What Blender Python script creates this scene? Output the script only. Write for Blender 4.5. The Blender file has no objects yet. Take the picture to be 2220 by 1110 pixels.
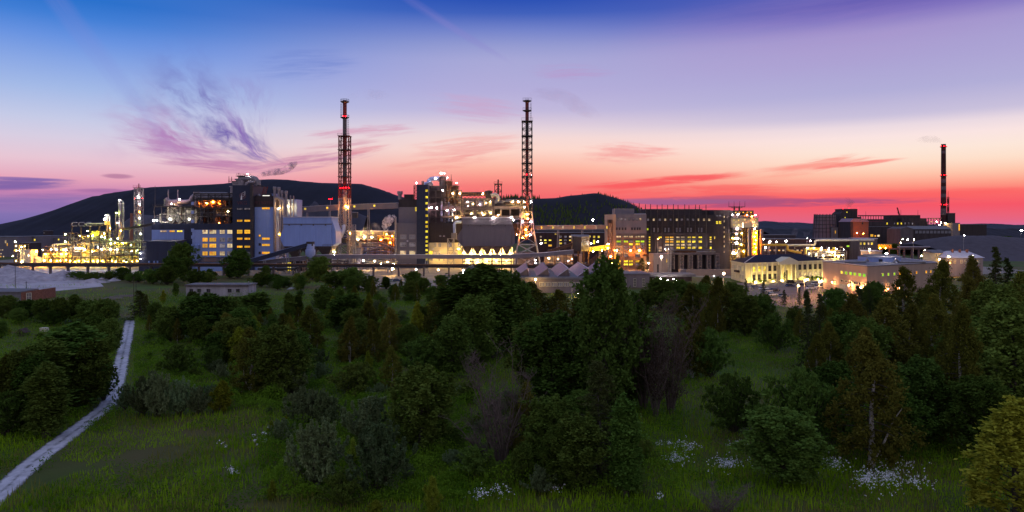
import bpy, math, random
import numpy as np
from mathutils import Vector, Matrix
R = math.radians
rnd = random.Random(7)
scene = bpy.context.scene
COL = scene.collection
F = 1500.0      # focal length in photo pixels (photo 2220 wide)
HC = 30.0       # camera height in metres
# ---------------------------------------------------------------- camera
cd = bpy.data.cameras.new('camera')
cam = bpy.data.objects.new('camera', cd); COL.objects.link(cam)
cd.sensor_width = 36.0
cd.lens = 36.0 * F / 2220.0
cd.shift_y = -70.0 / 2220.0
cd.clip_start = 0.5
cd.clip_end = 30000.0
cam.location = (0, 0, HC)
cam.rotation_euler = (R(90), 0, 0)
scene.camera = cam
scene.view_settings.view_transform = 'Standard'
try: scene.view_settings.look = 'None'
except Exception: pass
scene.view_settings.exposure = 0.0
scene.view_settings.gamma = 1.0
scene.view_settings.use_curve_mapping = False
scene.render.engine = 'CYCLES'
scene.cycles.max_bounces = 6
scene.cycles.diffuse_bounces = 3
scene.cycles.volume_bounces = 1
scene.cycles.transparent_max_bounces = 8
scene.cycles.sample_clamp_indirect = 6.0
scene.cycles.use_denoising = True
scene.cycles.use_light_tree = True
# keep a little grain: long-exposure photographs have some

def lin(c):
    return tuple(((v/255.0)/12.92 if v/255.0 <= .04045 else ((v/255.0+.055)/1.055)**2.4) for v in c)

# ---------------------------------------------------------------- world: dusk sky
world = bpy.data.worlds.new('World'); scene.world = world
world.use_nodes = True
nt = world.node_tree
for n in list(nt.nodes): nt.nodes.remove(n)
N = nt.nodes; L = nt.links
def nd(t, **kw):
    n = N.new(t)
    for k, v in kw.items(): setattr(n, k, v)
    return n
def sock(s, v):
    if isinstance(v, bpy.types.NodeSocket): L.new(v, s)
    elif v is not None: s.default_value = v
def M(op, a, b=None, c=None, clamp=False):
    n = nd('ShaderNodeMath', operation=op, use_clamp=clamp)
    sock(n.inputs[0], a)
    if b is not None: sock(n.inputs[1], b)
    if c is not None: sock(n.inputs[2], c)
    return n.outputs[0]
def smooth(x, a, b, lo=0.0, hi=1.0):
    n = nd('ShaderNodeMapRange', interpolation_type='SMOOTHSTEP')
    sock(n.inputs[0], x); n.inputs[1].default_value = a; n.inputs[2].default_value = b
    n.inputs[3].default_value = lo; n.inputs[4].default_value = hi
    return n.outputs[0]
def mixc(f, a, b):
    n = nd('ShaderNodeMix', data_type='RGBA')
    sock(n.inputs[0], f); sock(n.inputs[6], a); sock(n.inputs[7], b)
    return n.outputs[2]
def comb(x, y, z=0.0):
    n = nd('ShaderNodeCombineXYZ'); sock(n.inputs[0], x); sock(n.inputs[1], y); sock(n.inputs[2], z); return n.outputs[0]
def noise(vec, scale, detail=4, rough=.55, dist=0.0):
    n = nd('ShaderNodeTexNoise'); sock(n.inputs['Vector'], vec)
    n.inputs['Scale'].default_value = scale; n.inputs['Detail'].default_value = detail
    n.inputs['Roughness'].default_value = rough; n.inputs['Distortion'].default_value = dist
    return n.outputs['Fac']
tc = nd('ShaderNodeTexCoord')
sx = nd('ShaderNodeSeparateXYZ'); L.new(tc.outputs['Generated'], sx.inputs[0])
az = M('ARCTAN2', sx.outputs[0], sx.outputs[1])
el = M('ARCSINE', sx.outputs[2])
tt = M('SQRT', M('DIVIDE', M('MAXIMUM', el, 0.0), math.pi/2))
def azel(px, py):
    a = math.atan((px-1110)/F); e = math.atan((485-py)/F*math.cos(a)); return a, e
def ramp(stops):
    n = nd('ShaderNodeValToRGB'); cr = n.color_ramp; cr.interpolation = 'LINEAR'
    while len(cr.elements) > 1: cr.elements.remove(cr.elements[-1])
    first = True
    for t, c in stops:
        if first: e = cr.elements[0]; e.position = t; first = False
        else: e = cr.elements.new(t)
        e.color = (*lin(c), 1)
    sock(n.inputs[0], tt); return n.outputs[0]
def stops(px, rows, top):
    s = []
    for py, c in rows:
        s.append((math.sqrt(max(azel(px, py)[1], 0)/(math.pi/2)), c))
    for deg, c in top: s.append((math.sqrt(deg/90.0), c))
    return sorted(s, key=lambda q: q[0])
TOP = [(24,(82,116,194)),(38,(118,142,200)),(60,(146,160,202)),(90,(154,166,200))]  # unseen upper sky, made paler than the visible top to brighten the foreground
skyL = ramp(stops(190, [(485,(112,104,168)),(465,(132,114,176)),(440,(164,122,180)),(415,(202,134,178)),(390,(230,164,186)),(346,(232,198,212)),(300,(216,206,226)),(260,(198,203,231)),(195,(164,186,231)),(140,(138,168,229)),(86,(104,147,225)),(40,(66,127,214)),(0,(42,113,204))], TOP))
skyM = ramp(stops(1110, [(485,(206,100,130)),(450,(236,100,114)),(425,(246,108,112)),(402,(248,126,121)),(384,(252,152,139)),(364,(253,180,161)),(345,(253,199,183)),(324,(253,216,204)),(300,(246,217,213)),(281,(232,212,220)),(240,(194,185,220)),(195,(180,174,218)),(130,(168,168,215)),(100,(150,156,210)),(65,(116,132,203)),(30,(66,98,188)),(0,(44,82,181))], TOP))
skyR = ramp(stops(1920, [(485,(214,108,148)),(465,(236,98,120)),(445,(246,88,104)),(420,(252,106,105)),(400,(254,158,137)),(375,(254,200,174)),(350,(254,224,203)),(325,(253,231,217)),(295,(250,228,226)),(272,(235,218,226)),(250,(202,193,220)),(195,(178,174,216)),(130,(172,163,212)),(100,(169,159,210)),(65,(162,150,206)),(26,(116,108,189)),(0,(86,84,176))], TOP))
skyB = ramp([(0,(162,148,168)),(.14,(184,162,178)),(.27,(206,184,194)),(.40,(198,190,206)),(.55,(180,182,208)),(.72,(164,174,204)),(.88,(156,168,202)),(1,(154,166,200))])  # unseen sky behind the camera, invented and kept pale to light the foreground
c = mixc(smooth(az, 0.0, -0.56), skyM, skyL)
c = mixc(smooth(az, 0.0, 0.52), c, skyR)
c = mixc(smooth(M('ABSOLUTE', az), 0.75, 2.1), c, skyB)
# cirrus fan: streaks that radiate from a point low in the sky
wv = comb(M('MULTIPLY', az, 5.0), M('MULTIPLY', el, 9.0))
warp = M('SUBTRACT', noise(wv, 1.6, 3), 0.5)
ua = M('ADD', az, M('MULTIPLY', warp, 0.035)); va = M('ADD', el, M('MULTIPLY', warp, 0.02))
warp2 = M('SUBTRACT', noise(comb(M('MULTIPLY', az, 14.0), M('MULTIPLY', el, 18.0), 4.0), 1.3, 4), 0.5)
brk = noise(comb(M('MULTIPLY', az, 12.0), M('MULTIPLY', el, 20.0), 8.0), 1.0, 4)
def fan(px, py, ang0, ang1, r0, r1, color, strength, seed):
    global c
    a0, e0 = azel(px, py)
    dx = M('SUBTRACT', ua, a0); dy = M('SUBTRACT', va, e0)
    r = M('SQRT', M('ADD', M('MULTIPLY', dx, dx), M('MULTIPLY', dy, dy)))
    th = M('ARCTAN2', dy, dx)
    m = M('MULTIPLY', smooth(th, ang0-.22, ang0+.35), smooth(th, ang1+.22, ang1-.35))
    m = M('MULTIPLY', m, M('MULTIPLY', smooth(r, 0.0, r0), smooth(r, r1, r1*.35)))
    st = noise(comb(M('MULTIPLY', r, 14.0), M('MULTIPLY', M('ADD', th, M('MULTIPLY', warp2, .22)), 4.4), seed), 1.5, 7, .6, .35)
    m = M('MULTIPLY', m, smooth(brk, .26, .56))
    m = M('MULTIPLY', m, M('MULTIPLY', smooth(st, .34, .72), strength))
    c = mixc(m, c, (*lin(color), 1))
fan(640, 385, 2.28, 2.78, .06, .26, (96,78,168), 1.5, 2.0)
fan(578, 366, 1.55, 2.35, .03, .15, (138,104,182), 1.05, 5.0)
fan(520, 362, 2.45, 3.1, .03, .20, (176,118,180), 1.0, 9.0)
# drawn-out streaks and banks
NZ = {}
def streak(px, py, hw, hh, slope, color, strength, lo=.38, hi=.62):
    global c
    key = round(slope*20)/20
    if key not in NZ:
        sh = M('SUBTRACT', M('ADD', el, M('MULTIPLY', warp, .012)), M('MULTIPLY', az, key*1.1))
        NZ[key] = noise(comb(M('MULTIPLY', az, 11.0), M('MULTIPLY', sh, 130.0), 3+key*40), 1.0, 5, .66, .25)
    nz1 = NZ[key]
    a0, e0 = azel(px, py)
    dx = M('DIVIDE', M('SUBTRACT', az, a0), hw/F)
    dy = M('DIVIDE', M('SUBTRACT', M('SUBTRACT', el, e0), M('MULTIPLY', M('SUBTRACT', az, a0), slope)), hh/F)
    rr = M('ADD', M('MULTIPLY', dx, dx), M('MULTIPLY', dy, dy))
    m = M('MULTIPLY', smooth(rr, 2.2, 0.2), M('MULTIPLY', smooth(M('SUBTRACT', nz1, M('MULTIPLY', rr, .13)), lo-.08, hi), strength))
    c = mixc(m, c, (*lin(color), 1))
streak(20, 400, 80, 9, .05, (112,92,166), .85, .28, .46)
streak(50, 388, 70, 3, .0, (120,98,170), .8, .25, .5)
streak(255, 382, 22, 4, 0, (170,110,150), .7, .2, .4)
streak(130, 420, 110, 7, .03, (170,112,170), .55)
streak(40, 437, 200, 14, 0, (132,108,172), .7, .3, .6)
streak(240, 414, 60, 4, 0, (150,100,160), .6, .3, .5)
streak(480, 358, 120, 14, -.05, (186,120,170), .8)
streak(660, 352, 130, 18, .16, (196,128,168), .8)
streak(390, 318, 110, 24, -.1, (184,130,184), .65)
streak(790, 285, 110, 14, .1, (214,150,180), .75)
streak(790, 328, 50, 10, .2, (222,130,150), .7)
streak(740, 312, 80, 10, .1, (214,150,172), .6)
streak(1020, 320, 120, 28, .1, (240,160,160), .6)
streak(960, 352, 120, 14, .1, (240,140,140), .55)
streak(1040, 235, 110, 26, -.1, (206,160,196), .5)
streak(1360, 330, 90, 22, 0, (244,150,150), .75)
streak(1240, 158, 90, 18, 0, (186,148,200), .5)
streak(1440, 393, 150, 9, .07, (250,92,96), .95, .30, .5)
streak(1770, 360, 110, 14, .12, (252,140,128), .75, .32, .6)
streak(1860, 355, 70, 4, .08, (250,130,124), .8, .25, .5)
streak(1500, 412, 260, 12, 0, (250,88,92), .6)
streak(1620, 440, 300, 9, .0, (168,82,126), .9, .30, .46)
streak(1460, 437, 130, 7, .0, (160,96,140), .9, .26, .42)
streak(1560, 428, 120, 4, .0, (190,90,120), .8, .30, .5)
streak(1120, 458, 160, 8, 0, (170,84,130), .6)
streak(2000, 420, 260, 10, 0, (252,96,98), .5)
streak(1760, 62, 330, 70, .05, (186,150,204), .26, -.4, 1.2)
streak(950, 40, 110, 10, -.55, (124,124,202), .28, -.2, .9)
streak(1010, 78, 80, 7, -.55, (150,138,206), .22, -.2, .9)
streak(180, 75, 120, 26, -1.3, (130,140,214), .28, -.3, 1.0)
streak(660, 140, 90, 30, .1, (104,128,204), .5, .3, .7)
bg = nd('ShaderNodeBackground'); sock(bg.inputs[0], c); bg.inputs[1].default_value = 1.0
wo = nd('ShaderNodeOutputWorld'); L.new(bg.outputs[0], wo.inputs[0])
world.cycles.sampling_method = 'MANUAL'; world.cycles.sample_map_resolution = 1024

# ---------------------------------------------------------------- materials
MATS = {}
def mat(name, col, rough=.8, var=.25, scale=.6, metal=0.0, bump=0.0, wave=0.0, spec=.3, streaky=False, island=0.0, objvar=0.0):
    if name in MATS: return MATS[name]
    m = bpy.data.materials.new(name); m.use_nodes = True
    t = m.node_tree; b = t.nodes['Principled BSDF']
    b.inputs['Roughness'].default_value = rough; b.inputs['Metallic'].default_value = metal
    b.inputs['Specular IOR Level'].default_value = spec
    tcn = t.nodes.new('ShaderNodeTexCoord')
    src = tcn.outputs['Object']
    if streaky:
        mp = t.nodes.new('ShaderNodeMapping'); mp.inputs['Scale'].default_value = (1, 1, .12)
        t.links.new(src, mp.inputs[0]); src = mp.outputs[0]
    nz = t.nodes.new('ShaderNodeTexNoise'); nz.inputs['Scale'].default_value = scale
    nz.inputs['Detail'].default_value = 6; nz.inputs['Roughness'].default_value = .65
    t.links.new(src, nz.inputs['Vector'])
    cr = t.nodes.new('ShaderNodeValToRGB')
    cr.color_ramp.elements[0].position = .3; cr.color_ramp.elements[1].position = .7
    lo = tuple(max(0, v*(1-var)) for v in col); hi = tuple(min(1, v*(1+var*.8)) for v in col)
    cr.color_ramp.elements[0].color = (*lo, 1); cr.color_ramp.elements[1].color = (*hi, 1)
    t.links.new(nz.outputs['Fac'], cr.inputs[0])
    out = cr.outputs[0]
    def bright(fac_socket, amt):
        nonlocal out
        mr = t.nodes.new('ShaderNodeMapRange'); t.links.new(fac_socket, mr.inputs[0])
        mr.inputs[3].default_value = 1-amt; mr.inputs[4].default_value = 1+amt
        hs = t.nodes.new('ShaderNodeHueSaturation'); t.links.new(out, hs.inputs['Color']); t.links.new(mr.outputs[0], hs.inputs['Value'])
        out = hs.outputs[0]
    if island:
        g = t.nodes.new('ShaderNodeNewGeometry'); bright(g.outputs['Random Per Island'], island)
    if objvar:
        oi = t.nodes.new('ShaderNodeObjectInfo'); bright(oi.outputs['Random'], objvar)
    t.links.new(out, b.inputs['Base Color'])
    if bump or wave:
        bp = t.nodes.new('ShaderNodeBump'); bp.inputs['Strength'].default_value = .5
        if wave:
            wv = t.nodes.new('ShaderNodeTexWave'); wv.bands_direction = 'X'; wv.inputs['Scale'].default_value = wave
            t.links.new(tcn.outputs['Object'], wv.inputs['Vector']); t.links.new(wv.outputs['Fac'], bp.inputs['Height'])
            bp.inputs['Distance'].default_value = .12
        else:
            n2 = t.nodes.new('ShaderNodeTexNoise'); n2.inputs['Scale'].default_value = scale*8; n2.inputs['Detail'].default_value = 5
            t.links.new(tcn.outputs['Object'], n2.inputs['Vector'])
            t.links.new(n2.outputs['Fac'], bp.inputs['Height']); bp.inputs['Distance'].default_value = bump
        t.links.new(bp.outputs[0], b.inputs['Normal'])
    MATS[name] = m; return m
def emis(name, col, strength, var=0.0, scale=.8, sample='NONE', dark=None):
    if name in MATS: return MATS[name]
    m = bpy.data.materials.new(name); m.use_nodes = True
    t = m.node_tree
    for n in list(t.nodes): t.nodes.remove(n)
    e = t.nodes.new('ShaderNodeEmission'); o = t.nodes.new('ShaderNodeOutputMaterial')
    e.inputs[0].default_value = (*col, 1); e.inputs[1].default_value = strength
    if var:
        tcn = t.nodes.new('ShaderNodeTexCoord'); nz = t.nodes.new('ShaderNodeTexNoise')
        oi = t.nodes.new('ShaderNodeObjectInfo'); va = t.nodes.new('ShaderNodeVectorMath'); va.operation = 'ADD'
        t.links.new(tcn.outputs['Object'], va.inputs[0]); t.links.new(oi.outputs['Location'], va.inputs[1])
        nz.inputs['Scale'].default_value = scale; nz.inputs['Detail'].default_value = 3
        t.links.new(va.outputs[0], nz.inputs['Vector'])
        cr = t.nodes.new('ShaderNodeValToRGB')
        d = dark or tuple(v*(1-var) for v in col)
        cr.color_ramp.elements[0].color = (*d, 1); cr.color_ramp.elements[1].color = (*col, 1)
        cr.color_ramp.elements[0].position = .36; cr.color_ramp.elements[1].position = .58
        t.links.new(nz.outputs['Fac'], cr.inputs[0]); t.links.new(cr.outputs[0], e.inputs[0])
        mr = t.nodes.new('ShaderNodeMapRange'); t.links.new(oi.outputs['Random'], mr.inputs[0])
        mr.inputs[3].default_value = strength*.6; mr.inputs[4].default_value = strength*1.25
        t.links.new(mr.outputs[0], e.inputs[1])
    t.links.new(e.outputs[0], o.inputs[0])
    m.cycles.emission_sampling = sample
    MATS[name] = m; return m

# ---------------------------------------------------------------- mesh helpers
class MB:
    def __init__(s): s.v = []; s.f = []
    def add(s, vs, fs):
        k = len(s.v); s.v += [tuple(v) for v in vs]; s.f += [tuple(i+k for i in q) for q in fs]; return s
    def box(s, x0, x1, y0, y1, z0, z1):
        return s.add([(x0,y0,z0),(x1,y0,z0),(x1,y1,z0),(x0,y1,z0),(x0,y0,z1),(x1,y0,z1),(x1,y1,z1),(x0,y1,z1)],
              [(3,2,1,0),(4,5,6,7),(0,1,5,4),(1,2,6,5),(2,3,7,6),(3,0,4,7)])
    def prism(s, poly, z0, z1):
        n = len(poly)
        a = sum(poly[i][0]*poly[(i+1)%n][1]-poly[(i+1)%n][0]*poly[i][1] for i in range(n))
        if a < 0: poly = poly[::-1]
        z0s = z0 if hasattr(z0, '__len__') else [z0]*n; z1s = z1 if hasattr(z1, '__len__') else [z1]*n
        vs = [(p[0],p[1],z) for p, z in zip(poly, z0s)]+[(p[0],p[1],z) for p, z in zip(poly, z1s)]
        return s.add(vs, [tuple(range(n-1,-1,-1)), tuple(range(n,2*n))]+[(i,(i+1)%n,n+(i+1)%n,n+i) for i in range(n)])
    def xprism(s, prof, x0, x1):      # profile in (y,z), extruded along x
        n = len(prof)
        a = sum(prof[i][0]*prof[(i+1)%n][1]-prof[(i+1)%n][0]*prof[i][1] for i in range(n))
        if a < 0: prof = prof[::-1]
        vs = [(x0,p[0],p[1]) for p in prof]+[(x1,p[0],p[1]) for p in prof]
        return s.add(vs, [tuple(range(n-1,-1,-1)), tuple(range(n,2*n))]+[(i,(i+1)%n,n+(i+1)%n,n+i) for i in range(n)])
    def yprism(s, prof, y0, y1):      # profile in (x,z), extruded along y
        n = len(prof)
        a = sum(prof[i][0]*prof[(i+1)%n][1]-prof[(i+1)%n][0]*prof[i][1] for i in range(n))
        if a > 0: prof = prof[::-1]
        vs = [(p[0],y0,p[1]) for p in prof]+[(p[0],y1,p[1]) for p in prof]
        return s.add(vs, [tuple(range(n-1,-1,-1)), tuple(range(n,2*n))]+[(i,(i+1)%n,n+(i+1)%n,n+i) for i in range(n)])
    def bar(s, p, q, w, h=None):
        p = Vector(p); q = Vector(q); d = (q-p).normalized(); h = h or w
        u = d.cross(Vector((0,0,1)))
        if u.length < 1e-4: u = Vector((1,0,0))
        u.normalize(); w2 = d.cross(u).normalized()
        cs = [u*(a*w/2)+w2*(b*h/2) for a, b in ((-1,-1),(1,-1),(1,1),(-1,1))]
        return s.add([p+k for k in cs]+[q+k for k in cs], [(0,1,2,3),(7,6,5,4),(1,0,4,5),(2,1,5,6),(3,2,6,7),(0,3,7,4)])
    def cyl(s, p, q, r0, r1=None, n=12):
        p = Vector(p); q = Vector(q); r1 = r0 if r1 is None else r1
        d = (q-p).normalized(); u = d.cross(Vector((0,1,0)))
        if u.length < 1e-3: u = d.cross(Vector((1,0,0)))
        u.normalize(); w = d.cross(u)
        vs = []
        for c0, r in ((p,r0),(q,r1)):
            for i in range(n):
                a = 2*math.pi*i/n; vs.append(c0+u*(r*math.cos(a))+w*(r*math.sin(a)))
        return s.add(vs, [tuple(range(n)), tuple(range(2*n-1,n-1,-1))]+[(i,n+i,n+(i+1)%n,(i+1)%n) for i in range(n)])
    def tube(s, pts, r, n=8, taper=None):
        pts = [Vector(p) for p in pts]; m = len(pts); vs = []; prev = None
        for i, p in enumerate(pts):
            d = (pts[min(i+1,m-1)]-pts[max(i-1,0)]).normalized()
            if prev is None:
                u = d.cross(Vector((0,0,1)))
                if u.length < 1e-3: u = Vector((1,0,0))
            else: u = prev-d*prev.dot(d)
            u.normalize(); prev = u; w = d.cross(u)
            rr = r if taper is None else r*taper[i]
            for k in range(n):
                a = 2*math.pi*k/n; vs.append(p+u*(rr*math.cos(a))+w*(rr*math.sin(a)))
        fs = [(i*n+k, i*n+(k+1)%n, (i+1)*n+(k+1)%n, (i+1)*n+k) for i in range(m-1) for k in range(n)]
        fs += [tuple(range(n-1,-1,-1)), tuple(range((m-1)*n, m*n))]
        return s.add(vs, fs)
    def lathe(s, cx, cy, prof, n=16):   # prof [(r,z)] bottom to top
        vs = []; m = len(prof)
        for r, z in prof:
            for k in range(n):
                a = 2*math.pi*k/n; vs.append((cx+r*math.cos(a), cy+r*math.sin(a), z))
        fs = [(i*n+k, i*n+(k+1)%n, (i+1)*n+(k+1)%n, (i+1)*n+k) for i in range(m-1) for k in range(n)]
        fs += [tuple(range(n-1,-1,-1)), tuple(range((m-1)*n, m*n))]
        return s.add(vs, fs)
    def ball(s, c0, r, n=8, m=5, sz=1.0):
        prof = [(r*math.sin(math.pi*i/m) if 0 < i < m else r*.08, c0[2]-r*sz*math.cos(math.pi*i/m)) for i in range(m+1)]
        return s.lathe(c0[0], c0[1], prof, n)
    def build(s, name, material, parent=None, smooth=False):
        off = Vector(parent.matrix_world.translation) if parent is not None else Vector((0,0,0))
        off = root_loc(parent)
        me = bpy.data.meshes.new(name)
        me.from_pydata([(v[0]-off[0], v[1]-off[1], v[2]-off[2]) for v in s.v], [], s.f)
        me.materials.append(material)
        if smooth:
            me.shade_smooth()
            try: me.set_sharp_from_angle(angle=R(40))
            except Exception: pass
        return link(name, me, parent)
def root_loc(o):
    p = Vector((0,0,0))
    while o is not None: p = p+o.location; o = o.parent
    return p
def link(name, me, parent=None, loc=None):
    o = bpy.data.objects.new(name, me); COL.objects.link(o)
    if parent is not None: o.parent = parent
    if loc is not None: o.location = loc
    return o
def thing(name, label, cat, loc=(0,0,0), group=None):
    o = bpy.data.objects.new(name, None); COL.objects.link(o); o.location = loc; o.empty_display_size = .5
    o['label'] = label; o['category'] = cat
    if group: o['group'] = group
    return o
def tag(o, label, cat, group=None):
    o['label'] = label; o['category'] = cat
    if group: o['group'] = group
    return o
def kind(o, k): o['kind'] = k; return o
def PX(px, Y): return (px-1110)/F*Y
def PZ(py, Y): return HC-(py-485)/F*Y
ORD = 'zero first second third fourth fifth sixth seventh eighth ninth tenth eleventh twelfth thirteenth fourteenth fifteenth sixteenth seventeenth eighteenth nineteenth'.split()
TEN = {2:'twenty',3:'thirty',4:'forty',5:'fifty',6:'sixty',7:'seventy',8:'eighty',9:'ninety'}
TENO = {2:'twentieth',3:'thirtieth',4:'fortieth',5:'fiftieth',6:'sixtieth',7:'seventieth',8:'eightieth',9:'ninetieth'}
def ordinal(n):
    if n < 20: return ORD[n]
    if n % 10 == 0: return TENO[n//10]
    return TEN[n//10]+'-'+ORD[n % 10]
# collected things whose label is completed with their place in a row
PENDING = {}
def pend(o, key, text, px): PENDING.setdefault((key, text), []).append((px, o))
def finish_labels():
    for (key, text), rows in PENDING.items():
        rows.sort(key=lambda q: q[0]); n = len(rows)
        for i, (px, o) in enumerate(rows):
            if n == 1: o['label'] = text
            elif i == 0: o['label'] = text+', leftmost'
            elif i == n-1: o['label'] = text+', rightmost'
            else: o['label'] = text+', '+ordinal(i+1)+' from left'
            if n > 1: o['group'] = key
# ---------------------------------------------------------------- material palette
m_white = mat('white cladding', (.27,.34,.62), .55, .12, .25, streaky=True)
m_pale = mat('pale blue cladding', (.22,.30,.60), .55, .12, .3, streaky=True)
m_grey = mat('grey cladding', (.15,.135,.17), .6, .14, .3, streaky=True)
m_grey2 = mat('mauve grey ribbed cladding', (.145,.12,.145), .6, .12, .3, wave=1.6, streaky=True)
m_navy = mat('navy cladding', (.020,.026,.058), .5, .25, .4, streaky=True)
m_dark = mat('dark brown cladding', (.034,.025,.030), .6, .3, .4, streaky=True)
m_conc = mat('concrete', (.115,.092,.10), .9, .3, .5, streaky=True)
m_conc_dark = mat('sooty concrete', (.052,.040,.047), .9, .35, .5, streaky=True)
m_conc_pale = mat('pale concrete', (.21,.175,.19), .9, .2, .5, streaky=True)
m_steel = mat('painted steelwork', (.10,.085,.095), .6, .3, 1.2)
m_steel_dark = mat('dark steelwork', (.045,.038,.042), .6, .35, 1.2)
m_steel_red = mat('red painted steelwork', (.17,.030,.030), .6, .3, 1.0)
m_galv = mat('galvanised steel', (.26,.25,.28), .45, .2, .8, metal=.25)
m_duct = mat('lagged duct sheet', (.24,.21,.24), .45, .25, .6, metal=.3)
m_pipe = mat('pale pipe lagging', (.55,.52,.46), .45, .25, 1.0, metal=.2)
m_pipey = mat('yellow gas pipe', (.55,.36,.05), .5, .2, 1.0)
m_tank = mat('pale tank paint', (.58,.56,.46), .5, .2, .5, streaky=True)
m_rust = mat('rusty plate', (.14,.07,.045), .85, .45, 1.0)
m_brick = mat('red brick', (.22,.095,.07), .9, .3, 1.5)
m_brick_dark = mat('dark brick', (.060,.034,.036), .9, .3, .8, streaky=True)
m_cream = mat('cream plaster', (.58,.50,.33), .85, .1, .5)
m_trim = mat('white plaster trim', (.62,.57,.44), .8, .08, 1.0)
m_beige = mat('beige plaster', (.36,.255,.205), .85, .1, .4, streaky=True)
m_roof = mat('dark sheet roof', (.022,.022,.040), .85, .3, .8, wave=1.0, spec=.1)
m_roofp = mat('pale felt roof', (.33,.20,.25), .7, .25, .5)
m_felt = mat('grey felt roof', (.16,.15,.17), .8, .3, .6)
m_snow = mat('pale tin roof', (.48,.46,.56), .5, .12, .6, wave=1.0)
m_frame = mat('window frame paint', (.45,.42,.40), .6, .1, 2.0)
m_framed = mat('dark window frame', (.06,.05,.05), .6, .2, 2.0)
m_glass = mat('dark window glass', (.035,.035,.05), .12, .3, .8, spec=.6)
m_glassm = mat('dull pale glazing', (.22,.22,.27), .3, .4, .8, spec=.5)
m_housing = mat('lamp housing', (.12,.12,.13), .5, .2, 3.0)
m_asph = mat('asphalt', (.07,.06,.065), .9, .3, .3, bump=.02)
m_letter = mat('dull red lettering', (.10,.035,.05), .7, .2, 1.0)
m_logo = mat('white logo paint', (.75,.72,.74), .6, .1, 1.0)
m_logod = mat('maroon logo disc', (.09,.05,.07), .6, .2, 1.0)
# lit panes
e_or = emis('amber lit pane', lin((255,196,60)), 1.15, .5, .8, dark=lin((240,140,20)))
e_wh = emis('warm white lit pane', lin((255,226,170)), 1.0, .5, .45, dark=lin((150,110,90)))
e_ye = emis('yellow lit pane', lin((255,230,70)), 1.5, .5, .9, dark=lin((190,150,20)))
e_gr = emis('green lit pane', lin((150,255,60)), .9, .4, .7, dark=lin((230,230,50)))
e_dim = emis('dim lit pane', lin((150,140,150)), .7, .5, .5, dark=lin((70,64,78)))
e_bl = emis('bright white lit pane', lin((255,250,240)), 2.5, .2, .5)
# lamp bulbs
def bulb(name, rgb, s): return emis(name, lin(rgb), s, sample='AUTO')
b_white = bulb('white lamp glow', (255,240,226), 330)
b_warm = bulb('warm lamp glow', (255,204,118), 560)
b_yel = bulb('yellow lamp glow', (255,192,50), 800)
b_grn = bulb('greenish lamp glow', (226,255,112), 380)
b_org = bulb('orange lamp glow', (255,132,28), 700)
b_pink = bulb('pinkish lamp glow', (255,196,200), 130)
b_red = bulb('red beacon glow', (255,10,22), 45)
b_flood = bulb('strong flood glow', (255,214,160), 1300)
b_wall = bulb('warm wall lamp glow', (255,180,105), 1700)
b_foot = bulb('yellow foot light glow', (255,222,120), 1250)
WCACHE = {}
def win_meshes(w, h, nx, nz, fm, pm, t=.14):
    k = (round(w,1), round(h,1), nx, nz, fm.name, pm.name)
    if k in WCACHE: return WCACHE[k]
    mb = MB(); d0, d1 = -.26, -.10
    mb.box(-w/2-t, -w/2, d0, 0, -h/2-t, h/2+t); mb.box(w/2, w/2+t, d0, 0, -h/2-t, h/2+t)
    mb.box(-w/2, w/2, d0, 0, h/2, h/2+t); mb.box(-w/2, w/2, d0-.06, 0, -h/2-t, -h/2)
    for i in range(1, nx):
        x = -w/2+w*i/nx; mb.box(x-t*.45, x+t*.45, d1-.1, d1+.02, -h/2, h/2)
    for i in range(1, nz):
        z = -h/2+h*i/nz; mb.box(-w/2, w/2, d1-.09, d1+.01, z-t*.4, z+t*.4)
    fr = bpy.data.meshes.new('window'); fr.from_pydata(mb.v, [], mb.f); fr.materials.append(fm)
    pb = MB().box(-w/2, w/2, d1, d1+.06, -h/2, h/2)
    pa = bpy.data.meshes.new('pane'); pa.from_pydata(pb.v, [], pb.f); pa.materials.append(pm)
    WCACHE[k] = (fr, pa); return fr, pa
def window(root, x, y, z, w, h, nx=2, nz=2, pm=None, fm=None, rz=0.0, name='window'):
    fr, pa = win_meshes(w, h, nx, nz, fm or m_frame, pm or m_glass)
    b = root_loc(root)
    o = link(name, fr, root, Vector((x, y, z))-b); o.rotation_euler = (0, 0, rz)
    link('pane', pa, o)
    return o
def winpx(root, px0, px1, py0, py1, Y, pm, nx=2, nz=2, fm=None, off=0.0):
    w = (px1-px0)/F*Y; h = (py1-py0)/F*Y
    return window(root, PX((px0+px1)/2, Y), Y-off, PZ((py0+py1)/2, Y), w, h, nx, nz, pm, fm)
def bpx(root, name, px0, px1, py0, py1, Y, depth, m, y0=0.0):
    return MB().box(PX(px0,Y), PX(px1,Y), Y+y0, Y+y0+depth, PZ(py1,Y), PZ(py0,Y)).build(name, m, root)
PCACHE = {}
def panels(root, x0, x1, z0, z1, Y, nx, nz, m, gap=.16, d=.1, name='cladding_panel'):
    w = (x1-x0)/nx; h = (z1-z0)/nz; k = (round(w,2), round(h,2), m.name)
    if k not in PCACHE:
        mb = MB().box(-w/2+gap/2, w/2-gap/2, -d, .02, -h/2+gap/2, h/2-gap/2)
        me = bpy.data.meshes.new(name); me.from_pydata(mb.v, [], mb.f); me.materials.append(m); PCACHE[k] = me
    b = root_loc(root)
    for i in range(nx):
        for j in range(nz):
            link(name, PCACHE[k], root, Vector((x0+w*(i+.5), Y, z0+h*(j+.5)))-b)
def shared(root, name, mb_fn, m, places):
    me = None; b = root_loc(root)
    for p in places:
        if me is None:
            mb = MB(); mb_fn(mb); me = bpy.data.meshes.new(name); me.from_pydata(mb.v, [], mb.f); me.materials.append(m)
        link(name, me, root, Vector(p)-b)
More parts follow.
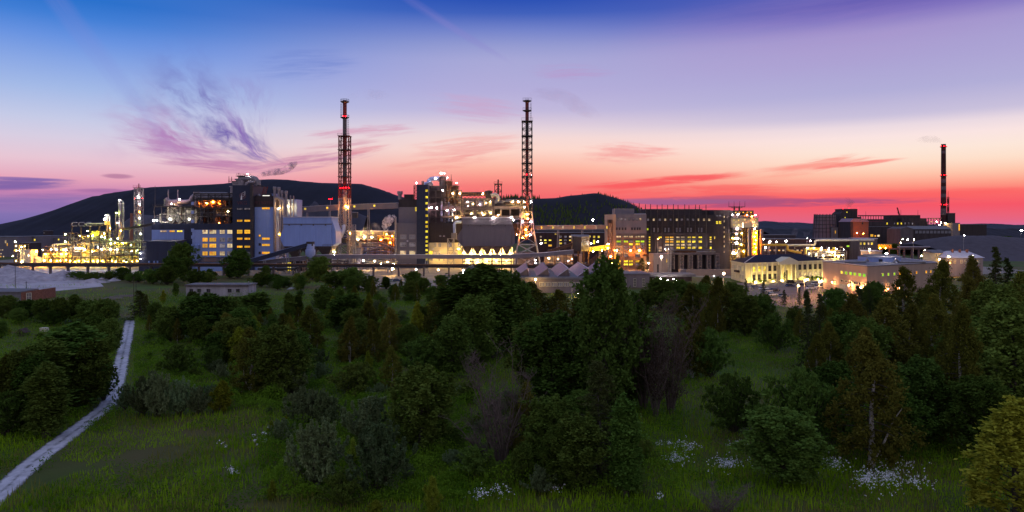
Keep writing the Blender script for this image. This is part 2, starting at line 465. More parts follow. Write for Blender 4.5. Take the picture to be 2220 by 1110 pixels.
def steel_frame(root, xs, ys, zs, m, w=.5, braces=True, decks=(), deck_m=None, rail=True, seed=1, z0=0.0):
    """steel skeleton: columns and beams as single parts, cross-braces and deck plates"""
    rr = random.Random(seed); H = max(zs)
    shared(root, 'column', lambda b: b.box(-w/2, w/2, -w/2, w/2, 0, H-z0), m, [(x, y, z0) for x in xs for y in ys])
    Lx = xs[-1]-xs[0]; Ly = ys[-1]-ys[0]
    shared(root, 'beam', lambda b: b.box(0, Lx, -w*.4, w*.4, -w*1.1, 0), m, [(xs[0], y-.003, z) for z in zs for y in ys])
    if Ly > 0:
        shared(root, 'cross_beam', lambda b: b.box(-w*.38, w*.38, .3, Ly-.3, -w, -.05), m, [(x, ys[0], z) for z in zs for x in xs])
    if braces:
        lv = [z0]+list(zs)
        for i in range(len(xs)-1):
            for j in range(len(lv)-1):
                if rr.random() < .45:
                    mb = MB(); a = (xs[i], ys[0], lv[j]); b = (xs[i+1], ys[0], lv[j+1]-w)
                    if rr.random() < .5: a, b = (xs[i], ys[0], lv[j+1]-w), (xs[i+1], ys[0], lv[j])
                    mb.bar(a, b, w*.55); mb.build('brace', m, root)
    for z in decks:
        MB().box(xs[0]-.8, xs[-1]+.8, ys[0]-.6, ys[-1]+.6, z+.02, z+.14).build('deck', deck_m or m, root)
        if rail: railing(root, xs[0]-.8, xs[-1]+.8, ys[0]-.6, z+.14, m)
def railing(root, x0, x1, y, z, m, h=1.15):
    mb = MB(); n = max(2, int((x1-x0)/2.5))
    mb.bar((x0,y,z+h),(x1,y,z+h),.12); mb.bar((x0,y,z+h*.5),(x1,y,z+h*.5),.09)
    for i in range(n+1):
        x = x0+(x1-x0)*i/n; mb.bar((x,y,z),(x,y,z+h-.05),.1)
    return mb.build('railing', m, root)
def random_pipes(root, x0, x1, y0, y1, z0, z1, n, seed, mats, r=(.12,.34)):
    rr = random.Random(seed)
    for _ in range(n):
        p = [rr.uniform(x0,x1), rr.uniform(y0,y1), rr.uniform(z0,z1)]; pts = [tuple(p)]
        for k in range(rr.randint(1,4)):
            ax = rr.choice([0,0,2,2,1]); lo, hi = ((x0,x1),(y0,y1),(z0,z1))[ax]
            q = list(p); q[ax] = rr.uniform(lo,hi)
            if abs(q[ax]-p[ax]) < 1.2: continue
            d = .5 if q[ax] > p[ax] else -.5
            a = list(q); a[ax] = q[ax]-d
            pts.append(tuple(a)); pts.append(tuple(q)); p = q
        if len(pts) < 2: continue
        MB().tube(pts, rr.uniform(*r), 7).build('pipe', rr.choice(mats), root, True)
def lattice(mb, cx, cy, lv, w=.5, bw=.32, xbrace=True):
    """lv: list of (z, halfwidth); four legs, rings and X-braces on all four faces"""
    sg = [(-1,-1),(1,-1),(1,1),(-1,1)]
    for (za, ha), (zb, hb) in zip(lv[:-1], lv[1:]):
        for s in sg: mb.bar((cx+s[0]*ha, cy+s[1]*ha, za), (cx+s[0]*hb, cy+s[1]*hb, zb), w)
        for k in range(4):
            s, t = sg[k], sg[(k+1)%4]
            mb.bar((cx+s[0]*hb, cy+s[1]*hb, zb), (cx+t[0]*hb, cy+t[1]*hb, zb), bw)
            if xbrace:
                mb.bar((cx+s[0]*ha, cy+s[1]*ha, za), (cx+t[0]*hb, cy+t[1]*hb, zb), bw*.8)
                mb.bar((cx+t[0]*ha, cy+t[1]*ha, za), (cx+s[0]*hb, cy+s[1]*hb, zb), bw*.8)
    return mb
LCACHE = {}
def lamp(px, py, Y, bm, r=.55, key='plant lamps', text='white floodlight', name='floodlight', pole=False, cat='lamp', base=0.0):
    x, z = PX(px,Y), PZ(py,Y); r *= .54*rnd.choice((.75,.9,1.0,1.1,1.25))
    if pole:
        o = thing('street_lamp' if name == 'floodlight' else name, text, 'street lamp', (x, Y, base))
        h = z-base
        MB().cyl((x,Y+.1,base), (x,Y+.1,z+.55), .16, .09, 8).build('pole', m_galv, o)
        MB().bar((x,Y+.1,z+.5), (x,Y-.9,z+.62), .1).build('arm', m_galv, o)
        MB().box(x-.3,x+.3,Y-1.35,Y-.5,z+.56,z+.78).build('lamp_head', m_housing, o)
        k = (bm.name, r)
        if k not in LCACHE:
            b = MB().ball((0,0,0), r, 10, 6, .8); me = bpy.data.meshes.new('bulb'); me.from_pydata(b.v, [], b.f); me.materials.append(bm); LCACHE[k] = me
        link('bulb', LCACHE[k], o, Vector((0,-.95,h+.56-r*.8)))
    else:
        o = thing(name, text, 'beacon' if name == 'beacon' else cat, (x, Y, z))
        k = ('h', r)
        if k not in LCACHE:
            b = MB().box(-r*.55, r*.55, r*.85, r*1.3, -r*.5, r*.5).box(-r*.12, r*.12, r*1.3, r*1.9, -r*.12, r*.12)
            me = bpy.data.meshes.new('housing'); me.from_pydata(b.v, [], b.f); me.materials.append(m_housing); LCACHE[k] = me
        link('housing', LCACHE[k], o)
        k = (bm.name, r)
        if k not in LCACHE:
            b = MB().ball((0,0,0), r, 10, 6, .8); me = bpy.data.meshes.new('bulb'); me.from_pydata(b.v, [], b.f); me.materials.append(bm); LCACHE[k] = me
        link('bulb', LCACHE[k], o)
    pend(o, key, text, px)
    return o
def vessel(px, py0, py1, Y, rpx, m, text, name='pressure_vessel', cat='vessel', key=None, dome=True, base=None):
    x = PX(px,Y); r = rpx/F*Y; z1 = PZ(py0,Y); z0 = PZ(py1,Y)
    o = thing(name, text, cat, (x,Y,z0))
    prof = [(r,z0),(r,z1-r*.5)]+[(r*math.cos(a), z1-r*.5+r*.5*math.sin(a)) for a in (.5,1.0,1.45)] if dome else [(r,z0),(r,z1)]
    MB().lathe(x, Y, prof, 18).build('shell', m, o, True)
    for k in range(1, 4):
        zz = z0+(z1-z0)*k/4.2
        MB().lathe(x, Y, [(r+.001,zz),(r+.12,zz+.04),(r+.12,zz+.3),(r+.001,zz+.34)], 18).build('ring', m, o, True)
    if key: pend(o, key, text, px)
    return o
# ================================================================= GROUND, HILLS
def grid_mesh(name, xs, ys, zf, m, k='structure'):
    nx, ny = len(xs), len(ys)
    v = [(x, y, zf(x, y)) for y in ys for x in xs]
    f = [(j*nx+i, j*nx+i+1, (j+1)*nx+i+1, (j+1)*nx+i) for j in range(ny-1) for i in range(nx-1)]
    me = bpy.data.meshes.new(name); me.from_pydata(v, [], f); me.materials.append(m); me.shade_smooth()
    return kind(link(name, me), k)
def ground_material():
    m = mat('meadow ground', (.055,.092,.007), .95, .5, .05, bump=.15)
    t = m.node_tree; b = t.nodes['Principled BSDF']
    old = b.inputs['Base Color'].links[0].from_socket
    tcn = t.nodes.new('ShaderNodeTexCoord')
    n2 = t.nodes.new('ShaderNodeTexNoise'); n2.inputs['Scale'].default_value = .035; n2.inputs['Detail'].default_value = 8
    t.links.new(tcn.outputs['Object'], n2.inputs['Vector'])
    cr = t.nodes.new('ShaderNodeValToRGB'); e = cr.color_ramp.elements
    e[0].position = .40; e[0].color = (0,0,0,1); e[1].position = .62; e[1].color = (1,1,1,1)
    t.links.new(n2.outputs['Fac'], cr.inputs[0])
    mx = t.nodes.new('ShaderNodeMix'); mx.data_type = 'RGBA'
    t.links.new(cr.outputs[0], mx.inputs[0]); t.links.new(old, mx.inputs[6]); mx.inputs[7].default_value = (.085,.070,.022,1)
    t.links.new(mx.outputs[2], b.inputs['Base Color'])
    return m
g = MB(); g.add([(-7000,-400,0),(7000,-400,0),(7000,6800,0),(-7000,6800,0)], [(0,1,2,3)])
kind(g.build('ground', ground_material()), 'structure')
# yards: pale sand on the left, lit concrete yard round the plant, car park on the right
def sheet(name, poly, z, m):
    b = MB(); b.add([(x,y,z) for x, y in poly], [tuple(range(len(poly)))]); return kind(b.build(name, m), 'structure')
def G(px, py):
    Y = HC*F/(py-485.0); return (PX(px,Y), Y)
m_sand = mat('pale ash sand', (.44,.40,.45), .95, .38, .10, bump=.3)
m_yard = mat('plant yard concrete', (.24,.20,.17), .9, .25, .08, bump=.02)
m_park = mat('car park paving', (.20,.145,.13), .85, .25, .15, bump=.01)
sheet('sand_yard', [G(-160,612),G(-60,636),G(90,634),G(150,628),G(225,621),G(215,611),G(250,604),G(300,598),G(300,584),G(-160,584)], .006, m_sand)
sheet('plant_yard', [(-190,402),(-100,400),(-88,325),(-30,318),(20,330),(60,402),(120,384),(140,384),(230,392),(330,430),(330,620),(-420,620),(-420,470),(-190,440)], .010, m_yard)
sheet('car_park', [G(1590,622),G(1600,652),G(1720,668),G(1850,668),G(1890,648),(151,330),(170,372),(112,349)], .014, m_park)
# distant low land and tree belts
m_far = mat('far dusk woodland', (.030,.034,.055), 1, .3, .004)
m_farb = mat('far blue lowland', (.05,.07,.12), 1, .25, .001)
def ridge(name, rows, Y, depth, m, jag=0.0, step=12, seed=1, k='structure'):
    """hill whose skyline passes through the given (px, py) marks; rounded front and back slopes"""
    rr = random.Random(seed)
    p0, p1 = rows[0][0], rows[-1][0]; xs = []; tops = []
    px = p0
    while px <= p1+.01:
        for (a, ya), (b, yb) in zip(rows[:-1], rows[1:]):
            if a <= px <= b:
                t = (px-a)/(b-a); t = t*t*(3-2*t)*.35+t*.65; py = ya+(yb-ya)*t; break
        xs.append(PX(px,Y)); tops.append(max(.5, PZ(py,Y)+rr.uniform(-jag,jag))); px += step
    prof = [(-1.0,0),(-.8,.12),(-.55,.42),(-.3,.74),(-.12,.94),(0,1.0),(.25,.9),(.6,.5),(1.0,0)]
    v = []; n = len(xs)
    for t, h in prof:
        for x, z in zip(xs, tops):
            v.append((x+rr.uniform(-1,1)*depth*.004, Y+t*depth, z*h - .5 + rr.uniform(-1,1)*z*.012*(0 < h < 1)))
    f = [(j*n+i, j*n+i+1, (j+1)*n+i+1, (j+1)*n+i) for j in range(len(prof)-1) for i in range(n-1)]
    me = bpy.data.meshes.new(name); me.from_pydata(v, [], f); me.materials.append(m); me.shade_smooth()
    return kind(link(name, me), k)
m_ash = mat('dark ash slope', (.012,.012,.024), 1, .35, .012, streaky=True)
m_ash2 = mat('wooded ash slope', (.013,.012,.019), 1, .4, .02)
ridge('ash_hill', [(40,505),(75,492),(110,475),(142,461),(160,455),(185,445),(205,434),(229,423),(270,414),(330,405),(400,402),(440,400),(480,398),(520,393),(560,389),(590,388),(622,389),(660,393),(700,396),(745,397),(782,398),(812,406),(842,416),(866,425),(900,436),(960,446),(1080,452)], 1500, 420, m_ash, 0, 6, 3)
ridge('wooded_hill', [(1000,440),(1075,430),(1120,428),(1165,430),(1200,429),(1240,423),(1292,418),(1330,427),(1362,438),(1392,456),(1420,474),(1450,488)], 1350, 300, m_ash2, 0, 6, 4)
m_slope = mat('pale ash track', (.055,.052,.075), 1, .3, .03)
ridge('ash_heap', [(262,505),(275,492),(290,470),(300,464),(330,466),(400,470),(420,490)], 900, 110, mat('grey ash heap', (.07,.065,.085), 1, .25, .05), 0, 6, 6)
ridge('ash_ridge', [(640,462),(655,452),(672,446),(684,433),(694,447),(720,452),(760,455),(800,470)], 1080, 60, m_slope, 0, 6, 8)
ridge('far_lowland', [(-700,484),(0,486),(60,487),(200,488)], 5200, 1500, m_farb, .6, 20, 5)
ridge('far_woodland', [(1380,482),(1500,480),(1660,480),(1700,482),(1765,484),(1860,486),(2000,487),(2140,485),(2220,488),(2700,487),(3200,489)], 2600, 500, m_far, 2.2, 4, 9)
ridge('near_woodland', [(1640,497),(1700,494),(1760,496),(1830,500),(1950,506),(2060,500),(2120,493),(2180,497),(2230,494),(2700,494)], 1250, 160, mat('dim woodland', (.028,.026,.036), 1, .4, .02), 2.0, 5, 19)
ridge('gravel_mound', [(1985,528),(2010,520),(2040,514),(2080,509),(2120,510),(2150,509),(2190,513),(2230,515),(2300,525),(2400,540)], 640, 90, mat('grey gravel heap', (.080,.066,.080), 1, .2, .2, bump=.2), .15, 5, 12)
# pale sand heaps by the rack
def heap(name, label, px, pyt, pyb, hw, m, seed, cat='sand heap', depth=1.0):
    Y = HC*F/(pyb-485.0); x = PX(px,Y); H = PZ(pyt,Y); r = hw/F*Y; rr = random.Random(seed)
    n, k = 72, 16; v = []
    lob = [(rr.uniform(.03,.12), rr.randint(2,13), rr.uniform(0,6)) for _ in range(7)]
    pk = [rr.uniform(-.25,.25) for _ in range(3)]
    for j in range(k+1):
        t = j/k
        for i in range(n):
            a = 2*math.pi*i/n; s = 1+sum(q[0]*math.sin(q[1]*a+q[2]) for q in lob)
            rad = r*s*t; z = H*max(0, (1-t)**.9)*(1+.10*math.sin(5*a+pk[0]*9)*t)+(rr.uniform(-.02,.02)-.07*abs(math.sin(9*a+pk[1]*20+2*t))*math.sin(math.pi*t)-.05*abs(math.sin(17*a+pk[2]*20-3*t))*math.sin(math.pi*t))*H
            v.append((x+rad*math.cos(a)+pk[0]*r*(1-t), Y+rad*math.sin(a)*depth, max(-.1, z) if j < k else -.1))
    f = [(j*n+i, j*n+(i+1)%n, (j+1)*n+(i+1)%n, (j+1)*n+i) for j in range(k) for i in range(n)]
    me = bpy.data.meshes.new(name); me.from_pydata(v, [], f); me.materials.append(m); me.shade_smooth()
    o = link(name, me); tag(o, label, cat); return o
m_heap = mat('lavender sand', (.40,.36,.41), .97, .34, .30, bump=.5)
heap('sand_heap', 'tall pale sand heap at the far left below the pipe rack', 40, 574, 608, 95, m_heap, 1)
heap('sand_heap', 'low broad pale sand heap right of the tallest sand heap', 130, 585, 606, 50, m_heap, 2)
heap('sand_heap', 'long low row of pale tipped sand in front of the rack posts', 195, 603, 613, 34, m_heap, 3, depth=.5)
heap('sand_heap', 'smallest pale sand heap beside the rack, at the end of the row', 247, 602, 609, 13, m_heap, 4)
heap('ash_mound', 'pale mound of gravel beyond the white house', 2150, 541, 556, 70, mat('pale gravel', (.17,.145,.17), .97, .2, .3, bump=.2), 5, 'gravel heap', .6)
# gravel track with two pale wheel ruts and a weedy middle
trk = [(-70,1130,26),(10,1060,24),(72,1002,24),(138,952,24),(192,912,21),(231,880,18),(247,850,15),(257,812,13.5),(264,780,13),(272,745,12),(278,718,11),(281,703,10),(283,694,9)]
def track():
    m_trk = mat('pale limestone gravel', (.50,.48,.54), .95, .3, .5, bump=.06)
    t = m_trk.node_tree; b = t.nodes['Principled BSDF']; old = b.inputs['Base Color'].links[0].from_socket
    uv = t.nodes.new('ShaderNodeUVMap'); sp = t.nodes.new('ShaderNodeSeparateXYZ'); t.links.new(uv.outputs[0], sp.inputs[0])
    tcn = t.nodes.new('ShaderNodeTexCoord'); nz = t.nodes.new('ShaderNodeTexNoise'); nz.inputs['Scale'].default_value = .8; nz.inputs['Detail'].default_value = 8; nz.inputs['Roughness'].default_value = .7
    t.links.new(tcn.outputs['Object'], nz.inputs['Vector'])
    def mm(op, a, c):
        n = t.nodes.new('ShaderNodeMath'); n.operation = op; n.use_clamp = False
        for k, q in enumerate((a, c)):
            if isinstance(q, bpy.types.NodeSocket): t.links.new(q, n.inputs[k])
            else: n.inputs[k].default_value = q
        return n.outputs[0]
    d = mm('ABSOLUTE', mm('SUBTRACT', sp.outputs[0], .5), 0)         # 0 middle .5 edge
    mid = mm('SUBTRACT', .20, mm('MULTIPLY', d, 1.9)); edge = mm('MULTIPLY', mm('SUBTRACT', d, .36), 3.2)
    s = mm('ADD', mm('MAXIMUM', mid, edge), mm('MULTIPLY', mm('SUBTRACT', nz.outputs['Fac'], .5), 1.7))
    mr = t.nodes.new('ShaderNodeMapRange'); t.links.new(s, mr.inputs[0]); mr.inputs[1].default_value = -.02; mr.inputs[2].default_value = .45
    mx = t.nodes.new('ShaderNodeMix'); mx.data_type = 'RGBA'; t.links.new(mr.outputs[0], mx.inputs[0]); t.links.new(old, mx.inputs[6]); mx.inputs[7].default_value = (.060,.066,.050,1)
    t.links.new(mx.outputs[2], b.inputs['Base Color'])
    # smooth the centre line
    P = [Vector(G(p, y)) for p, y, w in trk]; W = [w for _, _, w in trk]
    pts = []; ws = []
    for i in range(len(P)-1):
        p0, p1, p2, p3 = P[max(i-1,0)], P[i], P[i+1], P[min(i+2,len(P)-1)]
        for k in range(8):
            u = k/8
            pts.append(.5*((2*p1)+(p2-p0)*u+(2*p0-5*p1+4*p2-p3)*u*u+(3*p1-p0-3*p2+p3)*u**3)); ws.append(1)
    rr = random.Random(5); v = []; uvs = []; n = len(pts)
    for i, p in enumerate(pts):
        d = (pts[min(i+1,n-1)]-pts[max(i-1,0)]).normalized(); nrm = Vector((d.y,-d.x)); hw = 1.5
        for k in range(5):
            s = (k/4-.5)*2; q = p+nrm*(hw*s*(1+rr.uniform(-.07,.07)*(abs(s) == 1)))
            v.append((q.x, q.y, .022-.012*abs(abs(s)-.5))); uvs.append((k/4, i/n))
    f = [(i*5+k, i*5+k+1, (i+1)*5+k+1, (i+1)*5+k) for i in range(n-1) for k in range(4)]
    me = bpy.data.meshes.new('track'); me.from_pydata(v, [], f); me.materials.append(m_trk)
    ul = me.uv_layers.new(name='UVMap')
    for lp in me.loops: ul.data[lp.index].uv = uvs[lp.vertex_index]
    return kind(link('gravel_track', me), 'structure'), [(p.x, p.y) for p in pts]
TRACK, TRACK_PTS = track()
# ================================================================= LEFT: chemical works (Y about 480-540)
def low_block(label, px0, px1, py0, py1, Y, depth, m, wins=(), name='workshop_building', cat='building', roofm=None, group=None):
    x0, x1 = PX(px0,Y), PX(px1,Y); z1 = PZ(py0,Y)
    o = thing(name, label, cat, ((x0+x1)/2, Y+depth/2, 0), group)
    MB().box(x0, x1, Y, Y+depth, 0, z1).build('wall', m, o)
    MB().box(x0-.3, x1+.3, Y-.3, Y+depth+.3, z1+.003, z1+.5).build('roof', roofm or m_felt, o)
    for w in wins:
        a, b, c, d = w[:4]; winpx(o, a, b, c, d, Y, w[4] if len(w) > 4 else e_ye, 1, 1)
    return o
low_block('long low grey works building at the far left with small lit windows', -40, 38, 514, 556, 620, 30, m_grey, [(11,14,521,527,e_wh),(15,17,527,533,e_or),(1,3,541,543,e_wh),(5,7,541,543,e_wh),(1,4,549,551,e_wh),(1,3,555,558,e_or),(7,9,555,558,e_wh)])
low_block('flat-roofed mauve works hall with yellow windows behind the gas tanks', 38.4, 92, 513, 548, 640, 40, m_grey, [(48,50,519,523,e_ye),(56,58,514,517,e_or),(66,69,518,522,e_ye),(74,77,518,522,e_ye),(74,76,527,529,e_ye)])
low_block('lower mauve shed right of the works hall, one yellow window', 92.4, 140, 517, 540, 655, 20, m_grey, [(103,106,522,529,e_ye),(126,129,517.5,521,e_ye),(89.5,91,518,520,e_ye)])
low_block('small dark square tower above the mauve shed at the hill foot', 94, 104, 501, 522, 700, 8, m_conc_dark, [(95,97,504,506,m_glass),(101,103,511,515,m_glass)], 'service_tower', 'tower')
low_block('dark open shed under the mauve hall by the yellow tanks', 42, 64, 527, 556, 560, 14, m_dark)

# elevated pipe rack that runs in front of the whole plant
def pipe_rack():
    o = thing('pipe_rack', 'long dark raised pipe rack on concrete posts in front of the plant', 'pipe rack', (-150, 395, 0))
    pts = [(-340,430),(-300,411),(-250,398),(-200,395),(-100,393),(0,392),(60,391)]
    def zt(i): return [6.0,6.0,6.4,6.6,6.4,6.0,6.0][i]
    mb = MB()
    for i in range(len(pts)-1):
        a, b = pts[i], pts[i+1]
        for dy in (-1.1, 1.1): mb.bar((a[0],a[1]+dy,zt(i)-.5), (b[0],b[1]+dy,zt(i+1)-.5), .5, 1.0)
        MB().bar((a[0],a[1],zt(i)+.03), (b[0],b[1],zt(i+1)+.03), 3.0, .12).build('deck', m_steel_dark, o)
        for dy, r in ((-.9,.42),(.1,.3),(.9,.42)):
            MB().cyl((a[0],a[1]+dy,zt(i)+.1+r), (b[0],b[1]+dy,zt(i+1)+.1+r), r, r, 9).build('pipe', m_rust if dy < .5 else m_steel_dark, o, True)
    mb.build('girder', m_steel_dark, o)
    def post(b):
        b.prism([(-.45,-.6),(.45,-.6),(.45,.6),(-.45,.6)], 0, 4.9); b.prism([(-.5,-2.0),(.5,-2.0),(.5,2.0),(-.5,2.0)], [4.903]*4, [5.5]*4)
    xs = []
    for i in range(len(pts)-1):
        a, b = pts[i], pts[i+1]; n = max(1, round(math.hypot(b[0]-a[0], b[1]-a[1])/14))
        for k in range(n): xs.append((a[0]+(b[0]-a[0])*(k+.5)/n, a[1]+(b[1]-a[1])*(k+.5)/n, zt(i)-6.2))
    shared(o, 'post', post, m_conc, xs)
pipe_rack()

def refinery():
    Y = 482
    o = thing('process_frame', 'tall dark steel frame with three upper bays and looped pipes on top', 'process plant', (PX(190,Y), Y+8, 0))
    xs = [PX(p,Y) for p in (156,176,196,216)]; zs = [PZ(p,Y) for p in (558,523,509,488)]
    steel_frame(o, xs, [Y, Y+10], zs, m_steel_dark, .55, True, decks=(zs[1], zs[3]), deck_m=m_steel, seed=2)
    for k, (a, b) in enumerate(((157,168),(172,184),(188,199))):
        z = PZ(486,Y); y = Y-.6
        MB().tube([(PX(b,Y),y,z-1.2),(PX(a+2,Y),y,z-1.2),(PX(a+.6,Y),y,z-.9),(PX(a,Y),y,z),(PX(a+.6,Y),y,z+.9),(PX(a+2,Y),y,z+1.2),(PX(b,Y),y,z+1.2)], .3, 8).build('pipe_loop', m_galv, o, True)
    MB().tube([(PX(185,Y),Y-.9,PZ(485,Y)),(PX(228,Y),Y-.9,PZ(484,Y))], .5, 8).build('header_pipe', m_galv, o, True)
    random_pipes(o, xs[0], xs[-1], Y+1, Y+9, 1, zs[1], 46, 11, [m_pipe, m_tank, m_pipey], (.14,.4))
    random_pipes(o, xs[0], xs[-1], Y+1, Y+9, zs[1], zs[2], 10, 12, [m_pipe, m_galv])
    for a, b in ((157,175),(197,215)):
        MB().box(PX(a,Y)+.4, PX(b,Y)-.2, Y-.2, Y-.05, PZ(556,Y), PZ(546,Y)).build('screen_panel', m_steel_dark, o)
    for k, p in enumerate((160,166,171,179,184,190,201,207,212)):
        MB().lathe(PX(p,Y), Y+5+(k%3)*1.5, [(1.2,.5),(1.2,6),(.9,6.8),(.3,7.2)], 12).build('drum', m_pipe if k % 2 else m_tank, o, True)
    # right frames
    o2 = thing('process_frame', 'wide low steel frame full of lit pipes left of the dark annex', 'process plant', (PX(270,Y), Y+8, 0))
    xs = [PX(p,Y) for p in (236,254,272,290,310)]; zs = [PZ(p,Y) for p in (566,553,537,523)]
    steel_frame(o2, xs, [Y-2, Y+8], zs, m_steel_dark, .5, True, decks=(zs[1], zs[3]), deck_m=m_steel, seed=5)
    random_pipes(o2, xs[0], xs[-1], Y-1, Y+7, 1, zs[3], 52, 21, [m_pipe, m_tank, m_galv, m_pipey], (.14,.42))
    for k, p in enumerate((240,246,259,266,277,284,296,304)):
        zz = (0, zs[1])[k % 2]
        MB().lathe(PX(p,Y), Y+4, [(1.1,zz+.3),(1.1,zz+5),(.8,zz+5.7),(.2,zz+6)], 12).build('drum', (m_tank, m_pipe, m_galv)[k%3], o2, True)
    # middle column stack
    o3 = thing('process_frame', 'slim steel frame crowded with lamps round the crooked column', 'process plant', (PX(225,Y), Y+8, 0))
    xs = [PX(p,Y) for p in (217.5,226,235)]; zs = [PZ(p,Y) for p in (560,545,530,515,502)]
    steel_frame(o3, xs, [Y+1, Y+7], zs, m_steel, .4, True, decks=(zs[2], zs[4]), seed=7)
    random_pipes(o3, xs[0], xs[-1], Y+1, Y+6, 1, zs[4], 30, 31, [m_pipe, m_tank, m_rust], (.12,.35))
    # left frame and low pipework
    o4 = thing('process_frame', 'low open steel frame with pipe coolers left of the tall frame', 'process plant', (PX(120,Y), Y+8, 0))
    xs = [PX(p,Y) for p in (90,107,124,141,155)]; zs = [PZ(p,Y) for p in (560,546,534)]
    steel_frame(o4, xs, [Y+3, Y+12], zs, m_steel, .42, True, decks=(zs[1],), seed=9)
    random_pipes(o4, xs[0], xs[-1], Y+3, Y+11, 1, zs[2], 50, 41, [m_pipe, m_tank, m_pipey, m_galv], (.13,.38))
    for p in (104,109,116):
        x = PX(p,Y); MB().tube([(x,Y+4,PZ(552,Y)),(x,Y+4,PZ(533,Y)),(x+.5,Y+4,PZ(531,Y)),(x+1.3,Y+4,PZ(530,Y)),(x+9,Y+4,PZ(529,Y))], .42, 8).build('riser_pipe', m_tank, o4, True)
    o5 = thing('process_frame', 'small lamp-hung steel tower at the left end of the works', 'process plant', (PX(35,Y), Y+8, 0))
    xs = [PX(p,Y) for p in (24,33,42)]; zs = [PZ(p,Y) for p in (560,545,530)]
    steel_frame(o5, xs, [Y+3, Y+9], zs, m_steel, .45, True, decks=(zs[1],), seed=13)
    random_pipes(o5, xs[0], xs[-1], Y+3, Y+8, 1, zs[2], 22, 51, [m_pipe, m_tank], (.12,.35))
    o6 = thing('process_frame', 'half-lit steel frame with slanting braces above the lamps at the hall end', 'process plant', (PX(148,Y), Y+20, 0))
    steel_frame(o6, [PX(139,500), PX(147,500), PX(156,500)], [500, 507], [PZ(p,500) for p in (540,522,504)], m_steel, .45, True, decks=(PZ(522,500),), seed=17)
    random_pipes(o6, PX(139,500), PX(156,500), 500, 507, 8, PZ(504,500), 14, 61, [m_tank, m_steel_red], (.15,.3))
    # sheds and vessels behind the frames
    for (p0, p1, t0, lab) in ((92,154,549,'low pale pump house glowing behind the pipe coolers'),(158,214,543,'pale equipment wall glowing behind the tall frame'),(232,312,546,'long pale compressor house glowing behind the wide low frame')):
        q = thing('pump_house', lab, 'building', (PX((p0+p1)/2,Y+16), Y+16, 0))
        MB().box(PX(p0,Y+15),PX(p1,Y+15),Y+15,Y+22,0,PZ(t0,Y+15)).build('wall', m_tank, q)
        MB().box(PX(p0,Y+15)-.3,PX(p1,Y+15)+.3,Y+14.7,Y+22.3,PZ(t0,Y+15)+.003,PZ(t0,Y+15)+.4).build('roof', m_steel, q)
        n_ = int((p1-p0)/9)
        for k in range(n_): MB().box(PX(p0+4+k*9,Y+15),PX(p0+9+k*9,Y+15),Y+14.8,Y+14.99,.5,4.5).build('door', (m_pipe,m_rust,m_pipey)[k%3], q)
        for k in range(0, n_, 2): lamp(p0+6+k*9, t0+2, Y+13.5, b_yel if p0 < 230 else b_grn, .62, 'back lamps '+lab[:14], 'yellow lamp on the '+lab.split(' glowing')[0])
    # tanks
    for i, (p, t0, r, txt) in enumerate(((49,541,4.2,'slim yellow-lit gas tank left of its twin'),(56.5,541,4.6,'yellow-lit gas tank touching the slim one'))):
        vessel(p, t0, 577, Y-2, r, m_tank, txt, 'storage_tank', 'tank', dome=False)
    b = thing('box_tank', 'square pale yellow-lit tank with a white lamp on its face', 'tank', (PX(62,Y), Y, 0))
    MB().box(PX(58,Y-4), PX(67,Y-4), Y-4, Y+3, 0, PZ(542,Y-4)).build('shell', m_tank, b)
    MB().box(PX(58,Y-4)-.2, PX(67,Y-4)+.2, Y-4.2, Y+3.2, PZ(542,Y-4)+.003, PZ(542,Y-4)+.35).build('lid', m_galv, b)
    vessel(82, 556, 577, Y, 7, m_pipe, 'squat domed orange-lit tank in a low cage', 'storage_tank', 'tank')
    # horizontal drum
    h = thing('horizontal_drum', 'yellow horizontal drum beside the crooked column', 'vessel', (PX(210,Y), Y, PZ(510,Y)))
    MB().cyl((PX(204,Y), Y-1.5, PZ(506,Y)), (PX(214,Y), Y-1.5, PZ(506,Y)), 1.8, 1.8, 16).build('shell', m_pipey, h, True)
    MB().box(PX(206,Y), PX(207.5,Y), Y-2.6, Y-.4, PZ(516,Y), PZ(510,Y)).box(PX(210.5,Y), PX(212,Y), Y-2.6, Y-.4, PZ(516,Y), PZ(510,Y)).build('saddle', m_steel, h)
    # tall column with swan-neck pipe
    Yc = 490
    o7 = thing('distillation_column', 'tallest distillation column with a white lamp and a swan-neck pipe', 'column', (PX(261,Yc), Yc, 0))
    x = PX(261,Yc); r = 3.4/F*Yc
    MB().lathe(x, Yc, [(r*1.35,0),(r*1.35,PZ(515,Yc)),(r,PZ(510,Yc)),(r,PZ(443,Yc)),(r*.7,PZ(441,Yc)),(.2,PZ(440,Yc))], 18).build('shell', m_duct, o7, True)
    xe = PX(267.5,Yc)
    MB().tube([(x-1,Yc,PZ(441,Yc)),(x-1,Yc,PZ(437,Yc)),(x,Yc,PZ(435,Yc)),(x+1,Yc,PZ(434.6,Yc)),(xe-.7,Yc,PZ(436,Yc)),(xe,Yc,PZ(440,Yc)),(xe,Yc,PZ(515,Yc))], .5, 9).build('swan_neck_pipe', m_galv, o7, True)
    for py in (497,483,470):
        MB().lathe(x, Yc, [(r+.01,PZ(py,Yc)),(r+1.3,PZ(py,Yc)),(r+1.3,PZ(py,Yc)+.2),(r+.01,PZ(py,Yc)+.21)], 14).build('platform', m_steel, o7)
    lad = MB()
    for s in (-.5,.5): lad.bar((PX(252,Yc)+s,Yc,0),(PX(252,Yc)+s,Yc,PZ(458,Yc)),.3)
    for k in range(26): lad.bar((PX(252,Yc)-.5,Yc,1+k*1.35),(PX(252,Yc)+.5,Yc,1+k*1.35),.16)
    lad.build('ladder_frame', m_steel, o7)
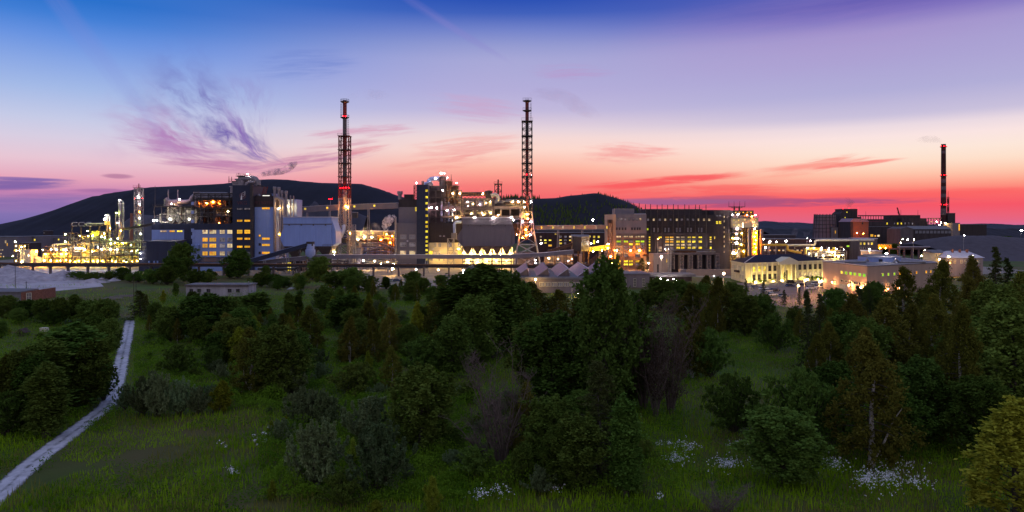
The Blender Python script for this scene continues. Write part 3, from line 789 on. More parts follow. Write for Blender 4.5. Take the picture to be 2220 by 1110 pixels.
    o8 = thing('distillation_column', 'shorter crooked column with a hooked pipe, orange-lit near the top', 'column', (PX(232,Yc), Yc, 0))
    x = PX(232,Yc); r = 2.3/F*Yc
    MB().lathe(x, Yc, [(r*1.2,0),(r*1.2,PZ(520,Yc)),(r,PZ(515,Yc)),(r,PZ(470,Yc)),(.3,PZ(467,Yc))], 16).build('shell', m_duct, o8, True)
    xe = PX(238,Yc)
    MB().tube([(x,Yc,PZ(469,Yc)),(x+.2,Yc,PZ(466,Yc)),(x+.8,Yc,PZ(465,Yc)),(xe-.6,Yc,PZ(466,Yc)),(xe,Yc,PZ(469,Yc)),(xe,Yc,PZ(512,Yc))], .55, 9).build('hooked_pipe', m_galv, o8, True)
    MB().box(x-.6, x+2.6, Yc-2.2, Yc-1.1, PZ(488,Yc), PZ(480,Yc)).build('instrument_box', m_pipey, o8)
    # sloping gallery from the column to the boiler house
    g = thing('sloping_gallery', 'dark sloping pipe gallery from the tall column up to the boiler house', 'conveyor', (PX(290,488), 488, 0))
    MB().bar((PX(268,488),488,PZ(497,488)), (PX(332,488),488,PZ(486,488)), 2.2, 1.6).build('gallery', m_dark, g)
    for p, py in ((280,496),(306,491)): MB().bar((PX(p,488),488,0),(PX(p,488),488,PZ(py,488)-.6),.5).build('leg', m_steel, g)
    # lattice floodlight mast
    Ym = 500
    t = thing('lattice_mast', 'red and white lattice mast hung with white lamps beside the tall column', 'mast', (PX(301,Ym), Ym, 0))
    x = PX(301,Ym); h = 6.6/F*Ym
    zz = [0]+[PZ(p,Ym) for p in (560,540,520,505,490,475,460,445,430,420,408)]
    lattice(MB(), x, Ym, [(z,h) for z in zz], .34, .22).build('lattice', m_galv, t)
    MB().box(x-h-.6, x+h+.6, Ym-h-.6, Ym+h+.6, PZ(408,Ym)+.15, PZ(408,Ym)+.4).build('platform', m_steel_red, t)
    railing(t, x-h-.5, x+h+.5, Ym-h-.5, PZ(408,Ym)+.4, m_steel_red, 1.5)
    MB().cyl((x,Ym,PZ(408,Ym)+.4),(x,Ym,PZ(398,Ym)),.4,.3,8).build('spike', m_steel_red, t)
    MB().cyl((x,Ym,0),(x,Ym,PZ(409,Ym)),.45,.45,8).build('riser', m_duct, t, True)
    st = thing('brick_stack', 'small orange-lit brick stack in front of the grey ash heap', 'chimney', (PX(285,560),560,0))
    MB().lathe(PX(285,560),560,[(1.5,0),(.9,PZ(463,560)),(.7,PZ(463,560)+.01)],12).build('shaft', m_brick, st, True)
    K = 'lamps of the lit chemical works'
    # lamps: upper singles first
    T = 'bright white lamp on the lattice mast of the chemical works'
    for k, (p, y) in enumerate(((300,427),(302.5,443),(302.5,473))):
        lamp(p, y, Ym-h-.4, b_white, .7, 'lamps on the lattice mast', T+(' near its top',' half way up',' low down')[k])
    lamp(302.5, 459.5, Ym-h-.4, b_org, .6, K, 'orange lamp on the lattice mast'); lamp(303,489,Ym-h-.4,b_grn,.5,K,'greenish lamp at the foot of the lattice mast')
    for p in (292.5, 308): lamp(p, 430, Ym, b_red, .42, 'red beacons on the lattice mast', 'red beacon on the lattice mast of the chemical works', 'beacon')
    lamp(258.6, 434, Yc-1.5, b_white, .6, K, 'white lamp on top of the tallest distillation column')
    lamp(253, 461.5, Yc-2, b_grn, .95, K, 'large greenish-white lamp on the ladder of the tallest column')
    lamp(254.5, 483, Yc-2.5, b_white, .5, K, 'small white lamp low on the ladder of the tallest column')
    lamp(262, 500, Yc-3.5, b_yel, .5, K, 'yellow lamp on the shell of the tallest column')
    lamp(228.5, 467, Yc-2, b_white, .5, K, 'small white lamp on top of the crooked column'); lamp(227, 475, Yc-2.5, b_white, .95, K, 'large white lamp below the top of the crooked column')
    lamp(305, 507, Ym-14, b_white, .85, K, 'large white lamp on the frame under the sloping gallery')
    rows = [
     ('white lamp along the lowest row of the chemical works', b_yel, .52, [(96,565),(110,565),(123,566),(131,565),(138,566),(143,564),(152,566),(163,567),(171,566),(184,566),(191,567),(202,566),(212,566),(222,566),(232,568),(243,566),(251,567),(262,567),(268,566),(274,568),(287,567),(297,566)]),
     ('white lamp along the middle row of the chemical works', b_white, .72, [(111,541),(122,541),(137,541),(142,542),(143,551),(165,538),(172,538),(178,537),(183,541),(205,542),(212,536),(221,540),(228,541),(240,541),(248,541),(254,541),(286,544),(297,543)]),
     ('lamp on the upper deck of the chemical works', b_grn, .7, [(142,508),(142,524),(173,511),(190,501),(191,511),(201,511),(220,513),(226,506),(227,515),(239,495),(240,519),(240,528),(249,527),(255,517),(267,527),(284,531)]),
     ('lamp at the left end of the chemical works', b_warm, .5, [(33,524),(35,533),(36,543),(28,555),(35,566),(42,543),(47,536),(54,534),(62,554),(68,544),(92,542),(47,568),(60,568)]),
    ]
    for txt, bm, r, pts in rows:
        for k, (p, y) in enumerate(pts):
            b = bm
            if k % 5 in (2,4): b = b_yel if p < 250 else b_grn
            lamp(p, y, Y+(-4.5,-3.5,3.5,-4,5.5)[k % 5], b, r*rnd.uniform(.7,1.15), K+txt[:22], txt)
    lamp(79, 545, Y-4, b_org, 1.0, K, 'big orange floodlight above the squat domed tank')
refinery()

# ================================================================= BLOCK ONE: blue boiler house
YB = 450
def boiler_house_one():
    Y = YB
    o = thing('boiler_house', 'white and navy boiler house with a leaf emblem on its dark tower', 'building', (PX(480,Y), Y+20, 0))
    z = lambda p: PZ(p,Y); x = lambda p: PX(p,Y)
    gz = 0
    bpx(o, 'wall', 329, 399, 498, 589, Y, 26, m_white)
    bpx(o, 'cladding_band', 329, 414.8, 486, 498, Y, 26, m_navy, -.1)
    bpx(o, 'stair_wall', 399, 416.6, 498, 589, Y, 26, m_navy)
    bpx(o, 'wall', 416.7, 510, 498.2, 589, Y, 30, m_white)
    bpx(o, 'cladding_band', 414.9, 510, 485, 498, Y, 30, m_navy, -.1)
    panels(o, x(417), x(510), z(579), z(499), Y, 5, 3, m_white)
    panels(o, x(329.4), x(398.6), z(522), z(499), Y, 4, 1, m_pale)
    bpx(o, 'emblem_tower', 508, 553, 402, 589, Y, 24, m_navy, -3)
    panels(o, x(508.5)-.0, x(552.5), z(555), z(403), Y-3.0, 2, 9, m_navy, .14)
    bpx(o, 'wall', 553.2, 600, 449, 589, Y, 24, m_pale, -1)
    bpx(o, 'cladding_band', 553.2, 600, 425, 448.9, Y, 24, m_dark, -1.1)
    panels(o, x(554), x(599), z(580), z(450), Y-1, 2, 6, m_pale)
    bpx(o, 'corner_duct', 548, 553.6, 398, 560, Y, 1.6, m_steel_dark, -4.7)
    # emblem: disc, leaf outline and stack
    ey = Y-3.16
    MB().cyl((x(530),ey,z(425)), (x(530),ey+.05,z(425)), 2.2, 2.2, 24).build('emblem_disc', m_logod, o)
    MB().yprism([(x(525.6),z(433.4)),(x(529.2),z(433.4)),(x(528.2),z(424.5)),(x(526.9),z(424.5))], ey-.06, ey-.02).build('emblem_stack', m_logo, o)
    lf = [(527.6,424.6),(527.4,421.5),(529.4,419.2),(532.6,417.4),(535.3,414.8),(535.7,419.0),(534.8,423.2),(532.6,425.6),(529.8,427.0),(528.4,427.0)]
    MB().tube([(x(a),ey-.05,z(b)) for a, b in lf], .09, 5).build('emblem_leaf', m_logo, o)
    MB().tube([(x(a),ey-.05,z(b)) for a, b in ((527.6,424.6),(530.5,422.6),(533.6,421.8),(535.2,416.4))], .07, 5).build('emblem_vein', m_logo, o)
    def text(s, px, py, size, yy):
        cu = bpy.data.curves.new('lettering', 'FONT'); cu.body = s; cu.size = size; cu.extrude = .03; cu.align_x = 'CENTER'; cu.align_y = 'CENTER'
        t = bpy.data.objects.new('lettering', cu); me = bpy.data.meshes.new_from_object(t); bpy.data.objects.remove(t)
        me.materials.clear(); me.materials.append(m_letter)
        t = link('lettering', me, o, Vector((x(px), yy, z(py)))-root_loc(o)); t.rotation_euler = (R(90), 0, 0)
    text('VKG', 529, 440.5, 3.3, Y-3.2); text('PETROTER', 573, 440, 2.5, Y-1.2)
    # windows of the white wall
    cols = [(439.5,450.5),(454.5,469),(477,487.5),(493.5,507.5)]; rws = [(498.8,506.5),(515.5,523.5),(528.5,536.5),(545.3,553.5)]
    lit = [[e_wh,e_wh,e_wh,e_wh],[e_or,e_or,e_dim,e_dim],[e_or,e_or,e_dim,e_wh],[e_or,e_or,e_wh,e_dim]]
    for j, r in enumerate(rws):
        for i, c in enumerate(cols): winpx(o, c[0], c[1], r[0], r[1], Y, lit[j][i], 3 if i % 2 == 0 else 4, 3, m_frame, .12)
    for j, r in enumerate([(451,454.6),(476.5,480.5),(498.4,506.5),(515.4,519.6),(532.8,536.8)]):
        pm = [e_dim, e_or, e_or, e_or, e_or][j]
        winpx(o, 514.3, 525.8, r[0], r[1], Y-3, pm, 4, 1 if j != 2 else 2, m_framed, .12); winpx(o, 530.5, 545.8, r[0], r[1], Y-3, pm, 5, 1 if j != 2 else 2, m_framed, .12)
    winpx(o, 532, 545, 546, 553, Y-3, m_glassm, 3, 1, m_framed, .12)
    for r in [(449.8,453.6),(515.2,519.6),(528.8,533.2),(545.8,550.6)]: winpx(o, 568.5, 585, r[0], r[1], Y-1, e_or, 4, 1, m_frame, .12)
    for r, pm in (((508.9,512.8),e_or),((527.6,532),m_glass),((546,550.4),m_glass)): winpx(o, 561.5, 565.4, r[0], r[1], Y-1, pm, 1, 1, m_framed, .12)
    for a, b, pm in ((348.5,361,e_wh),(368.3,379,e_or),(384.5,395.8,e_ye)): winpx(o, a, b, 499.6, 502.8, Y, pm, 3, 1, m_frame, .12)
    # stair column with small pale screens
    for p in (441,460,480,499,514,533,551):
        bpx(o, 'stair_screen', 415, 421, p-3.5, p+3.5, Y, .3, m_white, -.45)
    MB().box(x(440.5),x(441.8),Y-.5,Y-.2,z(578),z(570)).build('door', e_wh, o)
    # loading bay with sloped roof
    MB().xprism([(Y-12,z(566)),(Y-.15,z(558)),(Y-.15,0),(Y-12,0)], x(443), x(505)).build('loading_bay', m_pale, o)
    MB().xprism([(Y-12.6,z(566.3)),(Y-.14,z(557.8)),(Y-.14,z(557)),(Y-12.6,z(565.4))], x(442), x(506)).build('bay_roof', m_navy, o)
    bpx(o, 'wall_box', 423, 433.5, 530.5, 540, Y, 2.2, m_pale, -2.4)
    # upper steel frame: silo bay
    xs = [x(p) for p in (331,347,365,383,400,414)]
    steel_frame(o, xs, [Y+2, Y+18], [z(467), z(447)], m_steel_dark, .5, True, decks=(z(447),), seed=23, z0=z(485.8))
    for p in (354,372,391,407):
        MB().lathe(x(p), Y+11, [(1.0,z(484)),(2.6,z(474)),(2.6,z(449)),(2.2,z(448))], 16).build('silo', m_tank, o, True)
    random_pipes(o, xs[0], xs[-1], Y+3, Y+16, z(484), z(449), 26, 71, [m_pipe, m_steel, m_rust], (.15,.4))
    # open boiler frame
    xs = [x(p) for p in (416,431,447,462,477,493,507)]
    steel_frame(o, xs, [Y+3, Y+22], [z(468), z(450), z(432), z(418)], m_steel_dark, .6, True, decks=(z(468), z(450), z(432)), deck_m=m_steel_dark, seed=29, z0=z(484.8))
    MB().box(xs[0]+1, xs[-1]-1, Y+14, Y+21, z(484.5), z(420)).build('boiler_casing', m_dark, o)
    random_pipes(o, xs[0], xs[-1], Y+3.5, Y+13, z(484), z(421), 60, 81, [m_duct, m_steel, m_rust, m_galv], (.15,.5))
    for p, a, b in ((443,432,448),(456,450,484),(470,434,450),(484,452,484),(500,430,470)):
        MB().lathe(x(p), Y+9, [(.6,z(b)),(1.7,z(b-4)),(1.7,z(a)),(.9,z(a-2))], 14).build('hopper', m_duct, o, True)
    # hot gas duct along the roof, turning down over the silo bay
    MB().tube([(x(346),Y+8,z(430)),(x(352),Y+8,z(437)),(x(396),Y+8,z(437)),(x(402),Y+8,z(434)),(x(406),Y+8,z(426)),(x(411),Y+8,z(422)),(x(418),Y+8,z(421)),(x(482),Y+8,z(421))], 1.6, 12).build('gas_duct', m_duct, o, True)
    MB().tube([(x(418),Y+5,z(427.5)),(x(506),Y+5,z(427.5))], .9, 10).build('gas_duct', m_duct, o, True)
    MB().cyl((x(415),Y+8,z(450)),(x(415),Y+8,z(415)),2.2,2.2,14).build('duct_tower', m_duct, o, True)
    for k, p in enumerate((350,371)):
        MB().lathe(x(p), Y+9, [(2.6,z(446.5)),(2.6,z(434)),(.4,z(429)),(.35,z(410)),(.1,z(409.5))], 14).build('roof_tank', m_duct, o, True)
    MB().cyl((x(331),Y+3,z(447)),(x(331),Y+3,z(402)),.25,.12,6).build('lightning_rod', m_steel, o)
    railing(o, x(346), x(412), Y+2, z(446), m_steel_dark)
    railing(o, x(416), x(480), Y+3, z(417.5), m_steel)
    # cyclones and ducts above the emblem tower
    for p, a, b, r in ((493,404,440,2.0),(500,395,420,2.6),(507,388,404,2.6),(512,381,402,2.6),(522,388,402,1.0)):
        MB().lathe(x(p), Y+10, [(r,z(b)),(r,z(a)),(r*1.25,z(a)+.02),(r*1.25,z(a)+.7),(r*.8,z(a)+.75)], 16).build('cyclone', m_duct, o, True)
    MB().tube([(x(512),Y+9,z(385)),(x(538),Y+9,z(385)),(x(543),Y+9,z(387)),(x(546),Y+9,z(391)),(x(547),Y+9,z(398)),(x(547),Y+9,z(403))], 1.9, 12).build('offtake_duct', m_duct, o, True)
    MB().tube([(x(526),Y+6,z(402)),(x(528),Y+6,z(397)),(x(532),Y+6,z(394)),(x(545),Y+6,z(394))], 1.1, 10).build('offtake_duct', m_duct, o, True)
    for p in (549.5,552,555.5): MB().cyl((x(p),Y+7,z(402)),(x(p),Y+7,z(389)),.45,.45,8).build('vent_pipe', m_galv, o, True)
    for a, b, py in ((487,500,391),(503,521,379),(518,535,380.5),(524,536,382)): railing(o, x(a), x(b), Y+7, z(py), m_steel_red, 1.3)
    MB().box(x(486),x(502),Y+6.5,Y+13,z(391.6),z(391)).box(x(502),x(524),Y+6.5,Y+13,z(380.6),z(379.8)).build('platform', m_steel_dark, o)
    for p, py, h in ((484,394,14),(490,390,9),(506,376,3)):
        MB().cyl((x(p),Y+9,z(py)),(x(p),Y+9,z(py-h)),.3,.15,6).build('spike', m_steel_red, o)
    # open frame between emblem tower and the roof lamp
    MB().bar((x(553.5),Y+4,z(401)),(x(567),Y+4,z(403.5)),.8).build('tie_beam', m_steel_dark, o)
    m2 = MB()
    for s in (0, 2.2): m2.bar((x(562)+s,Y+4,z(424.8)),(x(568.5)+s,Y+4,z(404)),.4)
    for k in range(5):
        t = k/5; xa = x(562)+(x(568.5)-x(562))*t; za = z(424.8)+(z(404)-z(424.8))*t; m2.bar((xa,Y+4,za),(xa+2.6,Y+4,za+1.2),.3)
    m2.build('raking_brace', m_steel_red, o)
    MB().tube([(x(553.6),Y+5,z(421)),(x(557),Y+5,z(425.5)),(x(563),Y+5,z(428)),(x(570),Y+5,z(428.5))], 1.0, 9).build('curved_duct', m_duct, o, True)
    bpx(o, 'lamp_cabin', 567, 586, 420, 424.9, Y, 6, m_steel_dark, 1)
    bpx(o, 'lamp_cabin', 584, 596, 419.5, 424.9, Y, 4, m_pale, 3)
    MB().box(x(568.5),x(583.5),Y+.6,Y+.95,z(428),z(423.4)).build('light_box', e_bl, o)
    # vent stacks on the right
    for p, t, b, r, cap in ((598.5,412,556,2.9,1),(607,413,428,2.7,1),(613.5,420,436,2.2,1),(623,421,470,2.6,1),(632,424,470,1.5,0),(638.5,424.5,470,1.4,0)):
        rr = r/F*Y
        MB().cyl((x(p),Y-1.6-rr,z(b)),(x(p),Y-1.6-rr,z(t)),rr,rr,14).build('vent_stack', m_duct, o, True)
        if cap: MB().lathe(x(p), Y-1.6-rr, [(rr*.9,z(t)+.01),(rr*1.35,z(t)+.2),(rr*1.35,z(t)+1.9),(rr*1.0,z(t)+2.1)], 14).build('stack_cap', m_duct, o, True)
    for a, b, t in ((601,612,429),(608,618.5,432)):
        MB().tube([(x(a),Y-3,z(t)),(x(b)-1.4,Y-3,z(t)),(x(b)-.5,Y-3,z(t+2)),(x(b),Y-3,z(t+5)),(x(b),Y-3,z(556))], 1.05, 12).build('bent_stack', m_duct, o, True)
    bpx(o, 'duct_housing', 621, 641, 432, 478, Y, 12, m_pale, 2)
    # dark annex at the left
    a = thing('annex_building', 'dark navy annex with small vents left of the white boiler house', 'building', (PX(350,436), 440, 0))
    Ya = 434
    MB().prism([(PX(317,Ya),Ya),(PX(384,Ya),Ya),(PX(384,Ya),Ya+13),(PX(317,Ya),Ya+13)], 0, [PZ(523,Ya),PZ(523.5,Ya),PZ(520.5,Ya),PZ(521,Ya)]).build('wall', m_navy, a)
    MB().box(PX(300,Ya),PX(316.9,Ya),Ya+.5,Ya+12,0,PZ(543,Ya)).build('side_wall', m_navy, a)
    for p in (323,334,341): MB().box(PX(p,Ya),PX(p+2.6,Ya),Ya-.8,Ya-.01,PZ(570,Ya),PZ(565.5,Ya)).build('vent_box', m_pale, a)
    MB().bar((PX(384,Ya)-.4,Ya-.2,0),(PX(384,Ya)-.4,Ya-.2,PZ(524,Ya)),.3).build('downpipe', m_galv, a)
    MB().bar((PX(364,Ya),Ya-.2,2),(PX(364,Ya),Ya-.2,PZ(545,Ya)),.25).build('downpipe', m_galv, a)
    for p in (549,561): lamp(304.5, p, Ya-.6, b_white, .36, 'lamps of the annex', 'tiny white lamp on the left corner of the navy annex')
    K = 'lamps of the white boiler house'
    for p, y, bm, r, t in ((333,478,b_white,.8,'white lamp at the left foot of the silo bay'),(340,478,b_white,.8,'white lamp at the left foot of the silo bay'),(369,475,b_white,.85,'white lamp mid-way along the foot of the silo bay'),(410,475,b_white,.75,'white lamp at the right foot of the silo bay'),
        (389,432,b_pink,.85,'white lamp on the gas duct above the silo bay'),(372,442,b_pink,.9,'pinkish lamp on the silo bay deck'),(378,443,b_warm,.5,'small warm lamp right of the pinkish lamp on the silo deck')):
        lamp(p, y, Y-.2 if y > 450 else Y+4, bm, r, K, t)
    lamp(462, 438, Y+3, b_org, .95, K, 'large orange lamp inside the open boiler frame')
    for p, y in ((447,440),(449,441),(475,441),(475,447),(475,434)): lamp(p, y, Y+8, b_org, .5, K+' o', 'small orange lamp inside the open boiler frame')
    lamp(494.5, 458, Y+2.5, b_warm, .5, K, 'warm lamp low in the right bay of the boiler frame'); lamp(475, 483, Y+3, b_org, .5, K, 'orange lamp at the foot of the boiler frame')
    lamp(537.5, 377.5, Y+7, b_white, .62, K, 'white lamp on top of the offtake duct above the emblem tower')
    for p, y in ((603,453),(606,451)): lamp(p, y, Y-5.6, b_warm, .4, K+' v', 'small warm lamp between the vent stacks')
    for p, y in ((625,448),(629.5,447.5)): lamp(p, y, Y-.2, b_warm, .5, K+' d', 'warm lamp on the duct housing beside the vent stacks')
    lamp(605, 508, Y-4.5, b_yel, .42, K, 'small yellow lamp beside the ash bunker')
boiler_house_one()

def bunker(label, px0, px1, py0, py1, pyh, Y, depth, m, nh, left_bevel=0, right_bevel=0, ribs=6):
    o = thing('ash_filter', label, 'filter house', (PX((px0+px1)/2,Y), Y+depth/2, 0))
    x = lambda p: PX(p,Y); z = lambda p: PZ(p,Y)
    zr = z(py0+14)
    MB().box(x(px0), x(px1), Y, Y+depth, zr+.003, z(py0)).build('upper_casing', m, o)
    MB().box(x(px0)-.4, x(px1)+.4, Y-.4, Y+depth+.4, z(py0)+.003, z(py0)+.5).build('roof', m_snow, o)
    MB().box(x(px0)+.1, x(px1)-.1, Y+.1, Y+depth-.1, z(py1), zr).build('wall', m, o)
    panels(o, x(px0)+.2, x(px1)-.2, z(py1), zr-.3, Y+.1, ribs, 1, m, .18, .12)
    mb = MB(); mb.box(x(px0)-.15, x(px1)+.15, Y-.25, Y-.02, zr-.35, zr+.1)
    n = 4
    for k in range(n): xx = x(px0)+(x(px1)-x(px0))*(k+.5)/n; mb.box(xx-.4, xx+.4, Y-.35, Y-.021, zr-1.0, zr-.351)
    mb.build('ledge', m_steel, o)
    if left_bevel:
        MB().yprism([(x(px0)-.01,z(py0+22)),(x(px0-left_bevel),z(py0+38)),(x(px0-left_bevel),z(py1-14)),(x(px0)-.01,z(py1))], Y+1, Y+depth-1).build('inlet_hood', m, o)
    if right_bevel:
        MB().yprism([(x(px1)+.01,z(py0+6)),(x(px1+right_bevel),z(py0+30)),(x(px1+right_bevel),z(py1-6)),(x(px1)+.01,z(py1))], Y+1, Y+depth-1).build('outlet_hood', m, o)
    w = (x(px1)-x(px0))/nh
    for i in range(nh):
        xa = x(px0)+w*(i+.5)
        v = []
        for (hw, hy0, hy1, zz) in ((w*.49, Y+.3, Y+depth-.3, z(py1)-.02), (w*.12, Y+depth*.5-1, Y+depth*.5+1, z(pyh))):
            v += [(xa-hw,hy0,zz),(xa+hw,hy0,zz),(xa+hw,hy1,zz),(xa-hw,hy1,zz)]
        MB().add(v, [(0,1,2,3),(7,6,5,4),(1,0,4,5),(2,1,5,6),(3,2,6,7),(0,3,7,4)]).build('hopper', m_steel if nh < 4 else m_grey2, o)
    nl = max(3, nh+1)
    for i in range(nl):
        for yy in (Y+.6, Y+depth-.6):
            xx = x(px0)+.4+(x(px1)-x(px0)-.8)*i/(nl-1)
            MB().box(xx-.3, xx+.3, yy-.3, yy+.3, 0, z(py1)-.05).build('leg', m_steel, o)
    return o
bk = bunker('pale blue filter house with a white roof edge beside the first chimney', 614, 719, 471.5, 534, 560, 428, 16, m_pale, 3, 7, 8, 3)
railing(bk, PX(700,428), PX(722,428), 428-.4, PZ(534,428), m_steel)

# galleries / conveyors
def gallery(label, pts, w, h, Y, m, legs=(), lights=(), legm=None, roofm=None, seg='gallery', name='conveyor_gallery'):
    o = thing(name, label, 'conveyor', (PX(pts[0][0],Y), Y, 0))
    P = [Vector((PX(p,Y), Y+(q[2] if len(q) > 2 else 0), PZ(py,Y))) for q in pts for p, py in [q[:2]]]
    for a, b in zip(P[:-1], P[1:]):
        MB().bar(a, b, w, h).build('gallery', m, o)
        up = Vector((0,0,h/2+.10)); MB().bar(a+up, b+up, w+.5, .18).build('roof', roofm or m_snow, o)
    for p, py in legs:
        xx, zz = PX(p,Y), PZ(py,Y)-h/2+.02
        mb = MB(); mb.bar((xx-1.2,Y-w*.35,0),(xx-.4,Y-w*.35,zz),.4).bar((xx+1.2,Y-w*.35,0),(xx+.4,Y-w*.35,zz),.4)
        mb.bar((xx-.9,Y-w*.35,zz*.4),(xx+.9,Y-w*.35,zz*.4),.25).bar((xx-1,Y-w*.35,zz*.1),(xx+.6,Y-w*.35,zz*.8),.2)
        mb.build('trestle', legm or m_galv, o)
    for p, py, ww, hh, pm in lights:
        window(o, PX(p,Y), Y-w/2-.02, PZ(py,Y), ww, hh, 1, 1, pm)
    return o
gallery('long upper conveyor bridge from the vent stacks past the first chimney, four lit windows', [(634,455.5),(735,450),(864,446)], 3.5, 3.6, 470, m_grey, [(667,455),(716,452),(800,448)],
        [(663.5,453,1.2,1.2,e_ye),(711,451,1.2,1.2,e_ye),(769.5,447.5,1.2,1.2,e_ye),(813,446,1.2,1.2,e_ye)])
gallery('long low conveyor bridge crossing in front of the filter houses', [(541,573.5),(600,565.5),(690,557),(760,556.5),(1000,556.5),(1100,556.5),(1180,552),(1243,546)], 3.2, 2.3, 420, m_pale if False else m_grey, [(640,562),(760,557),(845,557),(925,557),(1025,557),(1120,556),(1210,549)])
gallery('steep inclined blue conveyor climbing to the pale blue filter house', [(538,567.5),(600,550),(678,528)], 3, 2.4, 416, m_navy, [(575,557),(625,543)], roofm=m_pale)
hd = thing('transfer_house', 'ribbed pale transfer hopper under the head of the inclined conveyor', 'hopper', (PX(673,416), 416, 0))
MB().lathe(PX(673,416), 416, [(1.2,PZ(560,416)),(3.0,PZ(551,416)),(3.0,PZ(541,416)),(2.4,PZ(540.8,416)),(2.4,PZ(529,416))], 14).build('drum', m_white, hd, True)
MB().box(PX(666,416),PX(680,416),414,418,PZ(533,416),PZ(524,416)).build('head_box', m_steel_dark, hd)
for s in (-2.2,2.2): MB().bar((PX(673,416)+s,416,0),(PX(673,416)+s,416,PZ(552,416)),.45).build('leg', m_steel, hd)

# ================================================================= FIRST CHIMNEY
def chimney_one():
    Y = 465; cx = 747.5; x0 = PX(cx,Y); z = lambda p: PZ(p,Y)
    o = thing('chimney', 'red and white chimney in a boxed lattice tower, red beacons, left of the steam plume', 'chimney', (x0, Y, 0))
    r = 4.6/F*Y*.93
    bands = [(218,257,m_steel_red),(257,292,m_steel),(292,340,m_steel_red),(340,382,m_steel),(382,412,m_steel_red),(412,490,m_galv)]
    for a, b, m in bands: MB().cyl((x0,Y,z(b)+.004),(x0,Y,z(a)),r*(1 if a < 292 else 1.05),r*(1 if a < 292 else 1.05),18).build('stack', m, o, True)
    hw = 10.4/F*Y
    lv = [z(p) for p in (550,531,512,492,472,451,430,408,384,355,326,296)]
    lattice(MB(), x0, Y, [(0,hw*1.25)]+[(v, hw*(1.12 if i < 5 else 1.0)) for i, v in enumerate(lv[:7])], .62, .36).build('lower_lattice', m_galv, o)
    lattice(MB(), x0, Y, [(v, hw) for v in lv[6:]], .62, .36).build('upper_lattice', m_steel_red, o)
    for p in (296,326,355,384,408): MB().box(x0-hw-.7,x0+hw+.7,Y-hw-.7,Y+hw+.7,z(p),z(p)+.35).build('platform', m_steel_dark, o)
    railing(o, x0-hw-.7, x0+hw+.7, Y-hw-.7, z(296)+.35, m_steel_dark, 1.4)
    for a, b in ((218,224),(252,258)):
        MB().lathe(x0, Y, [(r+.02,z(b)),(r+1.6,z(b)+.9),(r+1.6,z(b)+1.2),(r+.02,z(b)+1.21)], 16).build('platform', m_steel_dark, o)
        mb = MB()
        for k in range(12):
            a0 = k*math.pi/6; a1 = (k+1)*math.pi/6; q = r+1.5
            mb.bar((x0+q*math.cos(a0),Y+q*math.sin(a0),z(b)+1.2),(x0+q*math.cos(a0),Y+q*math.sin(a0),z(b)+2.6),.13)
            mb.bar((x0+q*math.cos(a0),Y+q*math.sin(a0),z(b)+2.6),(x0+q*math.cos(a1),Y+q*math.sin(a1),z(b)+2.6),.13)
        mb.build('railing', m_steel_dark, o)
    for s in (-1.2,0,1.2): MB().cyl((x0+s,Y,z(219)),(x0+s,Y,z(213.5)),.12,.06,6).build('lightning_rod', m_steel_dark, o)
    lad = MB()
    for (sx, a, b) in ((-1,224,254),(1,258,294)):
        xx = x0+sx*(r+1.0)
        for d in (-.35,.35): lad.bar((xx+d,Y-.3,z(b)),(xx+d,Y-.3,z(a)),.14)
        for k in range(9): zz = z(b)+(z(a)-z(b))*k/9; lad.bar((xx-.5,Y-.3,zz),(xx+.5,Y-.3,zz),.14)
    lad.build('ladder', m_steel_dark, o)
    xd = PX(744,Y)
    MB().tube([(xd+.8,Y-3.2,z(488)),(xd+1.4,Y-3.4,z(492)),(xd+1.2,Y-3.6,z(498)),(xd+.4,Y-3.8,z(505)),(xd-.6,Y-4,z(511)),(xd-1.2,Y-4,z(514))], 1.3, 12).build('flue_bend', m_white, o, True)
    MB().box(PX(726,Y),PX(757,Y),Y-9,Y-5,z(526),z(516)).build('fan_house', m_steel_dark, o)
    K = 'red beacons of the first chimney'
    for p in (744.5, 749.5): lamp(p, 252, Y-r-.9, b_red, .55, K, 'red beacon on the upper platform of the first chimney', 'beacon')
    for p in (738,744,750,756): lamp(p, 407, Y-hw-1, b_red, .55, K+' l', 'red beacon on the lower platform of the first chimney', 'beacon')
    lamp(750, 447, Y-hw-1.2, b_org, .75, 'first chimney lamps', 'orange lamp on the first chimney where the bridge crosses'); lamp(754, 449, Y-hw-1.2, b_warm, .75, 'first chimney lamps', 'white lamp on the first chimney where the bridge crosses')
    lamp(759, 506, Y-10, b_yel, .55, 'first chimney lamps', 'yellow lamp at the foot of the first chimney')
    # hoist mast beside it
    h = thing('hoist_mast', 'thin lattice hoist mast with a dark cabin right of the first chimney', 'mast', (PX(769,450),450,0))
    xm = PX(768,450)
    lattice(MB(), xm, 450, [(k*4.2, .9) for k in range(0, 8)], .3, .18).build('lattice', m_galv, h)
    MB().box(PX(764.5,450),PX(775,450),448.6,451.4,PZ(472.5,450),PZ(461,450)).build('cabin', m_steel_dark, h)
    MB().box(PX(765,450),PX(775.5,450),448.4,451.6,PZ(461,450)+.003,PZ(461,450)+.3).build('cabin_roof', m_galv, h)
    b = thing('beacon_pole', 'short pole with a row of red lamps above the upper conveyor bridge', 'pole', (PX(716.5,474),474,0))
    MB().cyl((PX(716.5,474),474,0),(PX(716.5,474),474,PZ(434,474)),.3,.18,8).build('pole', m_galv, b)
    MB().box(PX(712.5,474),PX(720.5,474),473.7,474.3,PZ(433.5,474),PZ(432.6,474)).build('crossbar', m_steel_dark, b)
    for p in (713.5,716.5,719.5): lamp(p, 431.5, 474, b_red, .4, 'red lamps on the short pole', 'red lamp on the short pole above the upper bridge', 'beacon')
chimney_one()
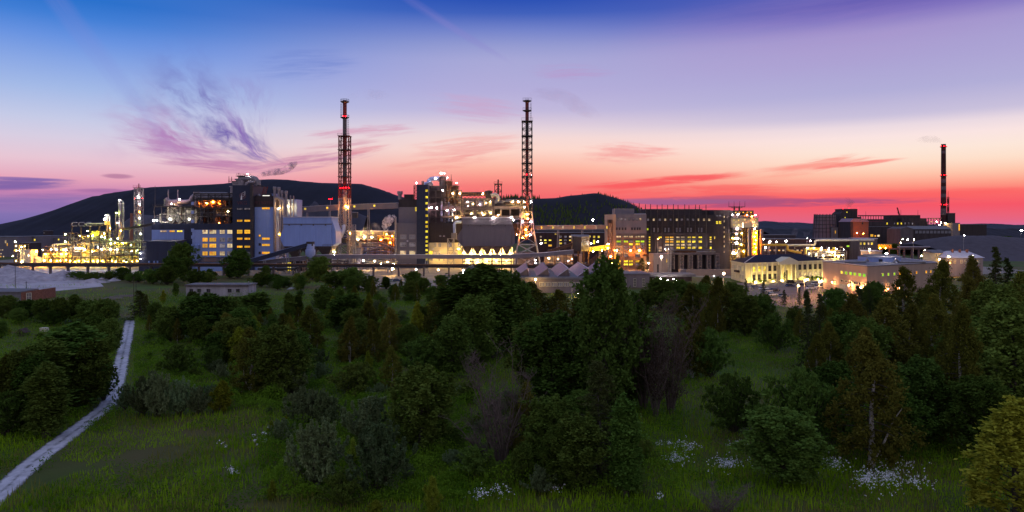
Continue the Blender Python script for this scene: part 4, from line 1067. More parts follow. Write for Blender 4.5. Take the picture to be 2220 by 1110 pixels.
# ================================================================= LIT YARD between the two blocks
def yard():
    Y = 520
    o = thing('turbine_hall', 'long pink-lit hall with tall window strips behind the steam plume', 'building', (PX(808,Y), Y+10, 0))
    z = lambda p: PZ(p,Y); x = lambda p: PX(p,Y)
    MB().box(x(752),x(862),Y,Y+18,0,z(502)).build('wall', m_conc_pale, o)
    MB().box(x(751),x(863),Y-.4,Y+18.4,z(502)+.003,z(502)+.7).build('roof', m_snow, o)
    for p in (760,783,808.5,832,856): winpx(o, p-1.3, p+1.3, 502.8, 508, Y, e_ye, 1, 2, m_frame)
    for a, b in ((772,780),(781,789),(790,798),(818,832),(834,846),(848,858)): winpx(o, a, b, 510.5, 518, Y, e_or if a > 810 else e_wh, 3, 2, m_frame)
    MB().box(x(757),x(862),Y-9,Y-7,z(524),z(519.6)).build('pipe_bridge', m_rust, o)
    for p in (775,800,826,850): MB().bar((x(p),Y-8,0),(x(p),Y-8,z(524)),.6).build('leg', m_steel, o)
    f = thing('process_frame', 'orange-lit piping frame at the foot of the steam plume', 'process plant', (PX(838,505), 505, 0))
    xs = [PX(p,505) for p in (818,832,846,858)]
    steel_frame(f, xs, [505,509], [PZ(p,505) for p in (552,538,512)], m_steel, .4, True, decks=(PZ(538,505),), seed=33)
    random_pipes(f, xs[0], xs[-1], 504, 509, 2, PZ(512,505), 40, 91, [m_pipe, m_rust, m_galv, m_pipey], (.15,.4))
    f = thing('process_frame', 'pale pipe frame with sloping lagged pipes right of the hoist mast', 'process plant', (PX(805,490), 490, 0))
    xs = [PX(p,490) for p in (783,797,811,824,838)]
    steel_frame(f, xs, [490,495], [PZ(p,490) for p in (568,552,538)], m_galv, .4, True, seed=35)
    random_pipes(f, PX(765,490), PX(860,490), 488, 495, 3, PZ(532,490), 50, 93, [m_pipe, m_galv, m_white, m_rust], (.15,.5))
    for a, b in (((782,530),(824,527)),((824,527),(858,541)),((782,534),(823,532)),((790,546),(838,533))):
        MB().cyl((PX(a[0],487),487,PZ(a[1],487)),(PX(b[0],487),487,PZ(b[1],487)),.65,.65,10).build('lagged_pipe', m_duct, f, True)
    c = thing('pump_house', 'small pale cabin with one window at the foot of the hoist mast', 'hut', (PX(776,455),455,0))
    MB().box(PX(770,455),PX(784,455),452,460,0,PZ(537,455)).build('wall', m_grey, c)
    MB().box(PX(770.5,455),PX(780.5,455),452.5,459,PZ(536.8,455),PZ(524.5,455)).build('upper_wall', m_beige, c)
    MB().xprism([(451.6,PZ(524.4,455)),(459.8,PZ(524.4,455)),(455.7,PZ(522,455))],PX(769.6,455),PX(781.4,455)).build('roof', m_felt, c)
    winpx(c, 773, 777, 527, 532, 452.4, m_glass, 2, 2)
    # tangled racks below the long bridge
    for (lab, p0, p1, Y2, seed, mm) in (('low pipe racks full of lit pipework under the long bridge left of the yard', 655, 765, 452, 37, m_steel), ('pale yellow-lit steel bays under the long bridge in the yard', 775, 858, 455, 39, m_galv)):
        f = thing('process_frame', lab, 'process plant', (PX((p0+p1)/2,Y2), Y2, 0))
        n = 7; xs = [PX(p0+(p1-p0)*k/(n-1),Y2) for k in range(n)]
        steel_frame(f, xs, [Y2,Y2+6], [PZ(p,Y2) for p in (577,566)], mm, .32, True, seed=seed)
        random_pipes(f, xs[0], xs[-1], Y2, Y2+5, 1.5, PZ(563,Y2), 34, seed+60, [m_pipe, m_galv, m_steel], (.12,.3))
    # low inclined dark conveyor at the left of the yard
    gallery('dark pipe bridge sloping up behind the bushes right of the round bush', [(560,583),(640,583),(668,572),(700,570)], 2.4, 1.0, 405, m_steel_dark, [(590,583),(640,583),(685,571)], legm=m_steel, roofm=m_galv)
    lo = thing('doorway_hut', 'dark shed with one bright yellow doorway under the long bridge', 'hut', (PX(628,440),440,0))
    MB().box(PX(600,440),PX(655,440),440,450,0,PZ(566,440)).build('wall', m_dark, lo); MB().box(PX(624,440),PX(631,440),439.6,439.9,0.3,PZ(569,440)).build('door', e_ye, lo)
    winpx(lo, 612, 622, 556 + 14, 560 + 14, 440, e_wh, 4, 1)
    K = 'yard lamps'
    lamp(851, 583, 398, b_warm, 1.1, K, 'big warm lamp on the pipe rack at the yard')
    lamp(902, 584, 398, b_white, .75, K, 'white lamp on the pipe rack below the dark stair tower'); lamp(950, 585, 396, b_warm, .6, K, 'small warm lamp on a post below the second filter house')
    lamp(1004.5, 586, 394, b_white, .55, K, 'upper of two white lamps by the dark gable'); lamp(1005.5, 592, 393, b_white, .75, K, 'lower of two white lamps by the dark gable')
    lamp(788, 565, 450, b_white, .6, K, 'white lamp at the left of the pale steel bays')
    for p, y in ((838,508),(850,512),(826,520),(846,526)): lamp(p, y, 501, b_org, .8, K+' o', 'orange lamp in the frame under the steam plume')
    for p, y in ((790,514),(776,520),(806,514)): lamp(p, y, 513, b_warm, 1.2, K+' p', 'warm lamp washing the turbine hall wall')
    for p, y in ((796,574),(812,566),(826,572),(840,568),(854,572)): lamp(p, y, 447, b_warm, .55, K+' y', 'warm lamp inside the pale steel bays of the yard')
    for p, y in ((640,556),(637,563),(644,574),(668,572),(725,552),(727,573)): lamp(p, y, 444, b_white, .42, K+' w', 'small white lamp in the pipe racks under the long bridge')
    lamp(725, 546, 440, b_warm, .7, K, 'warm lamp at the foot of the first chimney frame')
yard()

# ================================================================= BLOCK TWO
def boiler_house_two():
    Y = 470
    o = thing('boiler_house', 'dark boiler house with a lift tower of yellow windows and lit upper bays', 'building', (PX(960,Y), Y+20, 0))
    x = lambda p: PX(p,Y); z = lambda p: PZ(p,Y)
    bpx(o, 'wall', 858.5, 905.4, 483, 592, Y, 20, m_grey, -3)
    panels(o, x(859), x(905), z(580), z(484), Y-3, 3, 5, m_grey)
    bpx(o, 'upper_wall', 864, 905.4, 449, 482.9, Y, 18, m_grey)
    panels(o, x(864.5), x(905), z(482.5), z(449.6), Y, 3, 2, m_grey)
    bpx(o, 'roof_house', 865, 905.4, 432, 448.9, Y, 18, m_dark)
    bpx(o, 'roof_house', 875, 894, 421, 431.8, Y, 8, m_dark, 2)
    MB().cyl((x(865),Y+4,z(432)),(x(865),Y+4,z(416)),1.3,1.3,12).cyl((x(865),Y+4,z(421)),(x(865),Y+4,z(414)),1.9,1.9,12).build('vent_stack', m_duct, o, True)
    MB().cyl((x(860),Y-4.2,z(470)),(x(860),Y-4.2,z(580)),.7,.7,10).build('downpipe', m_galv, o, True)
    for r, pm, nz_ in (((509.2,518),m_glassm,1),((526.5,534),e_dim,2),((543.8,552),e_wh,2)):
        for c in ((868,880.3),(888,900)): winpx(o, c[0], c[1], r[0], r[1], Y-3, pm, 4, nz_, m_frame, .12)
    for a, b in ((869,880),(888,892)): winpx(o, a, b, 572, 576.5, Y-3, e_wh, 4, 1, m_frame, .12)
    winpx(o, 900.3, 905, 449.4, 458, Y, e_ye, 2, 1, m_frame, .12)
    MB().box(x(883.5),x(886.5),Y-3.9,Y-3.01,z(524),z(520.5)).build('vent_box', m_snow, o)
    # lift tower
    bpx(o, 'lift_tower', 905.5, 930, 401, 592, Y, 16, m_navy, -5)
    panels(o, x(906), x(929.6), z(576), z(402), Y-5, 2, 12, m_navy, .12)
    for k, p in enumerate((413.4,427.5,440.7,453.6,467.5,481.5,490.8,501.7,514.2,523.3,532.4,542,551.6,562.6,575.8)):
        winpx(o, 922.8, 927.6, p-2.3, p+2.3, Y-5, e_ye, 2, 1 if k % 2 else 2, m_framed, .12)
    # stair frame left of the lift tower
    m2 = MB()
    lattice(m2, x(901), Y+2, [(z(432),1.3),(z(424),1.3),(z(416),1.3),(z(408),1.3),(z(402),1.3)], .3, .2); m2.build('stair_frame', m_steel_red, o)
    # dark boiler casing
    bpx(o, 'boiler_casing', 930.2, 960, 402, 483, Y, 18, m_dark, 3)
    panels(o, x(930.6), x(959), z(482), z(403), Y+3, 2, 6, m_dark, .12)
    bpx(o, 'wall', 930.2, 1003, 483.1, 526, Y, 20, m_dark, -1)
    panels(o, x(930.6), x(990), z(525), z(484), Y-1, 4, 3, m_dark, .12)
    bpx(o, 'lower_wall', 930.2, 1003, 526.1, 592, Y, 20, m_cream, -2)
    panels(o, x(930.6), x(1002), z(578), z(527), Y-2, 5, 3, m_cream)
    for a, b in ((953,956.5),(961,964.5)): winpx(o, a, b, 510.6, 513, Y-1, e_dim, 2, 1, m_framed, .12)
    for a, b, c, d, pm in ((942,946,527,535,m_glassm),(950.5,956,527,535,m_glassm),(973,979,527,535,e_dim),(993,1000,527.5,534,e_dim),(930,938,544,552.5,e_ye),(942,945.5,544.5,552.5,e_wh),(950,954,544.5,552.5,e_wh),(985,988,544.5,552.5,e_wh),(993,1000,544.5,552.5,e_ye),
                           (934,938,561.5,565,m_glassm),(951,953.5,562,565,m_glass),(961,963.5,562,565,m_glassm),(992,1000,573,577.5,e_wh)): winpx(o, a, b, c, d, Y-2, pm, 2, 2, m_frame, .12)
    MB().box(x(938),x(941),Y-2.9,Y-2.01,z(541),z(537.5)).build('vent_box', m_snow, o)
    # outside stair in a lattice
    lattice(MB(), x(979), Y-6, [(0,2.1),(6,2.1),(12,2.1),(z(517),2.1)], .28, .2).build('stair_frame', m_galv, o)
    bpx(o, 'duct_box', 980, 991, 505, 518.5, Y, 4, m_grey, -6)
    MB().tube([(x(1001),Y-4,z(481)),(x(990),Y-4,z(481.5)),(x(986.8),Y-4,z(484)),(x(986.4),Y-4,z(488)),(x(986.4),Y-4,z(505))], .95, 10).build('bend_duct', m_white, o, True)
    # cyclones and hot ducts on top
    for p, t, b, r in ((957,380.5,440,2.3),(971,390.5,440,2.3),(984,400.5,445,2.6)):
        MB().lathe(x(p), Y+8, [(r,z(b)),(r,z(t+3)),(r*1.2,z(t+3)+.02),(r*1.2,z(t+1.5)),(r*.8,z(t+1.5)+.03),(r*.7,z(t))], 16).build('cyclone', m_rust if p > 960 else m_steel, o, True)
        MB().lathe(x(p), Y+8, [(r+.02,z(t+11)),(r+1.0,z(t+11)),(r+1.0,z(t+11)+.25),(r+.02,z(t+11)+.26)], 14).build('platform', m_steel_dark, o)
        railing(o, x(p)-r-1, x(p)+r+1, Y+8-r-1, z(t+11)+.25, m_steel_red, 1.4); railing(o, x(p)-r, x(p)+r, Y+8-r, z(t+1), m_steel_red, 1.2)
    MB().tube([(x(916),Y+6,z(399)),(x(925),Y+6,z(397)),(x(928),Y+6,z(391)),(x(932),Y+6,z(387)),(x(938),Y+6,z(386)),(x(950),Y+6,z(386))], 1.5, 12).build('offtake_duct', m_white, o, True)
    MB().cyl((x(925),Y+4,z(402)),(x(936),Y+4,z(396)),1.6,1.6,12).build('offtake_duct', m_duct, o, True)
    for p in (914,917): MB().cyl((x(p),Y+3,z(401)),(x(p),Y+3,z(392)),.4,.4,8).build('vent_pipe', m_steel, o, True)
    MB().cyl((x(976),Y+8,z(390)),(x(976),Y+8,z(376)),.25,.1,6).build('lightning_rod', m_steel_dark, o)
    # steel of the upper boiler house
    xs = [x(p) for p in (931,944,957,971,986,1000)]
    steel_frame(o, xs, [Y+1,Y+2.4], [z(p) for p in (470,455,441,427,412)], m_steel_dark, .5, True, seed=43, z0=z(483))
    random_pipes(o, x(957), x(1003), Y+3, Y+14, z(482), z(424), 54, 97, [m_duct, m_galv, m_rust, m_pipe], (.15,.5))
    for p, a in ((957,436),(972,438),(980,446)): MB().cyl((x(p),Y+1.6,z(480)),(x(p),Y+1.6,z(a)),.55,.55,10).build('riser_pipe', m_white, o, True)
    # yellow-brown duct bridge on top
    MB().box(x(976),x(1053),Y+6,Y+9,z(424),z(416.5)).build('duct_bridge', m_rust, o)
    MB().box(x(975),x(1054),Y+5.7,Y+9.3,z(416.4),z(415.4)).build('bridge_roof', m_steel, o)
    for k in range(14): xx = x(979)+k*(x(1050)-x(979))/13; MB().box(xx-.15,xx+.15,Y+5.8,Y+5.98,z(424),z(416.5)).build('stiffener', m_steel_dark, o)
    m2 = MB()
    for k in range(8):
        a, b = x(986)+k*2.6, x(986)+(k+1)*2.6
        m2.bar((a,Y+6.5,z(431)),(b,Y+6.5,z(424.4)),.22).bar((b,Y+6.5,z(431)),(a,Y+6.5,z(424.4)),.22)
    m2.build('truss', m_steel, o)
    MB().lathe(x(1059), Y+8, [(2.4,z(432)),(2.4,z(415)),(2.8,z(414.9)),(2.8,z(413)),(1.6,z(412.9)),(1.2,z(411.5))], 16).build('cyclone', m_steel_dark, o, True)
    MB().tube([(x(1064),Y+6,z(424)),(x(1073),Y+6,z(421)),(x(1078),Y+6,z(424)),(x(1080),Y+6,z(430)),(x(1077),Y+6,z(437)),(x(1071),Y+6,z(440))], 1.4, 12).build('scroll_duct', m_pipe, o, True)
    # concrete bays with lit interior
    zs = (429.5, 433), (447, 455), (468, 473)
    for a, b in ((958,1071.4),): 
        for t, bt in zs: MB().box(x(a if t > 440 else 990),x(b),Y+1,Y+5,z(bt),z(t)).build('concrete_beam', m_conc, o)
    for p in (1002.5,1030,1070):
        for (t0, t1) in ((433.06,446.94),(455.06,467.94)): MB().box(x(p-2.6),x(p+2.4),Y+.8,Y+5.2,z(t1),z(t0)).build('concrete_column', m_conc, o)
    MB().box(x(958),x(1072),Y+14,Y+15,z(473),z(432)).build('back_wall', m_conc_pale, o)
    random_pipes(o, x(992), x(1068), Y+5.5, Y+13, z(467), z(432), 60, 101, [m_pipe, m_galv, m_white, m_steel], (.15,.5))
    for p in (996,1012,1022,1040,1051,1062):
        for (a, b) in ((446.5,437),(467.5,458)): MB().lathe(x(p), Y+9, [(1.3,z(a)),(1.5,z(a-2)),(1.5,z(b)),(.5,z(b-1.6))], 12).build('drum', (m_tank,m_duct,m_white)[int(p)%3], o, True)
    railing(o, x(958), x(1071), Y+.7, z(447), m_steel)
    railing(o, x(958), x(1002), Y+.7, z(429.5), m_steel_dark)
    # right gallery to the second chimney
    MB().box(x(1080),x(1137),Y+6,Y+10,z(440),z(431)).build('duct_bridge', m_rust, o)
    MB().box(x(1072),x(1136),Y+2,Y+8,z(446.5),z(441)).build('pipe_deck', m_steel_dark, o)
    random_pipes(o, x(1074), x(1135), Y+2.2, Y+6, z(441), z(433), 20, 103, [m_duct, m_galv, m_rust], (.2,.5))
    for t, bt in ((447,453.5),(467.5,472)): MB().box(x(1072),x(1140),Y+1,Y+5,z(bt),z(t)).build('concrete_beam', m_conc_pale, o)
    for p in (1086,1106,1128): MB().box(x(p-1.8),x(p+1.8),Y+.8,Y+5.2,z(467.4),z(453.6)).build('concrete_column', m_conc_pale, o)
    MB().box(x(1073),x(1138),Y+9,Y+10,z(472),z(454)).build('back_wall', m_steel_dark, o)
    # small lattice mast on the roof
    t = thing('roof_mast', 'stubby lattice mast on the roof between the lit bays and the second chimney', 'mast', (x(1079),Y+12,z(447)))
    h = 7.6/F*Y
    lattice(MB(), x(1079), Y+16, [(z(p),h) for p in (447,437,425,412,397)], .42, .26).build('lattice', m_steel_dark, t)
    MB().cyl((x(1079),Y+16,z(447)),(x(1079),Y+16,z(386)),.9,.5,8).build('spike', m_steel_dark, t)
    MB().box(x(1079)-h-.5,x(1079)+h+.5,Y+15.6-h,Y+16.4+h,z(396.5),z(395.5)).build('platform', m_steel_dark, t); railing(t, x(1079)-h-.5, x(1079)+h+.5, Y+15.6-h, z(395.5), m_steel_red, 1.3)
    K = 'lamps of the dark boiler house'
    for p, y, r, bm, tx in ((903,397,.62,b_pink,'white lamp on the stair frame left of the lift tower'),(956.5,375.5,.8,b_white,'brightest white lamp on the tallest cyclone'),(963.5,375.8,.55,b_pink,'smaller lamp right of the brightest on the tallest cyclone'),
        (944,387,1.1,b_white,'big bluish-white lamp on the bent offtake duct'),(970,385.5,.5,b_pink,'lamp on the middle cyclone'),(990,396.8,.7,b_pink,'lamp on top of the right cyclone'),(960,413,.85,b_pink,'pink lamp with cables on the boiler front'),
        (982,419,.7,b_warm,'warm lamp at the left end of the duct bridge'),(997,419.5,.75,b_warm,'warm lamp above the first concrete bay'),(1047,420,.75,b_warm,'warm lamp at the right end of the duct bridge'),
        (931,451,.6,b_pink,'left of two pink lamps on the dark casing'),(947,451,.85,b_pink,'right of two pink lamps on the dark casing'),(935.5,450,.85,b_pink,'middle pink lamp on the dark casing'),
        (969.5,456,.6,b_pink,'small pink lamp by the riser pipes'),(985,455,.95,b_pink,'large pink lamp by the riser pipes'),(989.5,472,.9,b_warm,'warm lamp at the shoulder of the second filter house')):
        lamp(p, y, Y-1.2 if p > 930 else Y-2, bm, r, K, tx)
    for p, y in ((1013,438),(1015,446),(1010,454.5),(1016,454.5),(1059,454.5),(1040,443)): lamp(p, y, Y+4.5, b_pink, .5, K+' b', 'pink-white lamp inside the concrete bays')
    for p, y in ((1000,442),(1026,442),(1054,440),(1045,462),(1022,463),(1064,462),(1048,466),(1063,437)): lamp(p, y, Y+5, b_warm, .36, K+' w', 'small warm lamp inside the concrete bays')
    for p, y in ((1111.5,438),(1124,437.5),(1136,437.5)): lamp(p, y, Y+.2, b_warm, .75, K+' g', 'warm lamp along the right duct bridge')
    lamp(1080, 465.5, Y-.5, b_warm, .62, K, 'warm lamp under the pipe deck right of the bays')
    # second filter house
    bk = bunker('grey-mauve ribbed filter house with five hoppers and lamps on its roof edge', 1002, 1109, 473, 534, 552, 440, 18, m_grey2, 5, 11, 7, 9)
    for p in (1029.5, 1069.5, 1109.5): lamp(p, 471, 439.2, b_white, .68, 'lamps on the filter house roof edge', 'white lamp on the roof edge of the ribbed filter house')
    # yellow-lit hall under the hoppers
    f = thing('hopper_hall', 'yellow-lit open hall and walkways under the five hoppers', 'process plant', (PX(1055,452), 452, 0))
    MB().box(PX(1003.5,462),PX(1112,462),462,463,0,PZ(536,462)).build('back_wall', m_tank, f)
    xs = [PX(p,436) for p in (1003,1020,1040,1060,1082,1109)]
    steel_frame(f, xs, [436,438], [PZ(566,436), PZ(559.5,436)], m_steel, .35, True, seed=47)
    for a, b in ((1010,1014),(1052,1056),(1088,1092)): winpx(f, a, b, 572, 577, 461.8, m_glass, 2, 2)
    for k, (p, y) in enumerate(((1006,548),(1023,550),(1043,550),(1064,550),(1086,550),(1107,550),(1015,566),(1036,567),(1056,566),(1076,566),(1098,566))): lamp(p, y, 459.5, b_warm, 1.0 if y < 560 else .85, 'hopper hall lamps', 'pale yellow lamp in the hall under the five hoppers')
    for p, y in ((1010,558),(994,540),(975,556),(960,556),(940,558)): lamp(p, y, 463, b_warm, .62, 'lower wall lamps', 'pale yellow lamp along the beige lower wall left of the hoppers')
boiler_house_two()

# ================================================================= SECOND CHIMNEY
def chimney_two():
    Y = 455; cx = 1142.7; x0 = PX(cx,Y); z = lambda p: PZ(p,Y)
    o = thing('chimney', 'dark chimney in a tall lattice tower on splayed legs, smoke at its top', 'chimney', (x0, Y, 0))
    r = 3.3/F*Y
    for a, b, rr, m in ((217,262,r*1.15,m_steel_red),(262,300,r,m_steel_dark),(300,345,r,m_steel_red),(345,395,r,m_steel_dark),(395,450,r,m_steel_red),(450,520,r*1.35,m_rust)):
        MB().cyl((x0,Y,z(b)+.004),(x0,Y,z(a)),rr,rr,16).build('stack', m, o, True)
    hw = 10.4/F*Y
    lv = [459,436,414.5,399,384,370,355,340,325,310,296,280,264]
    lattice(MB(), x0, Y, [(z(p),hw) for p in lv], .6, .34, True).build('upper_lattice', m_steel_red if False else m_steel_dark, o)
    lattice(MB(), x0, Y, [(0,hw*2.9),(z(553),hw*2.35),(z(530),hw*1.95),(z(505),hw*1.5),(z(482),hw*1.22),(z(459),hw)], .62, .36).build('lower_lattice', m_galv, o)
    for p in (264,296,325,355,384,414.5,459): MB().box(x0-hw-.5,x0+hw+.5,Y-hw-.5,Y+hw+.5,z(p),z(p)+.35).build('platform', m_steel_dark, o)
    for p in (490,512): MB().box(x0-hw*1.35,x0+hw*1.35,Y-hw*1.2,Y+hw*1.2,z(p),z(p)+.4).build('platform', m_steel, o)
    railing(o, x0-hw-.5, x0+hw+.5, Y-hw-.5, z(264)+.35, m_steel_dark, 1.8)
    for a, b in ((217,222),(239,243)):
        MB().lathe(x0, Y, [(r*1.16,z(b)),(r+2.0,z(b)+.8),(r+2.0,z(b)+1.1),(r*1.16,z(b)+1.11)], 16).build('platform', m_steel_dark, o)
        railing(o, x0-r-1.8, x0+r+1.8, Y-r-1, z(b)+1.1, m_steel_dark, 1.5)
    for s in (-.8,.8): MB().cyl((x0+s,Y,z(217)),(x0+s,Y,z(212.5)),.12,.06,6).build('lightning_rod', m_steel_dark, o)
    lad = MB()
    for d in (-.35,.35): lad.bar((x0+r+1.4+d,Y-.3,z(262)),(x0+r+1.4+d,Y-.3,z(222)),.14)
    for k in range(10): zz = z(262)+(z(222)-z(262))*k/10; lad.bar((x0+r+.9,Y-.3,zz),(x0+r+1.9,Y-.3,zz),.14)
    lad.build('ladder', m_steel_dark, o)
    MB().box(PX(1108,Y+6),PX(1160,Y+6),Y+6,Y+14,z(512),z(484)).build('fan_house', m_rust, o)
    MB().box(PX(1126,Y),PX(1138,Y),Y-4,Y-1,z(472),z(462)).build('instrument_cabin', m_beige, o)
    bpx(o, 'base_house', 1112, 1160, 548, 600, Y, 14, m_conc, 8)
    for p in (1140,1150): winpx(o, p-2.4, p+2.4, 573, 579, Y+8, e_wh, 1, 2)
    random_pipes(o, PX(1114,Y), PX(1160,Y), Y-6, Y+5, z(508), z(472), 26, 107, [m_rust, m_galv, m_steel], (.12,.3))
    lamp(1142.6, 239, Y-r-1.2, b_red, .62, 'red beacons of the second chimney', 'red beacon on the top platform of the second chimney', 'beacon'); lamp(1142, 378.6, Y-hw-.5, b_red, .7, 'red beacons of the second chimney', 'red beacon half way up the second chimney', 'beacon')
    for p in (1138,1147.5): lamp(p, 239.6, Y-r-.6, b_warm, .42, 'small lamps on the second chimney', 'small warm lamp beside the top beacon of the second chimney')
    for p in (1132.6,1152.8): lamp(p, 379, Y-hw, b_pink, .36, 'small lamps on the second chimney', 'small pale lamp on the mid platform of the second chimney')
    K = 'lamps at the foot of the second chimney'
    for p, y, bm, rr in ((1151,437.6,b_white,.8),(1137,449,b_warm,.6),(1142.5,464,b_yel,.75),(1109.5+4,477,b_pink,.85),(1133,480.5,b_pink,.85),(1151.5,480.5,b_pink,.85),(1149,509,b_pink,.9),(1120.5,508.5,b_warm,.45),(1140,498,b_org,.9),(1144,474,b_org,.7),(1141,510,b_org,.75),(1133,515,b_org,.5)):
        lamp(p, y, Y-hw*1.5-.5, bm, rr, K, {'white lamp glow':'white lamp','warm lamp glow':'warm lamp','yellow lamp glow':'yellow lamp','pinkish lamp glow':'pink-white lamp','orange lamp glow':'orange lamp'}[bm.name]+' on the lower lattice of the second chimney')
    for p, y, rr in ((1160,564,.7),(1161,570,.55),(1173.5,528,.95)): lamp(p, y, 440, b_white, rr, K+' s', 'white lamp right of the splayed chimney legs')
chimney_two()
# ================================================================= MIDDLE RIGHT: conveyors, crusher, saw-tooth workshop
gallery('lit conveyor bridge with seven yellow windows between the second chimney and the power station', [(1158,493.5),(1321,492.5)], 3.2, 2.7, 465, m_beige, [(1210,493),(1262,493)],
        [(p,493,.75,1.5,e_ye if k % 3 != 2 else e_wh) for k,p in enumerate((1174,1198,1220,1244,1267.5,1291.5,1315))])
o = low_block('dark works building with scattered yellow windows behind the crusher house', 1150, 1322, 505, 545, 540, 24, m_brick_dark,
    [(1171,1174,512,514.5,e_wh),(1180,1184.5,519.5,522,e_ye),(1190,1195,519.5,522,e_ye),(1203,1206,506.5,508.5,e_ye),(1213,1217,511.5,514.5,e_dim),(1224,1228,511.5,514.5,e_dim),(1234,1238.5,511.5,514.5,e_wh),(1213,1217.5,519.5,521.5,e_ye),(1223.5,1228,519.5,522,e_dim),(1234,1238,519.5,522,e_ye),(1171,1174,519,522,e_wh),
     (1213,1218,526,529,e_ye),(1223,1227,526,529,e_dim),(1180,1185,526,527.5,e_ye),(1189,1196,530.5,534,e_or),(1276,1280,511,514,e_ye),(1286,1290,511.5,515.5,e_ye),(1296,1300,511.5,515.5,e_ye),(1286,1290,520,529,e_ye),(1295,1298,522,525,e_wh)])
o = low_block('long mauve hall with a pale roof edge far behind the crusher house', 1165, 1325, 499.5, 512, 700, 30, m_conc_dark, [], roofm=m_felt)
o = thing('silo_frame', 'rust-brown crusher house on legs where the conveyors meet', 'building', (PX(1260,425),425,0)); o.name = 'crusher_house'
Y = 425
MB().prism([(PX(1241,Y),Y),(PX(1258,Y),Y-6),(PX(1278,Y),Y),(PX(1278,Y),Y+8),(PX(1241,Y),Y+8)], PZ(544,Y), [PZ(513,Y),PZ(514.5,Y),PZ(513.5,Y),PZ(511,Y),PZ(510.5,Y)]).build('wall', m_dark, o)
MB().prism([(PX(1240,Y),Y-.6),(PX(1258,Y),Y-6.8),(PX(1279,Y),Y-.6),(PX(1279,Y),Y+8.6),(PX(1240,Y),Y+8.6)], [PZ(513,Y)+.01,PZ(514.5,Y)+.01,PZ(513.5,Y)+.01,PZ(511,Y)+.01,PZ(510.5,Y)+.01], [PZ(513,Y)+.5,PZ(514.5,Y)+.5,PZ(513.5,Y)+.5,PZ(511,Y)+.5,PZ(510.5,Y)+.5]).build('roof', m_felt, o)
for p in (1243,1254,1266,1276): MB().box(PX(p,Y)-.45,PX(p,Y)+.45,Y+.2,Y+1.1,0,PZ(544,Y)-.01).build('leg', m_rust, o)
MB().box(PX(1243,Y),PX(1254,Y),Y+1.4,Y+6,0,PZ(556,Y)).build('lower_wall', m_dark, o)
gallery('thin rust-brown conveyor climbing left to right into the crusher house', [(1188,546),(1243,529)], 2.2, 1.6, 428, m_rust, [(1205,541),(1225,535)], legm=m_rust, roofm=m_rust)
gallery('yellow-lit inclined conveyor from the crusher house to the power station', [(1278,541),(1322,535)], 2.6, 2.6, 430, m_pipey, [(1300,538)], legm=m_steel, roofm=m_pipey)
o = low_block('long pale lit garage wall in the yard below the low conveyor bridge', 1181, 1262, 553.5, 572, 480, 12, m_beige, [], 'garage_block', roofm=m_felt)
for k in range(4): MB().box(PX(1190+k*16,480),PX(1200+k*16,480),479.6,479.9,0,PZ(558,480)).build('garage_door', m_conc_pale, o)
heap('spoil_heap', 'dark spoil bank right of the crusher house', 1296, 549, 575, 26, m_rust, 7, 'spoil heap', .6)
K = 'lamps of the middle yard'
for p, y, bm, r in ((1318,529,b_warm,.65),(1318,538,b_yel,.7),(1296,524,b_white,.5),(1282,528,b_white,.5),(1305,543,b_yel,.8),(1286,545,b_yel,.7)): lamp(p, y, 424, bm, r, K, 'lamp by the yellow inclined conveyor')
lamp(1285, 477, 600, b_white, 1.35, K, 'single bright white lamp on the dark wooded hill slope', pole=True, name='mast_lamp')
for p, y in ((1190,560),(1210,562),(1240,562)): lamp(p, y, 474, b_warm, .55, K+' g', 'warm lamp washing the long garage wall')
lamp(1232, 566, 345, b_white, .4, K, 'small white lamp above the back of the saw-tooth roofs')

